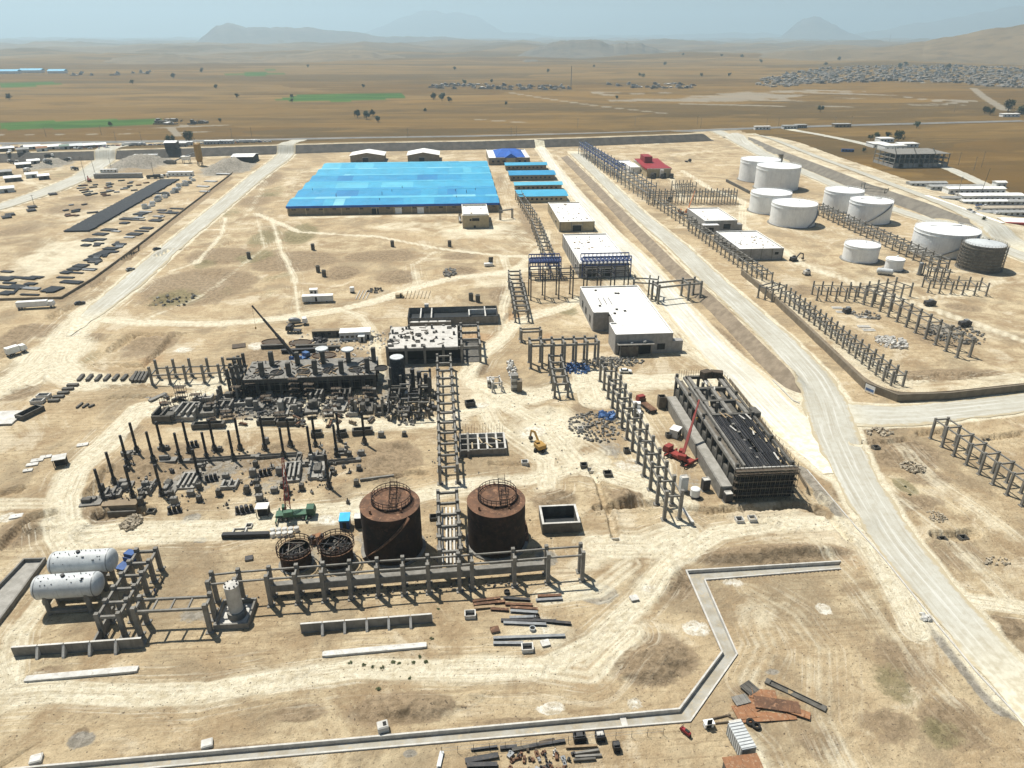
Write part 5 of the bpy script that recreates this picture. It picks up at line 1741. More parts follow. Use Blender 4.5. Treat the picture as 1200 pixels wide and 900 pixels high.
# mast and poles along the highway
for i, (px, ty, py) in enumerate([(669, 77, 104), (1041, 38, 55)]):
 x, y = P(px, py)
 H = tall(px, py, ty)
 t = thing('radio_mast', ['thin lattice radio mast beside the strip hamlet', 'thin radio mast on the skyline above the village'][i], 'mast', (x, y, hz(x, y)), 0, 'radio masts')
 for a in range(3):
  bar(t, 'mast_leg', 'cube', 'steel_grey', (1.2 * math.cos(a * 2.09), 1.2 * math.sin(a * 2.09), 0), (.3 * math.cos(a * 2.09), .3 * math.sin(a * 2.09), H), .5)
 for k in range(8):
  part(t, 'brace_ring', 'cyl8', 'steel_grey', (0, 0, H * k / 8), (2.4 * (1 - .75 * k / 8),) * 2 + (.4,))
for i, (px, py, h) in enumerate([(136, 166, 11), (166, 166, 11), (218, 164, 11), (272, 162, 11), (295, 160, 11), (478, 162, 11), (599, 162, 11), (605, 160, 11), (677, 148, 11), (744, 147, 11), (898, 150, 12), (912, 148, 11), (978, 148, 12), (997, 147, 12), (821, 150, 12), (817, 146, 11), (119, 158, 11), (54, 160, 11), (677, 150, 11), (1118, 132, 11)]):
 utility_pole('thin utility pole along the highway, %s from the left' % ORD[sorted([136, 166, 218, 272, 295, 478, 599, 605, 677, 744, 898, 912, 978, 997, 821, 817, 119, 54, 677.5, 1118]).index(px if i != 18 else 677.5)], px, py, h, group='highway poles')
for px, py, ty, lb in [(101, 213, 182, 'tall thin lamp pole by the left yard road'), (113, 208, 187, 'dark leaning pole beside the low white yard building'), (131, 200, 185, 'thin pole left of the gravel heap'), (145, 196, 182, 'thin pole standing behind the gravel heap'), (40, 240, 228, 'thin pole at the edge of the far left road'), (180, 205, 190, 'thin pole between the gravel heaps')]:
 utility_pole(lb, px, py, tall(px, py, ty), lean=-.05 if 'leaning' in lb else 0, group='yard poles')

# traffic along the highway (top left) and around the gate
r = random.Random(5)
cols = ['white_paint', 'white_paint', 'steel_grey', 'white_paint', 'blue_paint', 'red_paint']
k = 0
for px in np.arange(2, 318, 5.4):
 py = 167.2 - px * .012 + r.uniform(-.5, .5)
 x, y = P(px, py, 7)
 if r.random() < .25:
  truck('white truck in the queue parked along the far left highway', px, py, r.choice((0, 3.14)), kind='box', bed=r.choice(['white_paint', 'primer_grey']), L=10, group='trucks queued on the highway', xyz=(x, y, hz(x, y) + .3))
 else:
  car('small car in the queue parked along the far left highway', px, py, r.choice((0, 3.14)), r.choice(cols), 'cars queued on the highway', xyz=(x, y, hz(x, y) + .3), simple=True)

# camp of sheds and trucks beyond the far left road
for i, (px, py, wd, dp, mt) in enumerate([(40, 180, 14, 9, 'white_paint'), (62, 181, 18, 14, 'white_roof'), (85, 179, 20, 16, 'primer_grey'), (103, 178, 16, 14, 'white_roof'), (118, 176, 12, 10, 'white_paint'), (52, 186, 9, 8, 'rust_orange'), (28, 196, 12, 8, 'white_roof'), (40, 192, 10, 6, 'steel_grey'), (16, 212, 12, 9, 'white_roof'), (5, 225, 14, 9, 'primer_grey'), (38, 208, 9, 6, 'primer_grey'), (52, 210, 8, 5, 'white_paint'), (78, 182, 8, 8, 'green_paint'), (5, 205, 12, 8, 'roof_grey'), (10, 186, 14, 5, 'primer_grey'), (30, 188, 10, 5, 'roof_grey')]):
 x, y = P(px, py)
 t = thing('camp_shed', 'low shed in the camp at the far left, %s counted from the left edge' % ORD[sorted([40, 62, 85, 103, 118, 52, 28, 40.5, 16, 5, 38, 52.5, 78, 5.5, 10, 30]).index({7: 40.5, 11: 52.5, 13: 5.5}.get(i, px))], 'shed', (x, y, hz(x, y)), .5, 'sheds of the far left camp')
 part(t, 'wall', 'cube', r.choice(['block_wall', 'concrete_dark', 'primer_grey']), (0, 0, 0), (wd, dp, 3.2))
 part(t, 'roof', 'gable', mt, (0, 0, 3.203), (wd + 1, dp + 1, 1.4))
 part(t, 'door', 'cube', 'opening', (wd * .1, -dp / 2, 0), (2.2, .2, 2.4))
for i in range(34):
 px, py = r.uniform(36, 128), r.uniform(175.5, 184)
 car('car parked among the sheds of the far left camp', px, py, .5 + r.choice((0, 1.57)), r.choice(cols), 'cars in the far left camp', simple=True)
for i in range(9):
 px, py = r.uniform(8, 90), r.uniform(188, 202)
 truck('truck parked in the dusty camp at the far left', px, py, r.uniform(0, 3), kind=r.choice(['box', 'tip', 'flat']), bed=r.choice(['steel_grey', 'white_paint', 'steel_dark']), group='trucks in the far left camp')

# batching plant and gate, top left
t, w_, d = flat_block('yard_building', 'long low white-roofed building at the head of the pipe yard', (111, 209), (169, 207), (170, 203.2), 3.6, 'block_wall', 'white_roof', [('f', .06 + .105 * k, .8, 2.6, 1.6) for k in range(9)])
container('small white-roofed cabin behind the low yard building', 128, 202, 14, mat='white_paint', nwin=4)
container('short white cabin right of the low yard building', 212, 206, 21, mat='white_paint', nwin=5, h=3.4, wd=5)
container('long white cabin in front of the embankment, left of the silo', 172, 186, 22, mat='white_paint', nwin=5, h=3.2, wd=4)
for i, (px, py) in enumerate([(178, 209), (186, 209), (192, 208)]):
 truck('truck parked beside the low yard building, %s from the left' % ORD[i], px, py, 0.2, kind=['tip', 'box', 'tip'][i], bed='steel_dark', group='trucks beside the yard building')
x, y = P(235, 194)
t = thing('silo', 'tall yellow cement silo on a steel frame', 'silo', (x, y, hz(x, y)))
H = tall(235, 194, 168)
for a in range(4):
 bar(t, 'leg', 'cube', 'steel_dark', (2.3 * math.cos(a * 1.57 + .78), 2.3 * math.sin(a * 1.57 + .78), 0), (2.3 * math.cos(a * 1.57 + .78), 2.3 * math.sin(a * 1.57 + .78), H * .3), .5)
part(t, 'hopper', 'taper', 'yellow_paint', (0, 0, H * .3), (6.2, 6.2, H * .14), (math.pi, 0, 0)).location = (0, 0, H * .3)
part(t, 'barrel', 'cyl32', 'yellow_paint', (0, 0, H * .295), (6.2, 6.2, H * .68))
part(t, 'top_cap', 'cone', 'yellow_paint', (0, 0, H * .975), (6.3, 6.3, H * .06))
raw_obj('handrail', *rail_mesh(2.9, H * .98, 16, 1.1, .06), 'yellow_paint', t)
for k in range(2):
 part(t, 'band', 'ring', 'yellow_paint', (0, 0, H * (.5 + .2 * k)), (6.5, 6.5, .4))
t = thing('batching_plant', 'grey concrete batching plant with cabin beside the yellow silo', 'plant', U3(P(219, 191)))
part(t, 'control_cabin', 'cube', 'white_paint', (0, 0, 3), (7, 5, 3))
part(t, 'cabin_roof', 'cube', 'white_roof', (0, 0, 6.003), (8, 6, .3))
for s in (-1, 1):
 for q in (-1, 1):
  part(t, 'leg', 'cube', 'steel_dark', (s * 3, q * 2, 0), (.4, .4, 3))
bar(t, 'conveyor', 'cube', 'steel_grey', (-14, -2, 1), (8, 2, 9), 1.6, 1.0)
part(t, 'aggregate_bin', 'box', 'concrete', (-14, -4, 0), (10, 6, 3))
x, y = P(204, 183)
t = thing('batching_shed', 'dark steel framed shed left of the batching plant', 'shed', (x, y, hz(x, y)))
part(t, 'wall', 'cube', 'steel_dark', (0, 0, 0), (11, 10, 6))
part(t, 'roof', 'gable', 'white_paint', (0, 0, 6.003), (12, 11, 1.5))
t, w_, d = gable_shed('open_shed', 'white-roofed open shed beside the right gravel heap', (272, 191), (297, 191), (286, 180), 5.5, 1.2, 'opening', 'white_roof', 'x', group=None, cat='shed')
for i, (px, py, L, mt) in enumerate([(214, 170, 22, 'white_paint'), (249, 168.5, 16, 'primer_grey'), (265, 167.5, 16, 'white_paint'), (208, 174, 20, 'roof_grey')]):
 x, y = P(px, py, 5)
 container('long pale cabin at the highway gate, %s from the left' % ORD[sorted([214, 249, 265, 208]).index(px)], px, py, L, mat=mt, nwin=4, h=3.6, wd=6, group='cabins at the highway gate', xyz=(x, y, hz(x, y)))
excavator('small red excavator by the low yard building', 105, 213, 2.2, 'red_paint')

# houses and yards at the right end of the highway
for i, (px, py, wd, dp, mt, rf) in enumerate([(925, 149, 18, 8, 'primer_grey', 'roof_grey'), (938, 148, 14, 8, 'block_wall', 'roof_grey'), (893, 150, 20, 5, 'white_paint', 'white_roof'), (986, 147, 22, 9, 'brown_wall', 'roof_grey'), (1183, 135, 26, 9, 'white_paint', 'white_roof'), (1200, 132, 22, 10, 'brown_wall', 'mud_roof')]):
 x, y = P(px, py, 2)
 t = thing('roadside_building', 'low roadside building at the right end of the highway, %s from the left' % ORD[sorted([925, 938, 893, 986, 1183, 1200]).index(px)], 'building', (x, y, hz(x, y)), 0, 'roadside buildings')
 part(t, 'wall', 'cube', mt, (0, 0, -1), (wd, dp, 5))
 part(t, 'roof', 'cube', rf, (0, 0, 4.003), (wd + 1, dp + 1, .4))
 for k in range(4):
  part(t, 'window', 'cube', 'opening', (-wd / 2 + (k + .6) * wd / 4.4, -dp / 2, 1), (2, .2, 1.5))

# ------------------------------------------------------------------ blue warehouse and the buildings round it
def warehouse():
 H = 6.2
 a, b = P(339, 251), P(585, 250)
 c = P(376, 191, H)
 x0, x1, y0, y1 = a[0], b[0], (a[1] + b[1]) / 2, c[1]
 W_, D_ = x1 - x0, y1 - y0
 t = thing('warehouse', 'huge low warehouse with bright blue sheet roof in many bays', 'warehouse', ((x0 + x1) / 2, (y0 + y1) / 2, 0))
 part(t, 'wall', 'cube', 'brown_wall', (0, 0, -.3), (W_, D_, H - .2))
 part(t, 'fascia', 'cube', 'blue_roof_deep', (0, -D_ / 2 - .35, H - 1.3), (W_ + 1.2, .5, 1.4))
 n = 6
 bay = D_ / n
 rise = 1.5
 an = math.atan2(rise, bay / 2)
 sl = math.hypot(rise, bay / 2)
 r = random.Random(11)
 rows = [[0, 5, 4, 1], [2, 4, 2, 5], [0, 3, 0, 5], [0, 5, 1, 0], [1, 2, 2, 4], [1, 2, 5, 1], [0, 3, 0, 5], [2, 2, 4, 1], [1, 1, 2, 5], [2, 2, 1, 4], [1, 2, 2, 1], [2, 2, 4, 1]]
 for k in range(2 * n):
  s = 1 if k % 2 == 0 else -1
  yc = -D_ / 2 + (k + .5) * bay / 2
  x = -W_ / 2 - .6
  while x < W_ / 2 + .6 - .5:
   wd = min(r.choice((5, 7, 9, 12, 16, 24)), W_ / 2 + .6 - x)
   if W_ / 2 + .6 - x - wd < 3:
    wd = W_ / 2 + .6 - x
   cch = r.choice(rows[k]) if r.random() < .45 else rows[k][0]
   part(t, 'roof_panel', 'cube', 'blue_roof_%d' % cch, (x + wd / 2, yc, H + rise / 2 - .1 + r.uniform(0, .05)), (wd - .05, sl + .04, .14), (s * an, 0, 0))
   x += wd
  if s < 0:
   part(t, 'ridge_cap', 'cube', 'blue_roof_2', (0, yc - bay / 4, H + rise + .0), (W_ + 1.2, .7, .12))
  else:
   part(t, 'valley_gutter', 'cube', 'blue_roof_deep', (0, yc - bay / 4 + .1, H - .04), (W_ + 1.0, .7, .12))
 for u in (.41, .52, .625, .88):
  d = part(t, 'door', 'cube', 'white_paint' if u > .45 else 'opening', (-W_ / 2 + u * W_, -D_ / 2, 0), (4.5, .2, 4.0))
  part(d, 'door_frame', 'cube', 'concrete_pale', (0, 0, 1.0), (1.2, 1.6, .08))
 for u in np.arange(.03, 1.0, .063):
  part(t, 'window', 'cube', 'glass_dark', (-W_ / 2 + u * W_, -D_ / 2, 3.4), (2.6, .16, 1.0))
 for i in range(13):
  part(t, 'pilaster', 'cube', 'tan_wall', (-W_ / 2 + .4 + (W_ - .8) * i / 12, -D_ / 2 - .1, 0), (.6, .2, H - 1.5))
 for i in range(10):
  part(t, 'roof_vent', 'cyl8', 'steel_dark', (r.uniform(-.45, .48) * W_, r.uniform(-.5, -.2) * D_, H + .3), (.35, .35, 2.2))

warehouse()
for i, (x0, x1, yb, bp) in enumerate([(411, 450, 190, (440, 178)), (478, 514.5, 189.5, (500, 177))]):
 gable_shed('gable_shed', ['left one of two white gabled sheds behind the blue warehouse', 'right one of two white gabled sheds behind the blue warehouse'][i], (x0, yb), (x1, yb), bp, 6.0, 2.6, 'brown_wall', 'white_roof', 'y', [('f', .45, 0, 5, 4), ('r', .3, 2, 3, 2)], over=.8, group='white gabled sheds')
t, w_, d = flat_block('office_building', 'tan building with white terraces and a blue hipped centre roof', (573, 193.5), (621, 193), (600, 175), 6.5, 'brown_wall', 'white_roof', [('f', .1 + .13 * k, 2.5, 2.2, 1.8) for k in range(7)], roofbits=3)
part(t, 'blue_roof', 'hip', 'blue_roof_deep', (w_ * .03, -d * .02, 6.7), (w_ * .72, d * .9, 4.6))
part(t, 'entrance_gable', 'gable_y', 'blue_roof_deep', (w_ * .03, -d * .3, 6.9), (w_ * .3, d * .5, 3.6))
part(t, 'porch', 'cube', 'tan_wall', (w_ * .03, -d / 2 - 1.4, 0), (w_ * .22, 2.6, 6.6))
for i, (fl, fr, bk, rm) in enumerate([((593, 200), (640, 199), (640, 190.5), 1), ((598, 212), (650, 211), (648, 199.5), 0), ((604, 224), (658, 223), (655, 213.2), 2), ((608, 238), (664, 236.5), (660, 222), 1)]):
 gable_shed('blue_roof_hall', 'low hall with bright blue roof beside the warehouse, %s from the back' % ORD[i], fl, fr, bk, 4.6, 1.3, 'brown_wall' if i < 3 else 'tan_wall', 'blue_roof_%d' % rm, 'x', [('f', .08 + .1 * k, 1.8, 1.6, 1.4) for k in range(9)], over=1.0, group='blue-roofed halls in a row')
t, w_, d = flat_block('switch_house', 'tan cube building with white roof in front of the warehouse', (542.5, 268), (573, 267), (571, 239), 8.2, 'tan_wall', 'white_roof', [('f', .5, 4.6, 4.6, 1.8), ('f', .3, 4.6, 1.2, 1.4), ('f', .45, 0, 1.4, 1.8)], roofbits=8)
for k in range(3):
 part(t, 'stair_flight', 'cube', 'steel_grey', (-w_ / 2 - 1.6, -1 + k * 1.5, .4 + k * 2.0), (1.1, 4.2, .2), (.5 * (1 if k % 2 else -1), 0, 0))
for s in (-2.4, -.9):
 for q in (-2.5, 3.5):
  part(t, 'stair_post', 'cube', 'steel_grey', (-w_ / 2 + s, q, 0), (.18, .18, 6.5))
for q in (-.4, .4):
 part(t, 'roof_beam', 'cube', 'concrete_pale', (0, q * d, 7.75), (w_ * .95, .4, .6))

t, w_, d = flat_block('substation', 'small tan substation with white cluttered roof, farthest of the row', (656, 272.5), (696, 270.5), (660, 237), 6.2, 'tan_wall', 'white_roof', [('f', .5, 0, 5.5, 4.0), ('l', .3, 2, 3, 1.5), ('l', .7, 2, 3, 1.5)], roofbits=42, bands=True)
t, w_, d = flat_block('substation', 'grey substation with long white roof, second of the row', (679, 326.5), (736, 324), (690, 274), 7.4, 'block_wall', 'white_roof', [('f', .25, 0, 4, 4.5), ('f', .55, 0, 4, 4.5), ('l', .2, 2, 3, 2)], roofbits=40, bands=True)
part(t, 'roof_step', 'cube', 'white_roof', (0, -d * .28, 7.0), (w_ * .94, d * .38, .55))

# L-shaped white-roofed control building
def control_building():
 H = 8.2
 bl, br = P(680.5, 335.6, H), P(746.5, 335.6, H)
 fr = P(789, 390, H)
 nl = P(699, 366, H)
 fl2 = P(722.5, 391.5, H)
 x0, x1 = bl[0], (br[0] + fr[0]) / 2
 yb, yn, yf = (bl[1] + br[1]) / 2, nl[1], (fr[1] + fl2[1]) / 2
 x2 = fl2[0]
 t = thing('control_building', 'large L-shaped grey building with bright white roof', 'building', ((x0 + x1) / 2, yf, 0))
 cx = (x0 + x1) / 2
 poly = [(x0 - cx, yn - yf), (x2 - cx + 2.2, yn - yf), (x2 - cx + 2.2, yn - yf - (yn - yf) * .52), (x2 - cx, yn - yf - (yn - yf) * .52), (x2 - cx, 0), (x1 - cx, 0), (x1 - cx, yb - yf), (x0 - cx, yb - yf)]
 n = len(poly)
 V = [(x, y, -.3) for x, y in poly] + [(x, y, H - .4) for x, y in poly]
 raw_obj('roof', V, [tuple(range(n, 2 * n))] + [(i, (i + 1) % n, n + (i + 1) % n, n + i) for i in range(n)], 'white_roof', t)
 for i in range(n):
  (ax, ay), (bx, by) = poly[i], poly[(i + 1) % n]
  L = math.hypot(bx - ax, by - ay)
  nx, ny = (by - ay) / L, -(bx - ax) / L
  an = math.atan2(by - ay, bx - ax)
  mx, my = (ax + bx) / 2 + nx * .2, (ay + by) / 2 + ny * .2
  part(t, 'wall', 'cube', 'block_wall', (mx, my, -.3), (L + (.38 if i % 2 == 0 else 0), .38, H + .3 + (.004 if i % 2 else 0)), an)
  part(t, 'coping', 'cube', 'white_roof', (mx, my, H + .01), (L + (.5 if i % 2 == 0 else -.1), .5, .12), an)
 yy = (yb - yf)
 for k in range(6):
  part(t, 'buttress', 'cube', 'block_wall', (x1 - cx + 2.1, yy * (.06 + .17 * k), -.2), (3.4, .7, 4.6 - .2 * (k % 3)))
 part(t, 'annex', 'cube', 'block_wall', (x1 - cx + 2.4, 1.2, -.2), (4.2, 2.6, 5.0))
 for x, w_, h, z in ((x2 - cx + 2.8, 3.5, 4.2, 0), ((x2 - cx + x1 - cx) / 2, 5.5, 4.4, 0), (x1 - cx - 4.0, 3.0, 2.4, 1.6)):
  part(t, 'door' if z == 0 else 'window', 'cube', 'opening', (x, -.4, z), (w_, .2, h))
 part(t, 'canopy', 'cube', 'concrete', ((x2 + x1) / 2 - cx - 3.5, -1.6, 4.6), (14, 2.6, .3))
 for k in range(3):
  part(t, 'canopy_post', 'cube', 'concrete', ((x2 + x1) / 2 - cx - 9.5 + 6 * k, -2.6, 0), (.4, .4, 4.6))
 for k, v in enumerate((.2, .5, .75)):
  part(t, 'window', 'cube', 'opening', (x0 - cx - .4, (yn - yf) + (yb - yn) * v, 1.6), (.2, 2.6, 3))
 for k in range(3):
  part(t, 'roof_slot', 'cube', 'opening', (x0 - cx + 5 + k * 2.2, yy * .68, H - .4), (.28, 9, .08), .0)
 rr = random.Random(4)
 for k in range(9):
  part(t, 'roof_curb', 'box', 'concrete_dark', (x0 - cx + rr.uniform(3, 16), yy * rr.uniform(.3, .97), H - .4), (1.0, 1.0, .45))
 part(t, 'satellite_dish', 'dome', 'white_paint', ((x2 + x1) / 2 - cx, -1.3, 5.3), (1.6, .4, 1.6), (.6, 0, .3))
 part(t, 'satellite_dish', 'dome', 'white_paint', ((x2 + x1) / 2 - cx - 5, -1.3, 4.9), (1.4, .4, 1.4), (.6, 0, .3))
 part(t, 'scaffold_bay', 'cube', 'scaffold', ((x2 + x1) / 2 - cx - 6, -2.9, 0), (6.5, .2, 4.3))

control_building()

# blue and grey steel rack across the road
rack('tall grey and blue steel pipe rack crossing behind the white-roofed control building', along((622, 352), (735, 347), 8), 6.5, tall(622, 352, 318), .5, 'steel_dark', (.72, .93), .45, name='pipe_rack', footing=True)
rack('steel rack over the road right of the control building', [(741, 350), (759, 351), (769, 352)], 7, 9.5, .6, 'concrete', (.85,), .6)
rack('concrete portal over the inner road beside the main road bank', [(771, 356), (806, 352), (820, 351)], 6.5, 9.0, .8, 'concrete', (.9,), .8)
for i, (a, b) in enumerate([((621, 327), (657, 326)), ((682, 326), (738, 324))]):
 p0, p1 = P(*a), P(*b)
 L = p1[0] - p0[0]
 t = thing('blue_steel_frame', ['dark blue steel frame left of the second white roof', 'dark blue steel frame against the second white-roofed building'][i], 'steel frame', (p0[0], p0[1], 0), 0, 'dark blue steel frames')
 for k in range(13):
  part(t, 'post', 'cube', 'blue_steel', (L * k / 12, 0, 6.2), (.35, .35, 4.6))
  part(t, 'post', 'cube', 'blue_steel', (L * k / 12, 6, 6.2), (.35, .35, 4.6))
  bar(t, 'brace', 'cube', 'blue_steel', (L * k / 12, 0, 6.4), (L * min(k + 1, 12) / 12 + .01, 6, 10.4), .25)
  part(t, 'cross_beam', 'cube', 'blue_steel', (L * k / 12, 3, 8.4), (.4, 6, .5))
 for q in (0, 6):
  for z in (6.2, 8.4, 10.6):
   part(t, 'girder', 'cube', 'blue_steel', (L / 2, q, z), (L, .4, .5))
  for k in range(4):
   part(t, 'leg', 'cube', 'blue_steel', (L * k / 3, q, -.2), (.5, .5, 6.6))

# pipe rack beside the substations going back to the halls
rack('narrow concrete rack running back between warehouse and substations', along((621, 262), (604, 234), 9), 4.5, 6.5, .5, 'concrete', (.9,), .5, side=-1)
rack('middle concrete rack leading to the blue steel frame', along((643, 322), (623, 268), 13), 4.8, 7.0, .55, 'concrete', (.9,), .55, side=-1)
rack('dark ladder-like concrete rack below the blue steel frame', along((604, 378), (596, 330), 10), 5.6, 6.0, .7, 'concrete', (.92,), .7, side=-1)
rack('short concrete portal in front of the ladder-like rack', [(611, 401), (634, 400)], 3.2, 5.0, .8, 'concrete', (.92,), .7)
rack('small concrete goal frame near the tan cube building', [(587, 258), (601, 256)], 1.5, 6.5, .5, 'concrete', (.96,), .5, longs=True)

# ------------------------------------------------------------------ right of the main road: racks, red building, tanks
rack('long dark blue steel rack starting beside the main road at the embankment', along((758, 238), (678, 181), 21), 6, tall(758, 238, 214), .55, 'steel_grey', (.5, .82), .5, side=-1)
t = thing('blue_cable_bridge', 'dark blue braced girder on the far end of the roadside rack', 'girder', (*P(725, 211), 0))
a, b = Vector((*P(725, 211), 0)), Vector((*P(679, 180), 0))
d = b - a
for q in (0, 5):
 for z in (8.2, 11.4):
  bar(t, 'chord', 'cube', 'blue_steel', (q, 0, z), (d.x + q, d.y, z), .55)
for k in range(22):
 f, g = k / 22, (k + 1) / 22
 for q in (0, 5):
  bar(t, 'diagonal', 'cube', 'blue_steel', (d.x * f + q, d.y * f, 8.2), (d.x * g + q, d.y * g, 11.4), .35)
 bar(t, 'cross_tie', 'cube', 'blue_steel', (d.x * f, d.y * f, 11.4), (d.x * f + 5, d.y * f, 11.4), .4)
 bar(t, 'post', 'cube', 'blue_steel', (d.x * f, d.y * f, 0), (d.x * f, d.y * f, 11.4), .4)
rack('concrete rack crossing right of the main road below the red building', along((760, 240), (862, 239), 16), 6, tall(760, 240, 223), .6, 'concrete', (.55, .8), .45)
rack('short column group behind the crossing rack', along((793, 226), (815, 225), 6), 10, 7.5, .55, 'concrete', (.6,), .4)
rack('roadside concrete rack from the crossing rack towards the grey block house', along((806, 268), (766, 242), 10), 5, 6.2, .55, 'concrete', (.9,), .5, side=-1)
rack('roadside concrete rack in front of the two grey block houses', along((892, 334), (807, 271), 19), 5, 6.4, .55, 'concrete', (.9,), .5, side=-1)
rack('short wide concrete frame at the end of the roadside rack', along((888, 349), (904, 354), 3), 10, 6.5, .6, 'concrete', (.9,), .5)
rack('long roadside concrete rack ending at the retaining wall corner', along((1042, 458), (913, 356), 20), 4.4, tall(1050, 462, 432) * .78, .62, 'concrete', (.8,), .42, side=-1)
rack('double row of bare concrete columns left of centre of the tank site', along((957, 352), (1012, 354), 6), 8.5, 6.6, .6, 'concrete', (.72,), .35)
rack('second half of the double column row in the tank site', along((1012, 357), (1066, 348), 6), 9, 7, .6, 'concrete', (.72,), .35)
rack('free concrete rack below the small grey tank', along((1087, 343), (1155, 347), 6), 8.5, 6.4, .6, 'concrete', (.72,), .35)
rack('dark concrete column row slanting through the right site', along((1121, 419), (1012, 354), 11), 5.2, tall(1121, 419, 396), .75, 'concrete', (.9,), .4, side=-1, longs=True)
rack('short column group beside the grey mesh tank', along((1085, 328), (1110, 330), 4), 8, 6.5, .6, 'concrete', (.72,), .4)
rack('long concrete pipe rack running diagonally between the white tanks', along((1097, 318), (953, 250), 21), 6, 7.0, .6, 'concrete', (.62, .9), .5, side=-1)
rack('near concrete pipe rack at the right edge beyond the branch road', along((1090, 514), (1215, 606), 9), 4.2, tall(1090, 514, 490), .6, 'concrete', (.95,), .42, side=1, rungs=0)
rack('thin portal frame by the perimeter road behind the tanks', [(1008, 225), (1035, 232)], 3, 7, .5, 'concrete', (.9,), .4)

t, w_, d = flat_block('red_roof_building', 'small building with maroon roof and maroon box on top', (758, 209), (785, 208), (768, 187), 7.5, 'tan_wall', 'white_roof', [('f', .3, 0, 4, 4), ('f', .72, 0, 3.5, 4), ('l', .4, 2, 4, 2)])
part(t, 'roof_slope', 'cube', 'maroon', (0, 1, 7.7), (w_ * 1.05, d * .8, .4), (.06, 0, 0))
part(t, 'roof_apron', 'cube', 'maroon', (0, -d * .3, 6.6), (w_ * 1.06, d * .38, 1.3))
part(t, 'tower_box', 'cube', 'maroon', (-w_ * .12, d * .22, 8.2), (w_ * .34, d * .32, 5.2))
part(t, 'side_wing', 'cube', 'white_paint', (-w_ * .72, d * .2, 0), (w_ * .42, d * .5, 5.5))
part(t, 'cylinder_unit', 'cyl', 'concrete_pale', (w_ * .1, -d / 2 - 2, 0), (3.4, 3.4, 7))
for k in range(3):
 part(t, 'machine', 'bev', 'steel_dark', (-w_ * .3 + k * w_ * .4, -d / 2 - 3, 0), (3, 3, 4))
flat_block('low_white_roof', 'low white roofed base left of the maroon building', (722, 194), (741, 193), (735, 187.5), 2.0, 'concrete', 'white_roof', [('f', .5, 0, 2, 1.4)])
t, w_, d = flat_block('block_house', 'small stepped grey block house with white roof beside the tanks', (825, 272), (862, 270.5), (850, 243), 6.8, 'block_wall', 'white_roof', [('f', .25, 0, 2.6, 4), ('f', .7, 1.5, 4.4, 3.2), ('l', .5, 1, 3, 3)], roofbits=8)
part(t, 'lower_wing', 'cube', 'block_wall', (-w_ * .36, -d / 2 - 2.4, -.2), (w_ * .5, 4.8, 5.2))
part(t, 'wing_roof', 'cube', 'white_roof', (-w_ * .36, -d / 2 - 2.4, 5.003), (w_ * .5 - .6, 4.2, .15))
part(t, 'wing_door', 'cube', 'opening', (-w_ * .36, -d / 2 - 4.8, 0), (3, .2, 3.6))
part(t, 'step_wing', 'cube', 'block_wall', (w_ / 2 + 1.8, -d / 2 + 2.5, -.2), (3.6, 5, 4.4))
flat_block('block_house', 'larger grey block house with cluttered white roof by the roadside rack', (866, 306), (916, 304), (870, 270.5), 6.4, 'block_wall', 'white_roof', [('f', .1, 0, 2.2, 2.6), ('f', .85, 3, 2, 1.5), ('l', .6, 2, 3, 2)], roofbits=26, bands=True)

TK = [('backmost white storage tank at the left of the group', 865, 910, 186.5, 214.5, None), ('large white storage tank just right of the backmost one', 883.5, 933, 194, 224.5, None), ('white storage tank left in the front pair of the left group', 877, 923, 225, 252, None),
      ('white storage tank with dark spiral stair in the front pair', 901, 952, 237.5, 267.5, (-1.35, .3)), ('white tank on the far side of the diagonal rack, left of the pair', 963, 1006, 222.5, 249.5, None), ('white tank with spiral stair, right of the pair beyond the rack', 992, 1039, 234.5, 263.5, (-2.3, -.9)),
      ('widest white tank, next to the grey mesh tank', 1067, 1136, 268, 302.5, (-2.4, -.9)), ('small isolated white tank in front of the diagonal rack', 986.5, 1025.5, 286, 309, None)]
for lb, a, b, tp, ft, st in TK:
 t, R, H = store_tank(lb, a, b, tp, ft, stair=st, hump=.035)
 if 'widest' in lb or 'spiral stair, right' in lb:
  part(t, 'roof_walkway', 'cube', 'steel_dark', (R * .1, R * .25, H + .5), (R * 1.1, .8, .25), -.05)
store_tank('very small white tank beside the horizontal drum', 1036, 1056, 303, 318.5, hump=.12, courses=3, rail=False)
t, R, H = store_tank('dark grey tank wrapped in scaffold mesh with pale roof', 1122.5, 1167, 285, 319.5, 'tank_grey', 'primer_grey', hump=.09, name='scaffolded_tank', group=None, courses=8)
for k in range(8):
 part(t, 'scaffold_hoop', 'ring', 'scaffold', (0, 0, .6 + H * k / 8.2), (2 * R + 1.8, 2 * R + 1.8, .14))
for k in range(36):
 a = k * 2 * math.pi / 36
 part(t, 'scaffold_pole', 'cyl8', 'scaffold', ((R + .9) * math.cos(a), (R + .9) * math.sin(a), 0), (.13, .13, H + .6))
x, y = P(1037, 322)
t = thing('horizontal_drum', 'dark green-grey horizontal drum lying beside the smallest white tank', 'drum', (x, y, 0), -.5)
part(t, 'shell', 'cyl32', 'primer_grey', (-3.5, 0, 1.8), (3.0, 3.0, 6.4), (0, math.pi / 2, 0))
for s in (-3.5, 2.9):
 part(t, 'end_cap', 'dome', 'primer_grey', (s, 0, 1.8), (1.4, 3.0, 3.0))
for s in (-2, 1.6):
 part(t, 'saddle', 'cube', 'concrete', (s, 0, -.2), (.6, 2.6, 1.2))
x, y = P(1077, 322)
t = thing('vertical_drum', 'small upright grey drum at the end of the diagonal rack', 'drum', (x, y, 0))
part(t, 'shell', 'cyl', 'steel_grey', (0, 0, .6), (2, 2, 5.5))
part(t, 'head', 'dome', 'steel_grey', (0, 0, 6.1), (2, 2, 1))
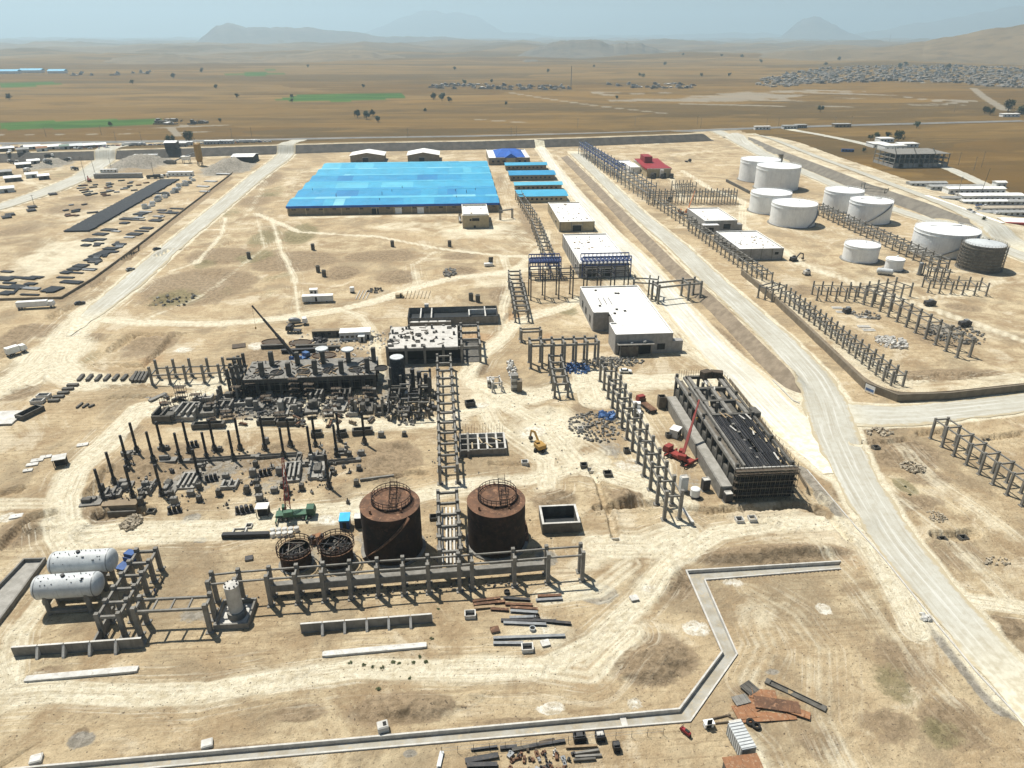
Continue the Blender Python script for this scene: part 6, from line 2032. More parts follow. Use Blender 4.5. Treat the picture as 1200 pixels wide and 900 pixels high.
part(t, 'skirt', 'cyl', 'concrete', (0, 0, -.2), (2.6, 2.6, .8))
truck_crane('small yellow mobile crane beside the grey block houses', 803, 251, 2.6, .95, .75, 16, 'orange_paint', 'orange_paint')
t = thing('wall_chimney', 'dark square shaft behind the two back tanks', 'chimney', (*P(914, 191), 0))
part(t, 'shaft', 'cube', 'wall_earth', (0, 0, 0), (3.2, 3.2, 7.5))
part(t, 'cap', 'cube', 'concrete_dark', (0, 0, 7.503), (3.8, 3.8, .5))
# earth bund left of the front pair
member('dark concrete bund wall left of the front tank pair', 851, 213, 878, 227, 1.0, 2.2, 'concrete_dark', 'bund_wall', 'wall', 'bev')

# unfinished concrete frame and prefab camp at the right edge
t = thing('frame_building', 'unfinished three-storey concrete frame building with open floors', 'building', U3(P(1078, 196.5)))
a, b = P(1047, 196), P(1109, 195)
W_, D_, fh = b[0] - a[0], 34, 4.0
for l in range(4):
 part(t, 'floor_slab', 'cube', 'concrete', (0, D_ / 2, l * fh - .1), (W_ + 1, D_ + 1, .35))
for i in range(12):
 for j in range(5):
  part(t, 'column', 'cube', 'concrete', (-W_ / 2 + W_ * i / 11, D_ * j / 4, .25), (.6, .6, 3 * fh + (1.6 if (i * 3 + j) % 4 == 0 else 0) - .3))
for i in range(11):
 if i % 4 != 1:
  part(t, 'infill_wall', 'cube', 'block_wall', (-W_ / 2 + W_ * (i + .5) / 11, .1, .25), (W_ / 11 - .62, .25, fh - .4))
for j in range(4):
 part(t, 'infill_wall', 'cube', 'block_wall', (-W_ / 2, D_ * (j + .5) / 4, .25), (.25, D_ / 4 - .62, fh * .6))
rr = random.Random(8)
for i, (px, py, wd, dp, h) in enumerate([(1028, 172, 18, 16, 4), (1045, 175, 24, 14, 4.5), (1062, 172, 20, 12, 3.8), (1036, 166, 16, 12, 4)]):
 x, y = P(px, py)
 t = thing('white_house', 'small white building behind the concrete frame, %s from the left' % ORD[[0, 2, 3, 1][i]], 'building', (x, y, 0), 0, 'white buildings behind the frame')
 part(t, 'wall', 'cube', 'white_paint', (0, 0, 0), (wd, dp, h))
 part(t, 'roof', 'cube', 'white_roof', (0, 0, h + .003), (wd + .8, dp + .8, .35))
 for k in range(4):
  part(t, 'window', 'cube', 'opening', (-wd / 2 + (k + .6) * wd / 4.4, -dp / 2, 1.2), (1.8, .2, 1.4))
# bus shelter: long white canopy with parked buses below
a, b = Vector(P(1075, 237)), Vector(P(1160, 270))
d = b - a
L = d.length
t = thing('long_canopy', 'very long white canopy roof over a row of parking places', 'canopy', (a.x, a.y, 0), math.atan2(d.y, d.x))
part(t, 'roof', 'cube', 'white_roof', (L / 2, 3, 4.4), (L + 2, 9, .35), (.04, 0, 0))
for k in range(15):
 for q in (-.2, 6.2):
  part(t, 'post', 'cube', 'steel_dark', (L * k / 14, q, 0), (.3, .3, 4.4))
part(t, 'back_wall', 'cube', 'concrete_dark', (L / 2, 7.0, 0), (L, .3, 3.2))
for k in range(10):
 p = a + d * ((k + .5) / 10.3)
 car('car parked in the shade under the long white canopy', 0, 0, math.atan2(d.y, d.x) + 1.57, rr.choice(['white_paint', 'steel_grey', 'blue_paint']), 'cars under the canopy', xyz=(p.x + 1.5, p.y + 2.2, .15), simple=True)
for i, (px, py, L, dp, mt, rf, h) in enumerate([(1118, 222, 42, 7, 'primer_grey', 'roof_grey', 3), (1085, 218, 30, 7, 'primer_grey', 'roof_grey', 3), (1140, 226, 44, 9, 'white_paint', 'white_roof', 4), (1158, 234, 46, 10, 'white_paint', 'white_roof', 4), (1158, 240, 40, 5, 'primer_grey', 'white_paint', 3), (1175, 248, 34, 6, 'white_paint', 'mud_roof', 3.2), (1178, 253, 40, 5, 'primer_grey', 'roof_grey', 3), (1112, 236, 14, 5, 'primer_grey', 'roof_grey', 3), (1195, 240, 20, 6, 'primer_grey', 'roof_grey', 3), (1170, 219, 8, 6, 'white_paint', 'white_roof', 4)]):
 x, y = P(px, py)
 t = thing('prefab_hut', ['long grey prefab in the second row of the right camp', 'pale grey prefab block at the upper left of the right camp', 'long white-roofed prefab below the golden field track', 'white-roofed prefab with a row of windows under the tilted pole', 'low grey cabin row in front of the windowed prefab', 'beige-roofed cabin row near the red shed', 'grey cabin row nearest to the red shed', 'small grey cabin beside the long canopy', 'grey cabin row cut by the right edge', 'small white hut at the upper right of the camp'][i], 'cabin', (x, y, 0), -.06, 'prefab huts of the right camp')
 part(t, 'wall', 'cube', mt, (0, 0, 0), (L, dp, h))
 part(t, 'roof', 'gable', rf, (0, 0, h + .003), (L + 1, dp + 1.2, 1.0))
 for k in range(max(2, int(L / 4))):
  part(t, 'window', 'cube', 'glass_dark', (-L / 2 + (k + .6) * 4, -dp / 2, 1.1), (1.7, .16, 1.2))
x, y = P(1192, 266)
t = thing('red_shed', 'red shed with white roof cut by the right edge', 'shed', (x, y, 0), -.25)
part(t, 'wall', 'cube', 'red_paint', (0, 0, 0), (20, 14, 4))
part(t, 'roof', 'gable', 'white_roof', (0, 2, 4.003), (21, 13, 1.2))
part(t, 'gate', 'cube', 'opening', (-6, -7, 0), (5, .2, 3.4))
for i in range(9):
 car('car parked between the prefab huts of the right camp', rr.uniform(1105, 1190), rr.uniform(240, 262), rr.uniform(0, 3), rr.choice(['white_paint', 'steel_grey', 'white_paint', 'blue_paint']), 'cars in the right camp', simple=True)
for px, py, ty, lean, lb in [(1147, 234, 197, .09, 'tall dark tilted pole between the prefab huts'), (1120, 236, 208, .02, 'thin pole beside the long canopy'), (1123, 193, 178, 0, 'pole on the golden field edge, left one'), (1141, 200, 183, 0, 'pole on the golden field edge, middle one'), (1150, 196, 177, 0, 'pole on the golden field edge, right one')]:
 utility_pole(lb, px, py, tall(px, py, ty), lean=lean, arms=0 if lean > .05 else 1, group='poles of the right camp', mat='steel_dark' if lean > .05 else 'concrete')
container('blue-grey roofed cabin by the perimeter crossing', 993, 178, 12, -.3, 'blue_paint', 'blue_paint')
for i, (px, py, rz) in enumerate([(806, 190, 0), (784, 236, 1), (828, 250, .5)]):
 truck(['small dark truck right of the maroon building', 'dark truck below the crossing rack', 'dark truck left of the front tank pair'][i], px, py, rz, 'steel_dark', 'steel_dark', 6, 'flat')

# ------------------------------------------------------------------ drain, walls, pipe yard
def wall_run(t, pts, th, z0, z1, mat, off=0.0, name='wall_panel', cap=None):
 """vertical wall along ground points; off shifts it to the left of the run; mitred corners"""
 n = len(pts)
 L, Rr = [], []
 for i in range(n):
  d0 = Vector(pts[i]) - Vector(pts[i - 1]) if i else None
  d1 = Vector(pts[i + 1]) - Vector(pts[i]) if i < n - 1 else None
  d0 = (d0 or d1).normalized()
  d1 = (d1 or d0).normalized()
  m = (d0 + d1).normalized()
  nrm = Vector((-m.y, m.x))
  k = 1 / max(.35, nrm.dot(Vector((-d0.y, d0.x))))
  p = Vector(pts[i])
  L.append(p + nrm * k * (off + th))
  Rr.append(p + nrm * k * off)
 for i in range(n - 1):
  seg = math.dist(pts[i], pts[i + 1])
  m = max(1, int(round(seg / 6.0)))
  for j in range(m):
   g = .012 / seg
   f0, f1 = j / m + (g if j else 0), (j + 1) / m - (g if j < m - 1 else 0)
   q = [Rr[i].lerp(Rr[i + 1], f0), Rr[i].lerp(Rr[i + 1], f1), L[i].lerp(L[i + 1], f1), L[i].lerp(L[i + 1], f0)]
   V = [(v.x, v.y, z0) for v in q] + [(v.x, v.y, z1) for v in q]
   F = [(3, 2, 1, 0), (4, 5, 6, 7), (0, 1, 5, 4), (1, 2, 6, 5), (2, 3, 7, 6), (3, 0, 4, 7)]
   raw_obj(name, V, F, mat, t)

t = thing('drainage_channel', 'long kinked open concrete drainage channel across the foreground', 'channel', (0, 0, 0))
wall_run(t, DRAIN_O, .34, -1.2, .26, 'concrete_pale', off=-.2, name='far_wall')
wall_run(t, DRAIN_I, .3, -1.2, .28, 'concrete_pale', off=-.1, name='near_wall')
V = [(x, y, -.62) for x, y in DRAIN_O] + [(x, y, -.62) for x, y in DRAIN_I]
n = len(DRAIN_O)
raw_obj('channel_floor', V, [(i + 1, i, n + i, n + i + 1) for i in range(n - 1)], 'drain_bed', t)
for px, py, px2, py2 in [(726, 826, 735, 856)]:
 member('narrow pale concrete slab bridging the drainage channel', px, py, px2, py2, 1.1, .3, 'concrete_pale', 'foot_bridge', 'bridge', 'bev', z=.35)
for i, (px, py) in enumerate([(43, 891), (243, 873), (449, 855)]):
 x, y = P(px, py)
 t = thing('manhole_cover', ['pale square manhole slab at the left end of the drain', 'pale square manhole slab in the middle of the drain bank', 'pale chamber with dark hatch on the drain bank'][i], 'manhole', (x, y, hz(x, y) - .1), .25, 'manholes along the drain')
 part(t, 'chamber', 'bev', 'concrete_pale', (0, 0, 0), (1.9, 1.7, .7 if i < 2 else 1.5))
 part(t, 'lid', 'cube', 'concrete_new', (0, 0, .7 if i < 2 else 1.5), (1.6, 1.4, .08))
 if i == 2:
  part(t, 'hatch', 'cube', 'opening', (.35, -.05, 1.55), (.6, .9, .06))

WALLB = W([(868, 322), (905, 353), (940, 386), (975, 420), (1012, 456), (1050, 471), (1110, 469), (1200, 459), (1300, 452)])
t = thing('retaining_wall', 'long low earth-coloured retaining wall round the corner of the tank site', 'wall', (0, 0, 0))
wall_run(t, WALLB, .6, -.5, 2.75, 'wall_earth', off=0)
p, q = Vector(P(1011, 458)), Vector(P(1027, 465))
d = q - p
t = thing('site_sign', 'small white and blue sign board leaning on the retaining wall corner', 'sign', (p.x + .3, p.y - .6, 0), math.atan2(d.y, d.x))
part(t, 'board', 'cube', 'white_paint', (1.8, -.2, .5), (3.6, .12, 2.6))
part(t, 'blue_panel', 'cube', 'tarp', (1.8, -.27, 1.0), (3.0, .03, .9))
for s in (.4, 3.2):
 part(t, 'post', 'cube', 'steel_grey', (s, -.05, -.3), (.14, .14, 3.2))

t = thing('kerb', 'thin pale kerb edging along the inner side of the main road', 'kerb', (0, 0, 0))
wall_run(t, W([(945, 551), (1004, 620), (1035, 655), (1092, 726), (1145, 790), (1200, 849), (1240, 895)]), .3, -.3, .28, 'concrete_pale', name='kerb_stone')
t = thing('kerb', 'short pale kerb at the end of the bank between the two roads', 'kerb', (0, 0, 0))
wall_run(t, W([(905, 446), (920, 461), (929, 470), (936, 473)]), .35, -.3, .35, 'concrete_pale', name='kerb_stone')

# yard fence on the left
t = thing('yard_fence', 'long low dark fence along the right side of the pipe yard', 'fence', (0, 0, 0))
fp = W([(292, 187), (270, 205), (215, 247), (160, 290), (110, 327), (72, 350), (0, 352)])
wall_run(t, fp, .35, -.3, 1.1, 'wall_earth', name='fence_panel')

# pipe yard: long row of single pipes, then stacks
a0, a1 = P(90, 272), P(198, 211.5)
n = 150
for k in range(n):
 f = k / (n - 1)
 x, y = a0[0] + (a1[0] - a0[0]) * f, a0[1] + (a1[1] - a0[1]) * f
 o = solo('yard_pipe', 'black coated steel pipe in the long row of the pipe yard', 'pipe', 'tube', 'pipe_coat', (x - 7 + random.uniform(-.5, .5), y, .75), (1.05, 1.05, 15 + random.uniform(-.6, .6)), (0, math.pi / 2, 0), 'pipes of the long row')
YS = [(165, 251, 11, 10), (150, 257, 14, 8), (146, 262, 8, 7), (128, 270, 14, 8), (118, 275, 13, 8), (106, 282, 13, 9), (101, 288, 8, 6), (158, 275, 14, 8), (172, 268, 12, 7), (183, 259, 12, 8), (203, 250, 12, 8), (140, 287, 12, 6), (130, 292, 13, 7), (120, 298, 13, 8), (108, 305, 13, 8), (95, 312, 13, 8), (78, 320, 10, 6), (62, 340, 15, 11), (20, 337, 18, 9), (8, 344, 12, 8), (35, 327, 14, 5), (238, 219, 12, 6), (247, 213, 12, 6), (240, 225, 10, 5), (262, 205, 14, 6), (186, 227, 7, 4), (112, 301, 12, 6), (88, 316, 13, 6)]
order = sorted(range(len(YS)), key=lambda i: YS[i][1])
for rank, i in enumerate(order):
 px, py, wpx, L = YS[i]
 if py < 300:
  lab = 'stack of dark pipes in the middle of the yard, %s from the back' % ORD[min(rank, 19)]
 else:
  lab = 'stack of black pipes near the yard fence corner, %s from the front' % ORD[len(YS) - 1 - rank]
 if px > 230:
  lab = ['grey steel stack by the far fence beside the gravel heap', 'pale plate stack by the far fence', 'dark stack by the far fence below the pale one', 'flat stack at the head of the yard fence'][[262, 247, 238, 240].index(px)]
 w_ = wpx * mpx(px, py) * 1.6
 n_ = max(4, int(w_ / 1.0))
 pipe_stack(lab, px, py, w_ * .75, min(max(5, int(L * 1.1)), 12), .62, 1.3, rows=1, mat='pipe_coat' if px < 230 else 'steel_grey', group='pipe stacks in the yard')
# spools: white and grey pipe bends standing in the yard
rr = random.Random(21)
for k in range(26):
 f = k / 25
 px, py = 172 + f * 54 + rr.uniform(-3, 3), 244 - f * 33 + rr.uniform(-1.5, 1.5)
 x, y = P(px, py)
 R = rr.uniform(1.4, 2.2)
 t = thing('pipe_spool', 'short grey-white pipe spool in the loose row beside the black pipes', 'pipe spool', (x, y, 0), rr.uniform(0, 3), 'pipe spools in the yard')
 part(t, 'barrel', 'tube', rr.choice(['primer_grey', 'tank_white', 'steel_grey']), (0, 0, 0), (2 * R, 2 * R, rr.uniform(1.6, 3.2)))
 part(t, 'flange', 'tube', 'steel_grey', (0, 0, 0), (2 * R + .5, 2 * R + .5, .25))
 part(t, 'branch', 'tube', 'primer_grey', (R * .8, 0, 1.0), (1.0, 1.0, 1.4), (0, 1.2, 0))
for k in range(44):
 if k < 18:
  px, py = rr.uniform(95, 132), rr.uniform(213, 230)
 elif k < 34:
  px, py = rr.uniform(125, 172), rr.uniform(212, 228)
 else:
  px, py = rr.uniform(76, 112), rr.uniform(240, 254)
 x, y = P(px, py)
 t = thing('steel_bundle', 'small bundle of steel sections lying in the upper pipe yard', 'bundle', (x, y, hz(x, y)), rr.uniform(.3, 1.2), 'steel bundles in the yard')
 m = rr.choice(['steel_dark', 'steel_grey', 'rust', 'pipe_coat'])
 L = rr.uniform(3, 7)
 for j in range(3):
  part(t, 'section', 'ibeam', m, (0, j * .8 - .8, .2), (L, .6, .6))
 for s in (-.3, .3):
  part(t, 'sleeper', 'cube', 'timber_dark', (L * s, 0, 0), (.25, 2.4, .2))
for k in range(46):
 f = rr.random()
 if k < 24:
  px, py = 232 - f * 165 + rr.uniform(-9, 3), 226 + f * 113 + rr.uniform(-3, 4)
 elif k < 36:
  px, py = rr.uniform(0, 44), rr.uniform(318, 348)
 else:
  px, py = 112 + f * 60 + rr.uniform(-3, 3), 286 - f * 38 + rr.uniform(-3, 3)
 pipe_stack('low flat row of thin dark pipes on the floor of the pipe yard', px, py, rr.uniform(5, 11), rr.randint(3, 8), .5, rr.choice((1.3, 1.4, .2)), 1, rr.choice(['pipe_coat', 'steel_dark', 'pipe_coat', 'steel_grey']), 'flat pipe rows in the yard')
for i, (px, py) in enumerate([(38, 243), (37, 247), (12, 252), (62, 228), (8, 255)]):
 pipe_stack('dark stack at the left edge of the yard near the far road, %s' % ['rear one', 'front one', 'left one', 'right one', 'leftmost one'][i], px, py, 7, 6, .9, .6, 1, 'steel_dark', 'stacks at the yard edge')
truck('long white trailer truck parked at the corner of the yard fence', 43, 361, .12, 'white_paint', 'white_paint', 15, 'box')
for i, (px, py, rz, m, lb) in enumerate([(184, 293, .9, 'steel_dark', 'dark van driving up the left road'), (153, 317, .9, 'steel_grey', 'white-topped car in the middle of the left road'), (94, 357, .7, 'steel_dark', 'dark car where the left road meets the dirt track')]):
 car(lb, px, py, rz, m)
truck('white box truck at the left edge on the dirt track', 20, 415, .9, 'white_paint', 'white_paint', 7, 'box')

# ------------------------------------------------------------------ small things on the open ground between warehouse and works
for i, (px, py) in enumerate([(367, 293), (460, 289), (527, 289), (373, 319), (380, 324), (552, 352), (560, 354), (292, 303), (598, 338)]):
 x, y = P(px, py)
 t = thing('manhole_riser', 'dark round manhole riser standing on open ground, %s from the left' % ORD[sorted([367, 460, 527, 373, 380, 552, 560, 292, 598]).index(px)], 'manhole', (x, y, hz(x, y) - .2), 0, 'dark manhole risers')
 part(t, 'ring', 'tube', 'concrete_dark', (0, 0, 0), (2.1, 2.1, 3.4))
 part(t, 'rim', 'tube', 'concrete', (0, 0, 3.4), (2.3, 2.3, .25))
 part(t, 'step_iron', 'cube', 'steel_grey', (0, -1.1, 1.2), (.5, .12, .1))
 part(t, 'cover', 'cyl', 'opening', (0, 0, 3.3), (1.9, 1.9, .08))
t = thing('site_trailer', 'long pale trailer with a dark door on the open ground', 'trailer', U3(P(373, 354)), .03)
part(t, 'wall', 'cube', 'primer_grey', (0, 0, .7), (13.5, 2.8, 2.6))
part(t, 'roof', 'cube', 'white_roof', (0, 0, 3.303), (13.8, 3.1, .14))
part(t, 'door', 'cube', 'opening', (-.6, -1.4, .8), (.9, .1, 2.1))
wheels(t, (-4, 4), 1.2, .45)
container('small white cabin behind the long pale trailer', 368, 345, 3.5, .1, 'white_paint', nwin=1)
t = thing('light_panel_unit', 'small trailer with a tilted dark panel on the open ground', 'trailer', U3(P(574, 311)), .2)
part(t, 'bed', 'bev', 'white_paint', (-1, -1, .3), (4.5, 2, 1.4))
part(t, 'panel', 'cube', 'concrete_dark', (.6, .6, .4), (2.4, .3, 4.2), (.2, 0, 0))
t = thing('white_water_tank', 'white barrel on a stand beside the ladder of timbers', 'barrel', U3(P(413, 343)))
part(t, 'barrel', 'cyl', 'white_paint', (0, 0, .8), (2.2, 2.2, 2.0))
part(t, 'stand', 'cube', 'steel_dark', (0, 0, 0), (1.8, 1.8, .8))
for i in range(7):
 member('bright timber lying in a row on open ground, %s from the left' % ORD[i], 475 + i * 4.4, 350, 478 + i * 4.4, 341, .35, .3, 'plywood', 'timber', 'timber', 'bev', 'timbers in a row')
for i in range(4):
 member('pale leaning timber near the white barrel, %s from the left' % ORD[i], 417 + i * 4, 351, 422 + i * 4, 341, .3, .3, 'concrete_pale', 'prop', 'timber', 'bev', 'timbers by the barrel')
container('low pale box left of the timber row', 468, 348, 3.4, 0, 'plywood', 'plywood', nwin=0, h=1.4)
rubble('grey rubble heap in the middle of the open ground', 527, 320, 9, 5, 60, 1.2, 'concrete', seed=1)
rubble('low grey rubble on the left scrub patch', 205, 352, 24, 9, 26, 1.3, 'concrete', seed=2)
rubble('dark rubble beside the tracks near the timber row', 440, 341, 10, 3, 40, .9, 'concrete_dark', seed=3)

# white sign slab, dark plate, trench pieces at left
for i, (px, py, sx, sy) in enumerate([(97, 522, 3.0, 1.8), (44, 540, 3.2, 1.8), (54, 536, 3.0, 1.6), (38, 545, 3.0, 1.6), (33, 552, 2.4, 1.4), (19, 605, 3.0, 1.8), (280, 406, 5, 4.2)]):
 x, y = P(px, py)
 t = thing('lid_slab', ['single pale slab right of the small shed', 'second of four pale slabs lying left of the small shed', 'topmost of four pale slabs lying left of the small shed', 'third of four pale slabs lying left of the small shed', 'lowest of four pale slabs lying left of the small shed', 'pale slab beside the dark trench at the left edge', 'large dark square plate lying above the left rack'][i], 'slab', (x, y, hz(x, y)), .25, 'slabs lying on the ground')
 part(t, 'slab', 'bev', 'concrete_new' if i < 6 else 'timber_dark', (0, 0, 0), (sx, sy, .35))
 part(t, 'lifting_eye', 'cyl8', 'steel_dark', (0, 0, .35), (.2, .2, .12))
x, y = P(72, 545)
t = thing('small_shed', 'little open shed with pale roof beside the left track', 'shed', (x, y, hz(x, y)), .3)
part(t, 'roof', 'cube', 'concrete_new', (0, 0, 2.5), (3.6, 3.0, .15), (.06, 0, 0))
for sx in (-1.5, 1.5):
 for sy in (-1.2, 1.2):
  part(t, 'post', 'cube', 'steel_dark', (sx, sy, 0), (.15, .15, 2.5))
part(t, 'back_wall', 'cube', 'opening', (0, .4, 0), (3.0, 1.4, 2.3))

# precast strips at left: two diagonal rows
for k in range(7):
 px = 92 + k * 10.2
 member('short dark precast strip in the upper row left of the rack, %s from the left' % ORD[k], px, 447 - k * .1, px + 6, 440, 1.2, .9, 'concrete_dark', 'precast_strip', 'precast beam', 'bev', 'upper row of precast strips')
for k in range(5):
 px, py = 57 + k * 5.5, 471 - k * 4.6
 member('precast strip in the stepped left row, %s from the front' % ORD[k], px, py, px + 13, py - .6, 1.5, .8, 'concrete_dark', 'precast_strip', 'precast beam', 'bev', 'stepped row of precast strips')
for k in range(4):
 member('dark precast piece stacked beside the left rack foot, %s from the left' % ORD[k], 155 + k * 4.2, 449, 161 + k * 4.2, 438, .9, 1.3, 'concrete_dark', 'precast_strip', 'precast beam', 'bev', 'stacked precast pieces')
for i, (px, py, sx, sy) in enumerate([(45, 472, 4, 2.4), (52, 466, 4, 2.4)]):
 pit_box(['open box with pale rim, lower one beside the long trough', 'open box with pale rim, upper one beside the long trough'][i], px, py, sx, sy, 1.2)
pit_box('long dark open trough with pale rim at the left', 36, 486, 3.2, 8.0, 1.6, 'concrete_dark', None, rz=-.42)
x, y = P(2, 491)
t = thing('pale_platform', 'pale flat platform cut by the left edge', 'platform', (x, y, 0))
part(t, 'slab', 'cube', 'concrete_new', (0, 0, -.2), (11, 9, .8))
part(t, 'edge_beam', 'cube', 'concrete', (0, -4.7, -.2), (11, .3, .9))
for k in range(3):
 member('bent precast piece lying below the stepped row, %s from the left' % ORD[k], 90 + k * 7, 479 - k * .5, 97 + k * 7, 473 + k, .7, .6, 'concrete_dark', 'precast_strip', 'precast beam', 'bev', 'loose precast pieces')
for i, (a, b, c, d) in enumerate([(162, 470, 185, 457), (175, 471, 195, 462), (178, 468, 198, 458)]):
 member('grey formwork bundle lying below the left rack, %s from the left' % ORD[i], a, b, c, d, 1.6, .5, 'concrete', 'formwork_bundle', 'formwork', 'bev', 'formwork below the left rack')

# long concrete basin at lower left
t = thing('long_basin', 'long narrow empty concrete basin at the lower left edge', 'basin', (0, 0, 0))
bp = [P(30, 657), P(54, 657), P(4, 726), P(-60, 760)]
pts = [P(-40, 730), P(29, 658), P(55, 657), P(0, 732), P(-30, 775)]
wall_run(t, pts, .4, -.5, 1.0, 'concrete', off=-.4, name='wall')
raw_obj('floor', [(*P(-40, 730), .12), (*P(29, 658), .12), (*P(55, 657), .12), (*P(0, 732), .12), (*P(-30, 775), .12)], [(4, 3, 2, 1, 0)], 'gravel_slab', t)

# basin building (dark pits with pale rims)
t, w_, d = flat_block('settling_basin', 'low concrete basin block with dark pits and pale rims', (478, 383), (584, 379), (480, 361), 3.4, 'concrete', 'opening', [], par=2.4, cat='basin')
for u in (-.36, -.24, .36):
 part(t, 'divider', 'cube', 'concrete_new', (u * w_, 0, .3), (.5, d - .8, 3.15))
part(t, 'divider', 'cube', 'concrete_new', (.18 * w_, -d * .05, .3), (.5, d * .55, 3.15))
part(t, 'divider', 'cube', 'concrete_new', (.34 * w_, d * .2, .3), (w_ * .32, .5, 3.15))
part(t, 'water', 'cube', 'membrane', (0, 0, .9), (w_ - .9, d - .9, .25))
part(t, 'front_duct', 'cube', 'concrete', (-w_ * .25, -d / 2 - 1.4, -.2), (w_ * .45, 1.8, 2.6))
for k in range(4):
 part(t, 'duct_lid', 'cube', 'concrete_new', (-w_ * .42 + k * w_ * .1, -d / 2 - 1.4, 2.403), (w_ * .08, 1.5, .12))
part(t, 'pier', 'cube', 'concrete_pale', (-w_ * .3, d / 2 + 1, -.2), (1.8, 1.6, 5))

# unfinished slab building with open front bays
def slab_building():
 H = 6.6
 fl, fr = P(455, 428), P(563, 424)
 bk = P(500, 382, H)
 x0, x1, y0, y1 = fl[0], fr[0], (fl[1] + fr[1]) / 2, bk[1]
 W_, D_ = x1 - x0, y1 - y0
 t = thing('slab_building', 'unfinished concrete hall with pale cluttered slab and open dark front bays', 'building', ((x0 + x1) / 2, y0, 0))
 part(t, 'roof_slab', 'cube', 'concrete_pale', (-W_ * .12, D_ / 2, H - .5), (W_ * .76, D_, .5))
 part(t, 'floor_slab', 'cube', 'concrete_dark', (0, D_ / 2, -.3), (W_, D_, .5))
 for i in range(6):
  for j in range(4):
   part(t, 'column', 'cube', 'concrete', (-W_ / 2 + W_ * i / 5, D_ * j / 3, 0), (.9, .9, H + (1.0 if j == 0 or i > 3 else .4)))
 for j in range(4):
  part(t, 'roof_beam', 'cube', 'concrete', (W_ * .38, D_ * j / 3, H - .9), (W_ * .23, .6, .9))
 for i in (4, 5):
  part(t, 'edge_beam', 'cube', 'concrete', (-W_ / 2 + W_ * i / 5, D_ / 2, H - .9), (.6, D_, .92))
 part(t, 'front_beam', 'cube', 'concrete', (-W_ * .12, -.2, H - 1.1), (W_ * .76, .5, 1.0))
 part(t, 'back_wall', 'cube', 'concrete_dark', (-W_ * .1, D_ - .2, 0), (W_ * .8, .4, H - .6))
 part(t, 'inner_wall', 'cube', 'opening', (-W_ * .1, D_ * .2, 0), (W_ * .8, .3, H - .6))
 r = random.Random(12)
 for k in range(46):
  s = r.random()
  x, y = r.uniform(-.48, .24) * W_, r.uniform(.05, .95) * D_
  if s < .4:
   part(t, 'formwork_plank', 'cube', 'timber_dark', (x, y, H + .003), (r.uniform(1.5, 4), .3, .2), r.uniform(0, 3))
  elif s < .7:
   part(t, 'starter_block', 'cube', 'concrete_dark', (x, y, H + .003), (.8, .8, r.uniform(.5, 1.6)))
  else:
   part(t, 'slab_opening', 'box', 'concrete_dark', (x, y, H + .003), (r.uniform(1, 2.4), r.uniform(1, 2.0), .4))
 for px in (-.42, -.36):
  part(t, 'round_opening', 'tube', 'opening', (px * W_, D_ * (.25 if px < -.4 else .55), H + .003), (3.2, 3.2, .25))
 for k in range(6):
  part(t, 'rebar_starter', 'cyl8', 'rust', (W_ * (.27 + .04 * k), D_ * .5, H), (.1, .1, 1.6))

slab_building()

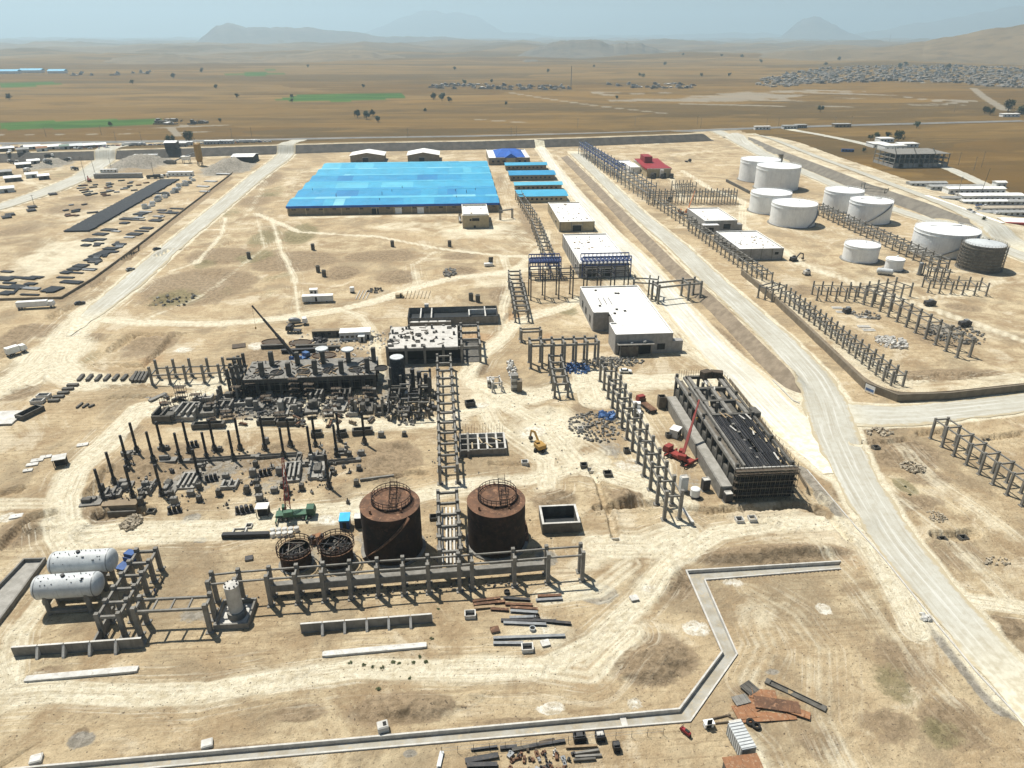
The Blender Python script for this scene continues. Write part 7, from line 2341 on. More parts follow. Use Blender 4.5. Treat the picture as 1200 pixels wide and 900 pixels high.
# long table structure on columns with pedestals on top
def table_structure():
 H = tall(360, 462, 443)
 fl, fr = P(288, 463), P(441, 459)
 bk = P(360, 421, H)
 x0, x1, y0, y1 = fl[0], fr[0], (fl[1] + fr[1]) / 2, bk[1]
 W_, D_ = x1 - x0, y1 - y0
 t = thing('compressor_table', 'long dark concrete deck on columns with a double row of stub posts', 'platform', ((x0 + x1) / 2, y0, 0), .02)
 part(t, 'deck_slab', 'cube', 'concrete', (0, D_ / 2, H - .6), (W_, D_, .6))
 part(t, 'edge_beam', 'cube', 'concrete_dark', (0, -.2, H - 1.5), (W_ + .4, .5, 1.55))
 for i in range(12):
  for j in range(3):
   part(t, 'column', 'cube', 'concrete_dark', (-W_ / 2 + .5 + (W_ - 1) * i / 11, D_ * (.05 + .45 * j), -.3), (1.0, 1.0, H - .3))
 part(t, 'back_wall', 'cube', 'opening', (0, D_ * .14, 0), (W_, .4, H - .7))  # near-black infill near the front, stands in for the deep shade under the deck
 for i in range(5):
  for j in range(2):
   h = 5.2 - (i % 2) * .6
   c = part(t, 'stub_post', 'bev', 'concrete_dark', (-W_ * .36 + W_ * .2 * i + j * 1.5, D_ * (.16 + .58 * j), H - .01), (1.5, 1.5, h))
   if (i, j) in ((2, 1), (3, 1)):
    part(t, 'cap_table', 'cyl', 'primer_grey', (-W_ * .36 + W_ * .2 * i + j * 1.5, D_ * (.16 + .58 * j), H + h), (4.4, 4.4, .5))
  part(t, 'hatch_ring', 'ring', 'concrete_dark', (-W_ * .26 + W_ * .2 * i, D_ * .3, H), (4.6, 4.6, .45))
  part(t, 'hatch', 'cyl32', 'opening', (-W_ * .26 + W_ * .2 * i, D_ * .3, H + .003), (4.3, 4.3, .1))
 r = random.Random(9)
 for k in range(110):
  part(t, 'formwork_plank', 'cube', r.choice(['timber_dark', 'concrete_dark', 'timber', 'steel_dark', 'steel_black']), (r.uniform(-.48, .48) * W_, r.uniform(.05, .95) * D_, H + .02), (r.uniform(1, 3.5), .35, r.uniform(.15, .5)), r.uniform(0, 3))
 for k in range(26):
  part(t, 'scaffold_pole', 'cyl8', 'scaffold', (-W_ / 2 + W_ * k / 25, -.9, 0), (.12, .12, H + 1.2))
 for z in (2, 4.2, 6.4):
  part(t, 'scaffold_ledger', 'cube', 'scaffold', (0, -.9, z), (W_, .12, .12))
    # taller cluster at the left end
 for i in range(3):
  for j in range(3):
   part(t, 'tower_column', 'cube', 'concrete_dark', (-W_ / 2 - 1.5 - i * 1.7, D_ * (.1 + .3 * j), -.3), (.9, .9, H + 5.5 - i * .8))
 for z in (4, 8, 11):
  part(t, 'tower_beam', 'cube', 'concrete_dark', (-W_ / 2 - 3.2, D_ * .4, z), (5, .7, .7))
 part(t, 'tower_floor', 'cube', 'concrete_dark', (-W_ / 2 - 3.2, D_ * .4, 6.2), (5.2, D_ * .7, .4))

table_structure()
rack('open concrete rack of tall posts left of the long dark deck', [(179, 451), (200, 450), (219, 449), (240, 448.5), (259, 447.5), (273, 447)], 6.0, tall(179, 451, 430), .75, 'concrete', (.55,), .45)

# reactor frame with dark tarpaulin tower right of the deck
def process_tower():
 x, y = P(478, 492)
 t = thing('process_frame', 'dark cluttered steel and concrete process frame with a blue-black tower', 'frame', (x, y, 0))
 r = random.Random(31)
 for i in range(5):
  for j in range(5):
   hh = r.uniform(5, 12) if j > 1 else r.uniform(2, 5)
   part(t, 'column', 'cube', r.choice(['concrete_dark', 'steel_dark']), (-6 + 3.2 * i, j * 5.2, -.3), (.8, .8, hh))
 for k in range(34):
  i = r.randrange(4)
  j = r.randrange(5)
  part(t, 'beam', 'cube', r.choice(['concrete_dark', 'concrete', 'steel_dark']), (-4.4 + 3.2 * i, j * 5.2 + r.uniform(-1, 1), r.uniform(1.2, 7)), (3.2, .4, .5))
  part(t, 'beam', 'cube', r.choice(['concrete_dark', 'steel_dark', 'scaffold']), (-6 + 3.2 * r.randrange(5), r.randrange(4) * 5.2 + 2.6, r.uniform(1.2, 7)), (.4, 5.2, .45))
 part(t, 'tower', 'cyl', 'pipe_coat', (-4, 21, 0), (5.0, 5.0, 12.5))
 part(t, 'tower_cap', 'cyl', 'primer_grey', (-4, 21, 12.5), (4.6, 4.6, .3))
 for k in range(3):
  part(t, 'slim_tower', 'cyl', 'steel_dark', (1 + 2.2 * k, 19, 0), (1.5, 1.5, 9 - k))
 for k in range(20):
  part(t, 'equipment', 'bev', r.choice(['concrete_dark', 'concrete', 'steel_dark', 'concrete_pale']), (r.uniform(-8, 9), r.uniform(-3, 16), -.2), (r.uniform(1, 2.4), r.uniform(1, 2.4), r.uniform(.8, 2.8)))

process_tower()

# ------------------------------------------------------------------ equipment foundations and black columns
STACKS = [((161, 530), (152, 495)), ((150, 545), (140, 510)), ((134.5, 566), (124, 529)), ((121, 584), (109, 549)), ((191, 528), (183, 494)), ((181, 544), (172, 509)), ((156, 582), (146, 545)), ((190, 580), (180, 544)), ((222, 530), (214, 493)), ((212, 541), (204, 507)), ((233, 560), (226, 526)), ((252, 528), (246, 491)), ((243, 538), (235, 506)), ((282, 527), (275, 489)), ((274, 539), (267, 504)), ((311, 527), (305, 487.5)), ((333, 536), (328, 501)), ((341, 523), (336, 490)), ((365, 537), (360, 499)), ((370, 522), (366, 485)), ((395, 535), (390, 497.5)), ((398, 517), (395, 483)), ((427.5, 520), (423, 482)), ((386, 572), (380, 532))]
back = sorted([s for s in STACKS if s[0][1] < 533], key=lambda s: s[0][0])
mid = sorted([s for s in STACKS if 533 <= s[0][1] < 555], key=lambda s: s[0][0])
front = sorted([s for s in STACKS if s[0][1] >= 555], key=lambda s: s[0][0])
for nm, row in (('back', back), ('middle', mid), ('front', front)):
 for k, (b, tp) in enumerate(row):
  stack_pole('slender black steel column on a pedestal, %s in the %s row from the left' % (ORD[k], nm), b, tp, k)

PED = [(297, 558), (289, 577), (302, 571), (322, 577), (332, 571), (354, 574), (328, 556), (390, 554), (421, 551), (424, 534), (410, 536), (418, 569), (447, 512), (474, 511), (167, 582), (172, 573), (201, 581), (234, 573), (224, 580), (257, 581), (290, 578), (265, 560), (303, 578), (337, 578), (205, 590), (234, 587), (166, 592), (305, 587), (336, 584), (300, 547), (150, 537), (196, 527), (258, 528), (312, 520), (120, 575)]
srt = sorted(range(len(PED)), key=lambda i: PED[i][0])
for rank, i in enumerate(srt):
 px, py = PED[i]
 h = random.Random(i).uniform(1.1, 2.3)
 pos = ORD[rank] if rank < 20 else ORD[len(PED) - 1 - rank] + ' last'
 pedestal('dark concrete pedestal block among the black columns, %s counting from the left' % pos, px, py, 1.25 + .5 * (i % 3 == 0), 1.25, h, 'concrete_dark' if i % 3 else 'concrete')
EB = [(343, 556, 4.4, 8.5, 3, 2.0, .1), (373, 553, 4.8, 8.0, 2, 2.0, .05), (200, 572, 4.0, 6.5, 2, 1.4, .0), (222, 565, 4.6, 7.0, 3, 1.4, .0), (108, 588, 5.2, 4.2, 3, 1.0, .1), (134, 578, 4.2, 4.6, 2, 1.3, .1), (146, 571, 4.2, 4.4, 2, 1.3, .1), (270, 569, 4.2, 4.0, 2, 1.1, .0), (198, 541, 4.6, 2.4, 3, 1.0, .0), (152, 531, 4.0, 3.0, 3, .9, .2), (174, 573, 3.2, 6.0, 2, 1.4, .0), (380, 560, 3.5, 3, 2, 1.0, 0), (236, 545, 3.0, 2.6, 2, 1.0, 0), (372, 536, 4.4, 3.4, 2, 1.6, 0), (400, 531, 3.6, 3.2, 2, 1.4, 0)]
srt = sorted(range(len(EB)), key=lambda i: EB[i][0])
for rank, i in enumerate(srt):
 px, py, sx, sy, sl, h, rz = EB[i]
 equip_base('ribbed concrete machine base with dark pockets, %s from the left among the columns' % ORD[rank], px, py, sx, sy, h, sl, 'gravel_slab' if i in (0, 1, 3, 7) else 'concrete', rz)
for i, (px, py, lb) in enumerate([(248, 563, 'dark valve skid right of the third machine base'), (311, 557, 'dark valve skid behind the green crane'), (226, 524, 'dark pump unit among the back columns'), (205, 600, 'small dark heap of parts by the track'), (290, 600, 'dark heap of parts left of the white shelter'), (284, 600, 'low dark machine parts on the ground')]):
 x, y = P(px, py)
 t = thing('valve_skid', lb, 'equipment', (x, y, hz(x, y)), .3, 'dark machine skids')
 part(t, 'skid_frame', 'cube', 'steel_dark', (0, 0, 0), (3.4, 2.0, .35))
 for s in (-1, 0, 1):
  part(t, 'valve_body', 'cyl', 'steel_black', (s * 1.1, 0, .35), (.9, .9, 1.5))
  part(t, 'hand_wheel', 'cyl', 'steel_dark', (s * 1.1, 0, 1.85), (.8, .8, .12))
member('long grey cable trough through the black columns, left part', 216, 541, 301, 535.5, 1.3, .8, 'concrete', 'cable_trough', 'trough', 'box')
member('long grey cable trough through the black columns, middle part', 300, 537, 353, 533.5, 1.3, .8, 'concrete', 'cable_trough', 'trough', 'box')
member('long grey cable trough through the black columns, right part', 352, 546, 423, 540, 1.4, .9, 'concrete', 'cable_trough', 'trough', 'box')
member('short grey cable trough joining the two long ones', 352, 533, 347, 548, 1.3, .8, 'concrete', 'cable_trough', 'trough', 'box')
member('grey pipe lying right of the column field', 422, 565, 462, 560, .6, .6, 'concrete', 'lying_beam', 'beam', 'bev')
for i, (a, b, c, d) in enumerate([(302, 497, 324, 496.5), (325, 498, 348, 497), (413, 509, 437, 507), (365, 511, 378, 510), (394, 512, 407, 510), (226, 502, 264, 500)]):
 member('dark formwork box in the line above the columns, %s from the left' % ORD[sorted([302, 325, 413, 365, 394, 226]).index(a)], a, b, c, d, 2.2, 1.7, 'concrete_dark', 'formwork_box', 'formwork', 'box', 'dark formwork boxes')
t = thing('earth_cut_wall', 'pale earth shoulder wall behind the leftmost front columns', 'wall', U3(P(140, 598)))
part(t, 'retaining_face', 'cube', 'dirt_fill', (0, 1.5, -1.2), (8.5, 2.6, 2.6))
part(t, 'lower_beam', 'cube', 'concrete_dark', (1, -1, -1.2), (7, .5, 1.6))

# foundations between deck and columns
r = random.Random(77)
FB = [(195, 490, 6, 7, 2), (208, 489, 6, 7, 2), (222, 487, 6, 8, 3), (245, 484, 6, 6, 2), (262, 480, 6, 5, 2), (281, 474, 5, 4, 2), (300, 478, 6, 4, 2), (332, 482, 4, 7, 2), (340, 473, 4, 5, 2), (366, 480, 4, 7, 2), (372, 468, 4, 5, 2), (398, 478, 4.5, 7, 2), (405, 466, 4, 5, 2), (430, 480, 4, 7, 2), (434, 468, 4, 5, 2), (312, 466, 5, 4, 2), (270, 468, 7, 4, 3), (240, 470, 6, 4, 2), (350, 486, 3, 3, 2), (385, 486, 3, 3, 2), (415, 486, 3, 3, 2), (445, 484, 3, 4, 2)]
srt = sorted(range(len(FB)), key=lambda i: FB[i][0])
for rank, i in enumerate(srt):
 px, py, sx, sy, sl = FB[i]
 pos = ORD[rank] if rank < 20 else ['', 'last but one', 'rightmost'][rank - 19]
 equip_base('rough concrete foundation frame in front of the long deck, %s from the left' % pos, px, py, sx, sy, r.uniform(1.4, 3.2), sl, r.choice(['concrete', 'concrete_dark', 'gravel_slab']), r.uniform(-.1, .1), 'foundation frames in front of the deck')
rubble('rubble and offcuts strewn before the long dark deck', 350, 474, 95, 12, 420, .9, 'concrete', 'strewn_rubble', 3, .5)
rubble('dark scrap strewn before the long dark deck', 330, 478, 110, 14, 300, .8, 'steel_dark', 'strewn_scrap', 4, .5)
rubble('pale offcuts strewn on the ground behind the long dark deck', 400, 402, 60, 16, 160, .9, 'concrete_pale', 'strewn_rubble', 5, .4)
rubble('broken bits strewn round the process frame', 478, 468, 30, 30, 320, .8, 'concrete', 'strewn_rubble', 6, .6)
rubble('dark offcuts strewn in the black column field', 280, 560, 150, 34, 200, .5, 'concrete_dark', 'strewn_rubble', 7, .3)
rubble('heap of pale broken stone below the leftmost columns', 154, 613, 11, 9, 130, .9, 'rubble_rock', 'stone_heap', 8, .9)

r = random.Random(5)
for k in range(46):
 px, py = r.uniform(186, 446), r.uniform(466, 500)
 x, y = P(px, py)
 t = thing('formwork_stack', 'small dark stack of formwork and props in front of the long deck', 'formwork', (x, y, hz(x, y)), r.uniform(0, 3), 'formwork stacks before the deck')
 L = r.uniform(1.5, 3.5)
 for q in range(r.randint(2, 4)):
  part(t, 'panel', 'cube', r.choice(['timber_dark', 'steel_dark', 'concrete_dark', 'rust', 'plywood']), (r.uniform(-.3, .3), r.uniform(-.3, .3), .28 * q), (L, r.uniform(.5, 1.3), .26), r.uniform(-.2, .2))
 part(t, 'prop', 'cyl8', 'scaffold', (0, 0, .2), (.14, .14, r.uniform(1.5, 3.5)), (r.uniform(-.3, .3), r.uniform(-.3, .3), 0))
for k in range(40):
 px, py = r.uniform(100, 430), r.uniform(520, 594)
 x, y = P(px, py)
 t = thing('pipe_stub', 'small dark stub of pipe or anchor block among the black columns', 'pipe stub', (x, y, hz(x, y) - .1), r.uniform(0, 3), 'pipe stubs among the columns')
 part(t, 'block', 'bev', r.choice(['concrete_dark', 'concrete', 'steel_dark']), (0, 0, 0), (r.uniform(.7, 1.6), r.uniform(.6, 1.2), r.uniform(.4, 1.4)))
 part(t, 'stub', 'cyl8', 'steel_black', (r.uniform(-.2, .2), 0, .3), (.3, .3, r.uniform(.8, 2.0)))

for k in range(15):
 px, py = 196 + k * 17 + r.uniform(-5, 5), r.uniform(464, 494)
 x, y = P(px, py)
 t = thing('scaffold_tower', 'small dark scaffold tower in front of the long deck, %s from the left' % ORD[k], 'scaffold', (x, y, hz(x, y)), r.uniform(-.2, .2), 'scaffold towers before the deck')
 h = r.uniform(3.5, 7)
 for a in (-1, 0, 1):
  for b in (-1, 1):
   part(t, 'standard', 'cyl8', 'steel_dark', (a * 1.6, b * .9, -.1), (.16, .16, h + r.uniform(0, .8)))
 z = 1.2
 while z < h:
  for b in (-1, 1):
   part(t, 'ledger', 'cube', 'steel_dark', (0, b * .9, z), (3.4, .12, .12))
  part(t, 'deck_board', 'cube', 'timber_dark', (0, 0, z + .12), (3.3, 1.5, .1))
  z += 1.9

# behind the deck: blue crane, sheds, lying shells
truck_crane('blue mobile crane with long telescopic boom raised to the left', 350, 425, .9, math.radians(158), math.radians(50), 24, 'tarp', 'steel_dark')
container('long brown-grey site cabin behind the dark deck', 383, 394, 11, .02, 'concrete_dark', 'brown_wall', nwin=3)
container('white prefab office with a small box on the roof behind the dark deck', 417, 396, 12, .04, 'primer_grey', 'white_roof', nwin=5, h=3.2, wd=5)
container('small blue-grey generator box beside the white prefab office', 424, 400, 2.4, 0, 'primer_grey', 'primer_grey', nwin=0, h=2.2, wd=2)
truck('grey tanker truck parked behind the dark deck', 349, 381, .25, 'white_paint', 'steel_grey', 8, 'mixer')
truck('small dark flatbed behind the long deck', 345, 390, 2.9, 'steel_dark', 'steel_dark', 6, 'flat')
for i, (px, py, L, m) in enumerate([(320, 408, 9, 'concrete_dark'), (365, 408, 12, 'concrete_dark'), (352, 413, 14, 'steel_dark'), (383, 410, 10, 'concrete_dark')]):
 x, y = P(px, py)
 solo('precast_girder', 'dark long girder lying behind the deck, %s from the left' % ORD[[0, 2, 1, 3][i]], 'girder', 'ibeam', m, (x, y, hz(x, y)), (L, 1.4, 1.6), .03, 'girders behind the deck')
for i, (px, py) in enumerate([(320, 401), (352, 402), (380, 417)]):
 x, y = P(px, py)
 t = thing('mesh_ring', 'rust coloured round ring lying behind the deck, %s from the left' % ORD[i], 'ring', (x, y, hz(x, y)), 0, 'round rings behind the deck')
 part(t, 'ring', 'ring', 'rust', (0, 0, 0), (9, 6, .5))
 part(t, 'bed', 'cyl32', 'timber_dark', (0, 0, -.02), (8.6, 5.6, .2))
rubble('pile of grey steel offcuts beside the white prefab office', 374, 400, 8, 5, 60, 1.2, 'steel_dark', 'scrap_pile', 2, 1.0)

# ------------------------------------------------------------------ racks in the middle
rack('tall concrete pipe rack in the centre behind the rusty tanks', along((516, 567), (513, 433), 13), 4.8, 6.2, .85, 'concrete', (.88,), .6, side=-1)
rack('concrete pipe rack between the two rusty tanks', along((516.5, 672), (514.5, 601), 6), 4.7, 7.0, .85, 'concrete', (.9,), .6, side=-1)
x, y = P(527, 655)
for i in range(4):
 px = 520 + i * 4.4
 member('pale pipe lying inside the rack between the rusty tanks, %s from the left' % ORD[i], px, 672, px - 1, 606, .45, .5, 'concrete_new', 'rack_pipe', 'pipe', 'bev', 'pipes inside the rack', z=2.6)
rack('concrete rack with open top frames in front of the control building', along((622, 432), (700, 429), 7), 5.5, tall(622, 432, 402), .8, 'concrete', (.92,), .8)
rack('narrow concrete rack leading down from the open top frames', along((650, 466), (643, 432), 5), 4.4, 5.8, .75, 'concrete', (.92,), .6, side=-1)
rack('long concrete rack running diagonally past the grey workshop', along((778, 609), (703, 447), 13), 3.9, tall(778, 609, 575), .8, 'concrete', (.82,), .42, side=-1)
rack('open concrete rack of bare posts behind the round timber frames', [(577, 460), (588, 459)], 4.5, 4, .5, 'concrete_pale', (.9,), .4)
t = thing('brick_stack', 'tall stack of pale bricks with rubble beside the centre track', 'stack', U3(P(603, 457)))
for k in range(5):
 part(t, 'pallet_layer', 'bev', 'concrete_pale' if k % 2 else 'concrete', (0, 0, k * 1.2), (2.4, 2.2, 1.18))
part(t, 'lean_slab', 'cube', 'wall_earth', (1.6, -1.0, 0), (1.6, 2.4, 4.5), (.1, 0, 0))
rubble('white rubble beside the pale brick stack', 600, 434, 5, 12, 70, 1.0, 'concrete_new', 'stone_heap', 9, 1.0)
rubble('blue and grey debris under the open top frames', 676, 432, 16, 7, 140, .9, 'tarp', 'debris_pile', 10, 1.2)
rubble('grey debris in front of the control building', 715, 425, 40, 6, 220, .9, 'concrete', 'debris_pile', 11, .5)
rubble('grey rubble left of the diagonal rack', 700, 500, 34, 18, 260, .8, 'concrete', 'strewn_rubble', 12, .4)
rubble('blue sheeting scraps beside the diagonal rack', 712, 488, 10, 5, 40, 1.4, 'tarp', 'debris_pile', 13, .5)
container('white site box left of the open top frames', 575, 452, 2.4, 0, 'concrete_new', 'concrete_new', nwin=1)
t = thing('dark_skip', 'dark open skip on the pale ground right of the centre rack', 'skip', U3(P(551, 476)), .2)
part(t, 'body', 'box', 'steel_dark', (0, 0, .1), (3.2, 2.4, 1.8))
part(t, 'runner', 'cube', 'steel_dark', (0, 0, 0), (3.0, .4, .1))
car('white car on the track in front of the control building', 733, 437, -.1, 'white_paint')
truck('small white pickup beside the red flatbed crane', 746, 484, 1.4, 'white_paint', 'white_paint', 5.5, 'flat')
t = truck('red flatbed truck beside the diagonal rack', 757, 478, 1.9, 'red_paint', 'rust', 9, 'flat')
truck_crane('red telescopic crane beside the grey workshop', 795, 538, 2.2, math.radians(58), math.radians(42), 17, 'red_paint', 'red_paint')
container('pale site cabin left of the workshop', 791, 511, 3.2, .9, 'primer_grey', 'white_roof', nwin=1)
for i, (px, py) in enumerate([(783, 512), (734, 530), (680, 505)]):
 pit_box(['small dark open box beside the pale cabin', 'small dark open box left of the diagonal rack', 'small pale box in the rubble left of the diagonal rack'][i], px, py, 1.6, 1.6, 1.3, 'concrete_dark' if i < 2 else 'concrete_pale')
excavator('yellow drilling excavator on the pale ground in the centre', 633, 527, 1.2, 'yellow_paint', .8)
x, y = P(633, 528)
for i, (px, py, h) in enumerate([(800, 575, 4.2), (826, 574, 3.2), (852, 588, 2.6)]):
 x, y = P(px, py)
 t = thing('steel_box_unit', ['tall grey equipment box at the foot of the diagonal rack', 'dark equipment box left of the workshop corner', 'dark equipment box at the workshop front corner'][i], 'equipment', (x, y, hz(x, y)), .1, 'equipment boxes by the workshop')
 part(t, 'cabinet', 'bev', ['primer_grey', 'steel_dark', 'steel_dark'][i], (0, 0, .2), (2.0, 1.8, h))
 part(t, 'plinth', 'cube', 'concrete', (0, 0, -.1), (2.3, 2.1, .3))
 part(t, 'top_rim', 'box', 'concrete_pale', (0, 0, h + .21), (1.8, 1.6, .2))
x, y = P(814, 582)
t = thing('water_tank', 'round white plastic water tank beside the workshop', 'tank', (x, y, hz(x, y)))
part(t, 'stand', 'cube', 'steel_dark', (0, 0, 0), (2.4, 2.4, .5))
part(t, 'barrel', 'cyl', 'white_paint', (0, 0, .5), (2.6, 2.6, 1.9))
part(t, 'dome', 'dome', 'white_paint', (0, 0, 2.4), (2.6, 2.6, .9))
member('white pipe lying below the diagonal rack', 799, 597, 812, 614, .7, .7, 'concrete_new', 'lying_pipe', 'pipe', 'bev')

# grey workshop with open coffers and dark roof joists
def workshop():
 H = tall(858, 583, 548)
 fl, fr = P(857, 583), P(926, 583)
 bk = P(815, 440, H)
 lx = P(843, 583)[0]
 x0, x1, y0 = fl[0], fr[0], fl[1]
 D_ = bk[1] - y0
 W_ = x1 - x0
 t = thing('workshop_frame', 'large grey workshop under construction with dark roof joists and coffers', 'building', ((x0 + x1) / 2, y0, 0))
 hx = W_ / 2
    # podium along the left side
 pw = x0 - lx
 part(t, 'podium_wall', 'cube', 'concrete', (-hx - pw, D_ * .47, -.3), (.5, D_ * .94, 4.0))
 part(t, 'podium_top', 'cube', 'gravel_slab', (-hx - pw / 2, D_ * .47, 3.2), (pw - .5, D_ * .94, .45))
 part(t, 'podium_front', 'cube', 'concrete', (-hx - pw / 2, .1, -.3), (pw, .5, 3.5))
 part(t, 'floor', 'cube', 'concrete_dark', (0, D_ / 2, -.2), (W_, D_, .5))
 part(t, 'mid_floor', 'cube', 'concrete_dark', (0, D_ / 2, H * .52), (W_ - .6, D_ - .6, .4))
 nb = 12
 for i in range(nb + 1):
  for s in (-1, 0, 1):
   part(t, 'column', 'cube', 'concrete_dark' if s else 'concrete', (s * (hx - .4), D_ * i / nb * .985 + .4, 0), (.8, .8, H - .2 + (1.2 if s and i % 3 == 0 else 0)))
 for s in (-1, 1):
  part(t, 'edge_beam', 'cube', 'concrete' if s < 0 else 'concrete_dark', (s * (hx - .15), D_ / 2, H - .9), (.7, D_, .95))
  part(t, 'side_wall', 'cube', 'concrete_dark', (s * (hx - .35), D_ / 2, .3), (.25, D_ - 1, H * .5))
 part(t, 'inner_rail', 'cube', 'concrete', (-hx + 2.6, D_ / 2, H - .6), (.55, D_ * .97, .7))
 part(t, 'walkway', 'cube', 'scaffold', (-hx + 1.4, D_ / 2, H - 1.4), (1.8, D_ * .97, .15))
    # coffers at the back
 y1 = D_ * .52
 for k in range(4):
  part(t, 'coffer_beam', 'cube', 'concrete_dark', (1.2, y1 + (D_ - y1) * k / 3.05, H - .9), (W_ - 4, 1.1, .9))
 for k in range(3):
  part(t, 'coffer_beam', 'cube', 'concrete', (-hx + 4.2 + (W_ - 5.6) * k / 2, (y1 + D_) / 2, H - .88), (1.1, D_ - y1, .86))
    # dark joists in the front part
 n = 22
 rr = random.Random(14)
 for k in range(n):
  x = -hx + 3.6 + (W_ - 5) * k / (n - 1)
  for j in range(4):
   if rr.random() < .93:
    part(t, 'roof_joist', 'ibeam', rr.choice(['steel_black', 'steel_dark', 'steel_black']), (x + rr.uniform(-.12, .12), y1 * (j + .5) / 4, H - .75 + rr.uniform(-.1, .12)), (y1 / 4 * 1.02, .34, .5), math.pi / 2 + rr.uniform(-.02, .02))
 for k in range(9):
  part(t, 'purlin', 'cube', 'steel_dark', (1.2, y1 * (k + .5) / 9, H - 1.3), (W_ - 4, .3, .45))
 for k in range(16):
  part(t, 'loose_plank', 'cube', rr.choice(['plywood', 'concrete_pale', 'timber']), (rr.uniform(-.3, .45) * W_, rr.uniform(.08, .95) * D_, H + .02), (.4, rr.uniform(2, 4), .15), rr.uniform(-.4, .4))
    # scaffolding round front and sides
 for k in range(15):
  part(t, 'scaffold_pole', 'cyl8', 'scaffold', (-hx - .6 + (W_ + 1.2) * k / 14, -1.0, -.2), (.13, .13, H + 1.4))
  part(t, 'scaffold_pole', 'cyl8', 'scaffold', (-hx - .6 + (W_ + 1.2) * k / 14, -2.2, -.2), (.13, .13, H + .4))
 for z in (2, 4, 6, 8, 9.6):
  for q in (-1.0, -2.2):
   part(t, 'scaffold_ledger', 'cube', 'scaffold', (0, q, min(z, H)), (W_ + 1.4, .12, .12))
  part(t, 'scaffold_deck', 'cube', 'timber_dark', (0, -1.6, min(z, H) - .1), (W_ + 1.2, 1.1, .1))
 part(t, 'shade_net', 'cube', 'opening', (0, -.75, .1), (W_ + .8, .06, H - 1.2))  # near-black sheet added behind the scaffold to darken the shaded front
 part(t, 'front_fascia', 'cube', 'concrete_pale', (0, -.35, H - .35), (W_ + .6, .3, .4))
 for k in range(24):
  part(t, 'scaffold_pole', 'cyl8', 'scaffold', (hx + 1.1, D_ * k / 23, -.2), (.13, .13, H + 1.0))
 for z in (3, 6, 9):
  part(t, 'scaffold_ledger', 'cube', 'scaffold', (hx + 1.1, D_ / 2, z), (.12, D_, .12))
 for k in range(12):
  part(t, 'rebar_starter', 'cyl8', 'steel_dark', (-hx + 1 + k * .8, D_ - .6, H - .2), (.1, .1, 2.6))
 part(t, 'formwork_heap', 'bev', 'timber_dark', (W_ * .12, D_ * .97, H), (3.4, 2.6, 2.4), .4)
 part(t, 'formwork_heap', 'bev', 'timber_dark', (W_ * .36, D_ * .98, H), (4, 2.2, 1.9), -.3)
 part(t, 'formwork_heap', 'bev', 'concrete_dark', (hx + .8, D_ * .52, H - 1.0), (2, 4, 2.0), .1)
 part(t, 'stair_tower', 'box', 'scaffold', (-hx - pw - 1.8, D_ * .93, 0), (2.4, 2.4, 4.2))

workshop()
t = thing('boundary_wall', 'low pale wall between the workshop and the inner road', 'wall', (0, 0, 0))
wall_run(t, W([(854, 447), (880, 480), (905, 515), (930, 548), (945, 575)]), .3, -.3, 1.3, 'wall_earth', name='wall_panel')

# pit frame right of the centre rack
def pit_frame():
 x, y = P(566, 534)
 t = thing('half_built_pit', 'half-built concrete pit frame with open cells right of the centre rack', 'foundation', (x, y, 0))
 for u in (-6.6, -4.2, -1.2, 1.4, 4.2, 6.6):
  part(t, 'wall', 'cube', 'concrete_pale' if u > -4 else 'concrete', (u, 4.5, -.6), (.55, 9 + (2 if u < -4 else 0), 2.9))
 for v in (.2, 3.4, 6.6, 9.4):
  part(t, 'cross_wall', 'cube', 'concrete' if v < 9 else 'concrete_pale', (0, v, -.6), (13.6, .5, 2.7))
 part(t, 'dark_floor', 'cube', 'opening', (0, 4.5, -.1), (13.4, 9.2, .15))
 for k in range(16):
  part(t, 'rebar_starter', 'cyl8', 'rust', (-6.4 + .85 * k, 9.4, 2.0), (.09, .09, 2.4 + (k % 3) * .6))
 for k in range(4):
  part(t, 'plank', 'cube', 'plywood', (-3 + 2.4 * k, 2 + (k % 2) * 3, 2.3), (.4, 3.4, .12), .3 * k)

pit_frame()
t = thing('dark_basin', 'deep open concrete basin with pale rim right of the rusty tanks', 'basin', U3(P(655, 614)))
a, b = P(634, 622), P(678, 620)
W_ = b[0] - a[0]
D_ = 7.6
for s, nm in ((-1, 'wall'), (1, 'wall')):
 part(t, nm, 'cube', 'concrete_dark', (s * (W_ / 2 - .25), 0, -.4), (.5, D_, 3.4))
 part(t, nm, 'cube', 'concrete_dark', (0, s * (D_ / 2 - .25), -.4), (W_ - 1.004, .5, 3.398))
 part(t, 'rim', 'cube', 'concrete_new', (s * (W_ / 2 - .25), 0, 3.003), (.55, D_ + .1, .1))
 part(t, 'rim', 'cube', 'concrete_new', (0, s * (D_ / 2 - .25), 3.003), (W_ - 1.1, .55, .1))
part(t, 'floor', 'cube', 'membrane', (0, 0, -.1), (W_ - 1.1, D_ - 1.1, .2))
PB = [(693, 549, 'pale-rimmed pit box at the upper end of the narrow trench'), (684, 548, 'small dark pit box left of the trench head'), (712, 557, 'dark deep pit box beside the narrow trench'), (722, 633, 'pale-rimmed pit box at the lower end of the narrow trench'), (866, 611, 'left one of two pale pit boxes below the workshop trench'), (881, 610, 'right one of two pale pit boxes below the workshop trench'), (615, 545, 'small pale pit box right of the pit frame'), (551, 722, 'white-rimmed pit box right of the short wall panels'), (618, 761, 'white-rimmed pit box below the steel beams'), (1026, 527, 'dark tyre-shaped pit by the branch road bank'), (1106, 629, 'left one of two dark pits on the right-hand slope'), (1130, 627, 'right one of two dark pits on the right-hand slope'), (1158, 514, 'dark pit in the trench under the right-hand rack'), (178, 601, 'dark pit box below the black columns'), (508, 608, 'small dark hatch left of the rack between the tanks')]
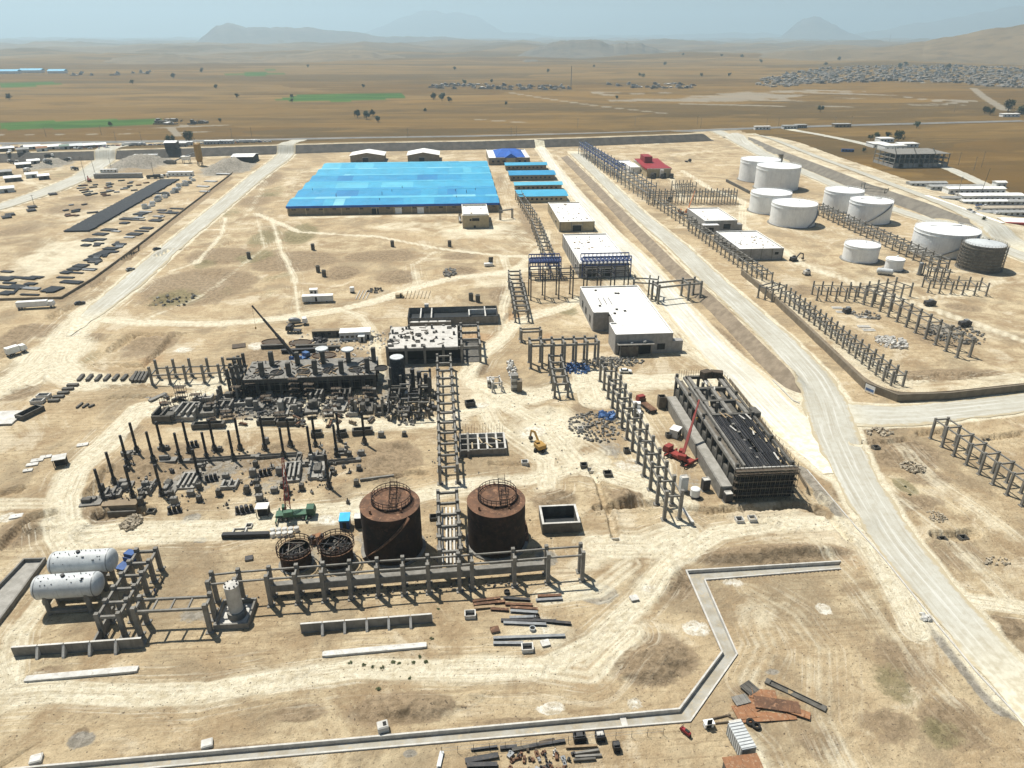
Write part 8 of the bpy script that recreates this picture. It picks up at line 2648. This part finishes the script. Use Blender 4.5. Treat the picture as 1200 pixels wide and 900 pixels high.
for i, (px, py, lb) in enumerate(PB):
 s = 1.9 if i not in (2, 3) else 2.3
 pit_box(lb, px, py, s * (1.2 if 'white-rimmed' in lb else 1), s, .9, 'concrete_new' if 'pale' in lb or 'white' in lb else 'concrete_dark')

# ------------------------------------------------------------------ rusty tanks, bullets, front racks
ta, Ra, Ha = rust_tank('left one of the two big rusty tanks with roof gantry', 428.5, 498.5, 590, 664, 0)
tb, Rb, Hb = rust_tank('right one of the two big rusty tanks with roof gantry', 548, 616.5, 586, 656, 1)
for i, (a, b, tp, ft) in enumerate([(332, 367.5, 643, 671), (379, 416, 638, 668)]):
 x, y, R, H = solve_tank(a, b, tp, ft)
 t = thing('open_rusty_tank', ['left one of two small open-topped rusty tanks', 'right one of two small open-topped rusty tanks'][i], 'tank', (x, y, 0), 0, 'small open rusty tanks')
 part(t, 'shell', 'ring', 'rust_dark', (0, 0, -.2), (2 * R, 2 * R, H + .2))
 part(t, 'foundation', 'cyl32', 'concrete', (0, 0, -.4), (2 * R + 1.2, 2 * R + 1.2, .6))
 part(t, 'inner_deck', 'cyl32', 'opening', (0, 0, H - 2.2), (2 * R * .94, 2 * R * .94, .2))
 raw_obj('handrail', *rail_mesh(R + .5, H - .2, 22, 1.5, .07), 'rust_dark', t)
 part(t, 'walk_ring', 'ring', 'rust', (0, 0, H - .25), (2 * R + 1.2, 2 * R + 1.2, .15))
 rq = random.Random(i + 20)
 for k in range(16):
  an, bn = rq.uniform(0, 6.28), rq.uniform(0, 6.28)
  bar(t, 'roof_rafter', 'cube', rq.choice(['rust_dark', 'steel_black', 'scaffold']), (R * .95 * math.cos(an), R * .95 * math.sin(an), H - .6), (R * .95 * math.cos(bn), R * .95 * math.sin(bn), H + rq.uniform(-.6, .6)), .16)
 rq = random.Random(i)
 for k in range(22):
  an, q = rq.uniform(0, 6.28), rq.uniform(0, R * .85)
  part(t, 'scrap_piece', 'bev', rq.choice(['steel_dark', 'rust', 'concrete_dark']), (q * math.cos(an), q * math.sin(an), H - 1.2), (rq.uniform(.3, 1.0), rq.uniform(.3, .8), rq.uniform(.2, .6)), rq.uniform(0, 3))
truck_crane('green mobile crane with raised red lattice boom', 347, 606, .05, math.radians(100), math.radians(58), 13, 'green_paint', 'red_paint', True)
x, y = P(309, 603)
t = thing('shade_shelter', 'small white-roofed shelter left of the green crane', 'shelter', (x, y, hz(x, y)))
part(t, 'roof', 'cube', 'white_roof', (0, 0, 2.7), (3.2, 2.6, .15), (.05, 0, 0))
for sx in (-1.4, 1.4):
 for sy in (-1.1, 1.1):
  part(t, 'post', 'cube', 'steel_dark', (sx, sy, 0), (.14, .14, 2.7))
part(t, 'bench_box', 'cube', 'opening', (0, .3, 0), (2.6, 1.6, 2.0))
x, y = P(405, 617)
t = thing('blue_cabin', 'bright blue cabin beside the left rusty tank', 'cabin', (x, y, 0))
part(t, 'wall', 'cube', 'blue_paint', (0, 0, 0), (2.4, 2.4, 2.6))
part(t, 'roof', 'cube', 'cyan_paint', (0, .2, 2.603), (2.6, 3.0, .3), (.15, 0, 0))
part(t, 'door', 'cube', 'opening', (0, -1.2, .1), (.9, .1, 1.9))
x, y = P(423, 616)
t = thing('dark_cabin', 'dark cabin tight against the left rusty tank', 'cabin', (x, y, 0))
part(t, 'wall', 'cube', 'steel_black', (0, 0, 0), (2.6, 2.2, 3.0))
part(t, 'roof', 'cube', 'concrete_new', (0, 0, 3.003), (2.8, 2.4, .12))
part(t, 'door', 'cube', 'opening', (.4, -1.1, .1), (.9, .1, 1.9))
for k in range(9):
 px, py = 320 + (k % 5) * 7, 624 + (k // 5) * 5 - (k % 5) * .4
 x, y = P(px, py)
 t = thing('white_drum', 'white round drum in the double row below the green crane, %s' % ['upper row first from left', 'upper row second from left', 'upper row third from left', 'upper row fourth from left', 'upper row rightmost', 'lower row first from left', 'lower row second from left', 'lower row third from left', 'lower row rightmost'][k], 'drum', (x, y, hz(x, y)), 0, 'white drums in two rows')
 part(t, 'barrel', 'cyl', 'white_paint', (0, 0, 0), (1.25, 1.25, 1.1))
 part(t, 'lid', 'cyl', 'concrete_new', (0, 0, 1.1), (1.1, 1.1, .06))
member('long black pipe lying on the ground below the green crane', 261, 630, 316, 628.5, 1.3, 1.3, 'steel_black', 'black_pipe', 'pipe', 'bev')
for i, (px, py, lb) in enumerate([(281, 623, 'pale open frame behind the long black pipe'), (430, 592, 'small pale slab below the black columns'), (292, 617, 'small pale frame left of the green crane')]):
 pit_box(lb, px, py, 3.2 if i == 0 else 1.5, 1.8, .5, 'concrete_new', 'pale frames near the crane')
t = thing('rust_heap', 'rusty machine heap right of the white drums', 'scrap', U3(P(372, 634)))
for k in range(9):
 part(t, 'scrap_piece', 'bev', ['rust', 'rust_orange', 'steel_dark'][k % 3], (random.uniform(-1.6, 1.6), random.uniform(-1.2, 1.2), 0), (random.uniform(.6, 1.6), random.uniform(.5, 1.2), random.uniform(.8, 2.6)), random.uniform(0, 3))

# bullets
for i, (cx, cy, base, lb) in enumerate([(101.5, 658, 694, 'rear one of the two pale horizontal pressure vessels on legs'), (82.5, 686, 719, 'front one of the two pale horizontal pressure vessels on legs')]):
 x, y = P(cx, base)
 y += 2.2
 lo, hi = 0, 20
 for _ in range(30):
  m = (lo + hi) / 2
  if proj(x, y, m)[1] > cy:
   lo = m
  else:
   hi = m
 zc, R, L = lo, 2.55, 11.4
 t = thing('pressure_vessel', lb, 'pressure vessel', (x, y, 0), 0.02, 'pale pressure vessels')
 part(t, 'shell', 'cyl32', 'primer_grey', (-L / 2, 0, zc), (2 * R, 2 * R, L), (0, math.pi / 2, 0))
 for s in (-1, 1):
  part(t, 'dished_end', 'dome', 'primer_grey', (s * L / 2, 0, zc), (2.6, 2 * R, 2 * R))
  part(t, 'weld_band', 'ring', 'steel_grey', (s * L / 2 - .1, 0, zc), (2 * R + .05, 2 * R + .05, .2), (0, math.pi / 2, 0))
  for q in (-1, 1):
   part(t, 'leg', 'cyl', 'concrete', (s * L * .36, q * 1.9, -.3), (1.1, 1.1, zc - .6))
  part(t, 'saddle', 'cube', 'concrete', (s * L * .36, 0, zc - R - .4), (1.2, 4.6, 1.2))
 part(t, 'tie_beam', 'cube', 'concrete', (0, -1.9, .4), (L * .72, .9, .8))
 part(t, 'tie_beam', 'cube', 'concrete', (0, 1.9, .4), (L * .72, .9, .8))
 rq = random.Random(i + 3)
 for k in range(11):
  part(t, 'nozzle', 'cyl8', 'steel_dark', (-L * .45 + L * .9 * k / 10, rq.uniform(-.6, .6), zc + R - .15), (.18, .18, rq.uniform(.25, .5)))
 for k in range(9):
  an = rq.uniform(.35, 1.25)
  part(t, 'lug', 'cube', 'steel_dark' if k % 3 else 'pipe_coat', (rq.uniform(-.46, .46) * L, -math.cos(an) * R, zc + math.sin(an) * R), (.2 if k % 5 else .5, .2 if k % 5 else .4, .14), (an - math.pi / 2, 0, 0))
 part(t, 'manway', 'cyl', 'steel_dark', (-.4, 0, zc + R - .1), (.8, .8, .5))
x, y = P(150, 660)
truck('small blue pickup truck behind the vessels', 150.5, 664, 1.2, 'blue_paint', 'blue_paint', 5.2, 'flat')
rack('tall concrete rack beside the two pale vessels', along((121.5, 746), (166.5, 668), 6), 4.2, tall(146, 743, 716), .85, 'concrete', (.88, ), .6, side=-1)
rack('concrete ladder rack linking the vessel rack to the front rack', [(165, 744), (247, 740)], 3.4, tall(165, 744, 712), .85, 'concrete', (.88,), .55, rungs=3)
rack('long concrete front rack passing before the rusty tanks', [(251, 716), (282, 712.5), (318, 709.5), (350, 707), (381, 704.5), (412, 702), (444, 699), (474, 697), (503, 695), (539, 692.5), (554, 691), (603, 687), (642, 683.5), (682, 680.5)], 3.0, tall(350, 707, 672), .8, 'concrete', (.9,), .4, name='pipe_rack', cross=True)
member('thick pale concrete pipe lying behind the long front rack', 318, 698, 640, 672, 1.5, 1.9, 'concrete', 'thick_pipe', 'pipe', 'bev', z=1.4)
rubble('loose blocks under the long front rack', 470, 692, 170, 5, 120, .5, 'concrete_dark', 'strewn_rubble', 14, .2)

# vessel in a walled box
t = thing('standing_vessel', 'pale upright vessel standing inside a low walled square', 'vessel', U3(P(277, 722)))
for sx in (-1, 1):
 part(t, 'bund_wall', 'cube', 'concrete', (sx * 3.3, 0, -.3), (.4, 7.6, 1.7))
 part(t, 'bund_wall', 'cube', 'concrete', (0, sx * 3.6, -.3), (6.2, .4, 1.698))
part(t, 'bund_floor', 'cube', 'concrete_new', (0, 0, -.1), (6.2, 6.8, .25))
part(t, 'base_ring', 'cyl', 'concrete', (.2, .2, .1), (3.9, 3.9, 1.6))
part(t, 'shell', 'cyl32', 'concrete_pale', (.2, .2, 1.5), (2.9, 2.9, 6.8))
part(t, 'top_cap', 'cone', 'concrete_pale', (.2, .2, 8.3), (3.0, 3.0, .5))
for k in range(8):
 part(t, 'top_lug', 'cube', 'steel_dark', (.2 + 1.2 * math.cos(k * .785), .2 + 1.2 * math.sin(k * .785), 8.35), (.25, .25, .3))

# counterfort walls lying in line
def counterfort(label, p0, p1, n, h, extra=None):
 a, b = Vector(P(*p0)), Vector(P(*p1))
 d = b - a
 L = d.length
 t = thing('counterfort_wall', label, 'wall', (a.x, a.y, 0), math.atan2(d.y, d.x), 'counterfort wall pieces')
 pl = L / n
 for k in range(n):
  part(t, 'wall_panel', 'cube', 'concrete', (pl * (k + .5), 0, -.2), (pl - .12, .4, h + .2))
  part(t, 'top_edge', 'cube', 'concrete_new', (pl * (k + .5), 0, h + .003), (pl - .2, .42, .06))
  if k:
   V = [(-.25, -1.7, -.1), (.25, -1.7, -.1), (.25, -.2, -.1), (-.25, -.2, -.1), (-.25, -1.5, .35), (.25, -1.5, .35), (.25, -.2, h - .1), (-.25, -.2, h - .1)]
   o = raw_obj('counterfort', V, [(3, 2, 1, 0), (4, 5, 6, 7), (0, 1, 5, 4), (1, 2, 6, 5), (3, 0, 4, 7)], 'concrete_pale', t)
   o.location = (pl * k, 0, 0)
 part(t, 'base_slab', 'cube', 'concrete', (L / 2, .8, -.25), (L, 2.2, .4))
 return t, L

counterfort('straight row of grey counterfort wall panels before the front rack', (353, 741), (507, 729), 6, 2.3)
t, L = counterfort('row of grey counterfort wall panels below the pale vessels', (17, 769), (169, 758), 5, 2.4)
part(t, 'return_wall', 'cube', 'concrete', (L * .62, 5.2, -.2), (.4, 9.5, 2.4))
member('long white concrete beam lying in front of the counterfort panels', 378, 768, 500, 757, 1.3, .55, 'concrete_new', 'lying_beam', 'beam', 'bev')
member('long white concrete beam lying at the lower left', 30, 797, 162, 785, 1.4, .55, 'concrete_new', 'lying_beam', 'beam', 'bev')

# steel beams between rack and track
BM = [(554, 706, 586, 702, 'rust'), (555, 710, 592, 706, 'rust'), (575, 715, 596, 716, 'rust'), (590, 702, 621, 704, 'steel_dark'), (630, 700, 658, 699, 'rust'), (628, 705, 659, 703, 'steel_grey'), (592, 709, 624, 710, 'rust'), (598, 713, 630, 715, 'rust'), (598, 717, 630, 719, 'steel_grey'), (597, 725, 628, 724, 'steel_grey'), (587, 728, 652, 729, 'steel_dark'), (590, 731, 640, 733, 'steel_grey'), (625, 728, 669, 732, 'steel_dark'), (578, 749, 662, 746, 'steel_grey'), (578, 755, 613, 755, 'steel_grey'), (556, 714, 580, 712, 'timber')]
for i, (a, b, c, d, m) in enumerate(sorted(BM, key=lambda q: q[1])):
 member('%s steel beam in the loose stack right of the wall panels, %s from the top' % ({'rust': 'rusty', 'steel_dark': 'dark', 'steel_grey': 'grey', 'timber': 'brown'}[m], ORD[i]), a, b, c, d, .7, .5, m, 'steel_beam', 'steel beam', 'ibeam', 'steel beams in the loose stack')
for i, (px, py, lb, m) in enumerate([(594, 695, 'small dark coil above the steel beams', 'steel_black'), (580, 739, 'small dark box below the steel beams', 'rust'), (639, 755, 'white square slab below the steel beams', 'concrete_new'), (743, 702, 'white square slab beside the dark mound', 'concrete_new'), (629, 724, 'dark coil on the steel beams', 'steel_black'), (624, 738, 'grey disc below the steel beams', 'primer_grey'), (292, 655, 'small dark box left of the small rusty tanks', 'steel_dark')]):
 x, y = P(px, py)
 t = thing('site_item', lb, 'site item', (x, y, hz(x, y)), .2, 'loose site items')
 if 'coil' in lb or 'disc' in lb:
  part(t, 'coil', 'tube', m, (0, 0, 0), (1.3, 1.3, .6))
  part(t, 'core', 'cyl', 'opening', (0, 0, .02), (.9, .9, .3))
 else:
  part(t, 'slab', 'bev', m, (0, 0, 0), (1.8, 1.6, .5))
  part(t, 'edge_strip', 'cube', 'concrete', (0, -.8, .1), (1.6, .08, .25))

# scrap, container and tyres along the bottom edge
r = random.Random(40)
for i, (a, b, c, d, m, w_) in enumerate([(545, 893, 584, 886, 'steel_dark', 1.0), (547, 898, 583, 897, 'steel_dark', .8), (552, 880, 583, 876, 'steel_dark', .4), (600, 880, 640, 872, 'concrete_dark', .7), (620, 876, 662, 869, 'steel_dark', .6), (663, 877, 700, 875, 'timber', .4), (674, 884, 702, 880, 'concrete', .4), (674, 888, 705, 886, 'concrete', .4), (672, 892, 698, 890, 'concrete_dark', .4), (586, 878, 606, 876, 'steel_dark', .6), (514, 900, 518, 882, 'primer_grey', .7), (632, 872, 650, 868, 'timber_dark', .6)]):
 member('%s member lying in the scrap yard at the bottom edge, %s from the left' % ({'steel_dark': 'dark steel', 'concrete_dark': 'dark', 'timber': 'brown timber', 'concrete': 'grey', 'primer_grey': 'pale grey', 'timber_dark': 'dark timber'}[m], ORD[sorted([545, 547, 552, 600, 620, 663, 674, 674.5, 672, 586, 514, 632]).index(a if i != 7 else 674.5)]), a, b, c, d, w_, .45, m, 'scrap_member', 'scrap beam', r.choice(['ibeam', 'bev']), 'scrap members at the bottom edge')
for k in range(34):
 px, py = r.uniform(596, 672), r.uniform(880, 904)
 x, y = P(px, py)
 t = thing('scrap_piece', 'small steel offcut lying in the scrap yard at the bottom edge', 'scrap', (x, y, hz(x, y)), r.uniform(0, 3), 'small scrap offcuts')
 m = r.choice(['steel_dark', 'rust', 'concrete_pale', 'steel_grey', 'timber_dark', 'rust'])
 part(t, 'plate', 'bev', m, (0, 0, 0), (r.uniform(.4, 1.3), r.uniform(.3, .8), r.uniform(.15, .5)))
 part(t, 'stub', 'cube', m, (r.uniform(-.2, .2), .1, .2), (.2, .2, r.uniform(.3, .8)))
for i, (px, py, lb) in enumerate([(679, 867, 'dark skip box at the right end of the scrap yard'), (703, 866, 'black machine with pale top at the scrap yard end'), (722, 878, 'small black drum right of the scrap yard')]):
 x, y = P(px, py)
 t = thing('scrap_box', lb, 'machine', (x, y, hz(x, y)), .05, 'boxes beside the scrap yard')
 part(t, 'body', 'box', 'steel_black', (0, 0, 0), (2.1 - .5 * i, 1.4, 1.3))
 part(t, 'runner', 'cube', 'steel_dark', (0, -.8, 0), (2.0 - .5 * i, .15, .3))
 part(t, 'load', 'bev', ['steel_dark', 'concrete_pale', 'steel_dark'][i], (0, .1, .5), (1.2, .8, .9))
for px in (520, 536, 557, 577, 597, 636, 690, 711):
 x, y = P(px, 882 - (px - 520) * .08)
t = thing('post_fence', 'row of thin fence posts with wire along the drain', 'fence', (0, 0, 0))
prev = None
for k in range(15):
 px = 518 + k * 18.5
 py = 884 - (px - 518) * .088
 x, y = P(px, py)
 part(t, 'post', 'cyl8', 'scaffold', (x, y, -.2), (.09, .09, 2.0))
 if prev:
  for z in (.9, 1.6):
   bar(t, 'wire', 'cube', 'steel_grey', (*prev, z), (x, y, z), .03)
 prev = (x, y)
x, y = P(867, 874)
t = thing('grey_container', 'grey-blue steel container at the bottom right', 'container', (x, y, 0), .12)
part(t, 'body', 'cube', 'primer_grey', (0, 0, .15), (2.6, 5.2, 2.6))
for k in range(9):
 part(t, 'roof_rib', 'cube', 'steel_grey', (0, -2.4 + .6 * k, 2.753), (2.5, .12, .06))
 part(t, 'side_rib', 'cube', 'steel_grey', (-1.32, -2.4 + .6 * k, .2), (.06, .15, 2.5))
for s in (-1, 1):
 part(t, 'door_leaf', 'cube', 'steel_grey', (s * .62, -2.62, .25), (1.15, .08, 2.4))
x, y = P(862, 855)
t = thing('tan_box', 'small tan box behind the grey container', 'box', (x, y, 0), .1)
part(t, 'body', 'cube', 'plywood', (0, 0, 0), (2.2, 1.6, 1.4))
part(t, 'lid', 'cube', 'concrete_pale', (0, 0, 1.403), (2.3, 1.7, .1))
x, y = P(868, 906)
t = thing('rust_roof_shed', 'orange rusted sheet roof cut by the bottom edge', 'shed', (x, y, 0), .05)
part(t, 'wall', 'cube', 'concrete_dark', (0, -1, 0), (5.6, 4.2, 2.2))
for k in range(6):
 part(t, 'roof_sheet', 'cube', 'rust_orange', (-2.55 + 1.02 * k, -1, 2.3 + .03 * (k % 2)), (1.0, 4.8, .06), (.1, 0, 0))
for i, (px, py) in enumerate([(879, 848), (886, 852)]):
 x, y = P(px, py)
 t = thing('tyre', ['left one of two big black tyres lying on the ground', 'right one of two big black tyres lying on the ground'][i], 'tyre', (x, y, hz(x, y)), 0, 'two big black tyres')
 part(t, 'tread', bm_mesh('tyre', 'rubber', _tube(24, .45)), 'rubber', (0, 0, 0), (1.5, 1.5, .55))
 part(t, 'side_lip', 'ring', 'rubber', (0, 0, .55), (1.2, 1.2, .06))
x, y = P(803, 860)
t = thing('red_motorbike', 'small dark red motor tricycle by the drain', 'tricycle', (x, y, hz(x, y)), 2.2)
part(t, 'frame', 'bev', 'maroon', (0, 0, .4), (2.0, .6, .6))
part(t, 'seat', 'bev', 'rubber', (-.3, 0, .95), (.8, .45, .25))
part(t, 'handlebar', 'cube', 'steel_dark', (.8, 0, 1.2), (.1, .9, .1))
for q in (-.9, 0, .9):
 part(t, 'wheel', 'cyl', 'rubber', (q, -.1, .33), (.66, .66, .2), (-math.pi / 2, 0, 0))
container('small white cabinet by the drain corner', 830, 851, 1.6, .1, 'white_paint', 'white_paint', nwin=0, h=.9, wd=.9)
PL = [(900, 840, 10.0, 2.0, .0, 'rust_orange'), (885, 825, 5, 3, .3, 'rust_orange'), (910, 828, 8, 2.6, -.25, 'rust'), (873, 835, 4, 3, .1, 'rust_orange'), (925, 833, 7, 1.6, -.5, 'rust_orange'), (893, 815, 5, 2.2, -.2, 'rust_orange'), (878, 808, 2.6, 2.6, .5, 'concrete_dark'), (868, 822, 3, 2, .2, 'concrete')]
for i, (px, py, sx, sy, rz, m) in enumerate(PL):
 x, y = P(px, py)
 t = thing('rusty_plate', '%s sheet plate in the heap at lower right, %s from the left' % ({'rust': 'brown rusty', 'rust_orange': 'orange rusty', 'concrete_dark': 'dark grey', 'concrete': 'grey'}[m], ORD[sorted(p[0] for p in PL).index(px)]), 'steel plate', (x, y, hz(x, y) + .05 * i), rz, 'rusty plates on the ground')
 part(t, 'sheet', 'cube', m, (0, 0, .1), (sx, sy, .08), (0, .015, 0))
 for k in range(3):
  part(t, 'stiffener', 'cube', m, (-sx * .35 + sx * .35 * k, 0, .18), (.1, sy * .95, .1))
member('long grey grating strip lying diagonally by the rusty plates', 897, 798, 968, 832, 1.3, .3, 'concrete_dark', 'grating_strip', 'grating', 'box')
for i, (a, b, c, d) in enumerate([(832, 843, 856, 838), (838, 848, 858, 846), (850, 838, 866, 846)]):
 member('dark thin rod bundle left of the rusty plates, %s from the left' % ORD[i], a, b, c, d, .25, .2, 'timber_dark', 'rod_bundle', 'rods', 'bev', 'rod bundles')
rubble('line of pale stones on the right-hand slope', 1070, 548, 14, 7, 60, .9, 'rubble_rock', 'stone_heap', 15, .5)
rubble('scattered pale stones lower on the right-hand slope', 1098, 606, 12, 7, 40, .6, 'rubble_rock', 'stone_heap', 16, .3)
rubble('pale stones beside the right road edge', 1168, 658, 18, 5, 30, .6, 'rubble_rock', 'stone_heap', 17, .2)
rubble('stones on the corner mound by the branch road', 1030, 507, 16, 5, 40, 1.0, 'rubble_rock', 'stone_heap', 18, .4)
rubble('pale stones along the road kerb', 1085, 725, 5, 5, 14, .9, 'concrete_new', 'stone_heap', 19, .3)
rubble('grey blocks lying in the middle of the tank site', 1045, 402, 18, 8, 90, 1.4, 'concrete_pale', 'block_heap', 20, .5)
rubble('loose blocks by the short concrete frame', 1015, 370, 16, 6, 40, 1.2, 'concrete', 'block_heap', 21, .4)
for i, (px, py, sx) in enumerate([(981, 361, 4.5), (986, 366, 4.5), (1010, 372, 5), (1012, 383, 5), (1018, 387, 5)]):
 x, y = P(px, py)
 t = thing('precast_floor_unit', 'flat pale precast panel lying in the tank site, %s from the back' % ORD[i], 'panel', (x, y, hz(x, y)), -.1, 'precast panels in the tank site')
 part(t, 'slab', 'cube', 'concrete_pale', (0, 0, 0), (sx, 2.4, .3))
 part(t, 'rib', 'cube', 'concrete', (0, 0, .303), (sx * .9, .3, .1))
for i, (px, py, lb) in enumerate([(930, 306, 'dark excavator working in the tank site'), (992, 367, 'dark small machine among the precast panels'), (945, 322, 'grey block machine near the larger block house'), (1089, 358, 'dark long machine right of the slanting columns'), (1130, 382, 'dark machine in the right corner of the tank site')]):
 if i == 0:
  excavator(lb, px, py, .3, 'steel_dark')
 else:
  x, y = P(px, py)
  t = thing('site_machine', lb, 'machine', (x, y, hz(x, y)), .1, 'dark machines in the tank site')
  part(t, 'body', 'bev', 'steel_dark' if i != 2 else 'concrete_pale', (0, 0, .4), (5 if i in (3, 4) else 3, 2.4, 1.8))
  part(t, 'engine_cover', 'bev', 'steel_grey', (.4, 0, 2.2), (1.6, 1.8, .7))
  wheels(t, (-1.1, 1.1), 1.1, .5)
rubble('line of dark rubble in the right corner of the tank site', 1120, 392, 34, 12, 160, 1.0, 'concrete', 'strewn_rubble', 22, .3)
rubble('scattered bits round the rusty tanks', 520, 640, 160, 50, 150, .35, 'concrete_dark', 'strewn_rubble', 27, .15)
rubble('scattered bits over the central ground', 620, 510, 130, 60, 120, .4, 'concrete', 'strewn_rubble', 28, .1)
# low thorny bushes
BU = [(427, 779), (437, 781), (448, 783), (461, 776), (468, 777), (485, 777), (500, 776), (505, 749), (499, 776), (514, 714), (410, 777), (492, 770), (1060, 570), (1066, 580), (480, 795), (443, 807)]
for i, (px, py) in enumerate(BU):
 x, y = P(px, py)
 k = (i % 5, 'leaf_dry')
 if k not in _CROWNS:
  _CROWNS[k] = raw('crown', *tree_mesh(k[0] * 7 + 1), 'leaf_dry')
 t = thing('bush', 'small dry green bush on the bare ground near the lower track', 'bush', (x, y, hz(x, y) - .2), i, 'dry bushes')
 part(t, 'foliage', _CROWNS[k], 'leaf_dry', (0, 0, -.1), (.6, .5, .35))
 part(t, 'stem', 'taper', 'bark', (0, 0, 0), (.12, .12, .4))
# two workers standing by the vessel rack
def person(label, px, py, rz, shirt):
 x, y = P(px, py)
 z = hz(x, y)
 me = bpy.data.meshes.new('person_body')
 J = {'pelvis': (0, 0, .95), 'chest': (0, 0, 1.35), 'neck': (0, 0, 1.5), 'head': (.02, 0, 1.66), 'hl': (0, .1, .9), 'kl': (.04, .12, .5), 'fl': (0, .13, .06), 'tl': (.14, .13, .03), 'hr': (0, -.1, .9), 'kr': (.05, -.12, .5), 'fr': (0, -.13, .06), 'tr': (.14, -.13, .03), 'sl': (0, .2, 1.4), 'el': (.03, .26, 1.12), 'wl': (.16, .24, .9), 'sr': (0, -.2, 1.4), 'er': (.03, -.26, 1.12), 'wr': (.16, -.24, .9)}
 ks = list(J)
 E = [('pelvis', 'chest'), ('chest', 'neck'), ('neck', 'head'), ('pelvis', 'hl'), ('hl', 'kl'), ('kl', 'fl'), ('fl', 'tl'), ('pelvis', 'hr'), ('hr', 'kr'), ('kr', 'fr'), ('fr', 'tr'), ('chest', 'sl'), ('sl', 'el'), ('el', 'wl'), ('chest', 'sr'), ('sr', 'er'), ('er', 'wr')]
 me.from_pydata([J[k] for k in ks], [(ks.index(a), ks.index(b)) for a, b in E], [])
 o = bpy.data.objects.new('person', me)
 COL.objects.link(o)
 sk = o.modifiers.new('skin', 'SKIN')
 rad = {'pelvis': .15, 'chest': .17, 'neck': .06, 'head': .11, 'hl': .1, 'hr': .1, 'kl': .07, 'kr': .07, 'fl': .05, 'fr': .05, 'tl': .04, 'tr': .04, 'sl': .07, 'sr': .07, 'el': .05, 'er': .05, 'wl': .04, 'wr': .04}
 for i, k in enumerate(ks):
  me.skin_vertices[0].data[i].radius = (rad[k], rad[k])
 me.skin_vertices[0].data[0].use_root = True
 o.modifiers.new('sub', 'SUBSURF').levels = 1
 me.materials.append(M(shirt))
 o.location = (x, y, z)
 o.rotation_euler = (0, 0, rz)
 finish(o, label, 'person')
 part(o, 'hard_hat', 'dome', 'yellow_paint', (.02, 0, 1.74), (.3, .26, .2))

person('person in dark clothes standing right of the vessel rack, nearer to the rear', 190, 681.5, .5, 'pipe_coat')
person('person in dark clothes standing right of the vessel rack, nearer to the front', 182.5, 696, -.6, 'blue_paint')
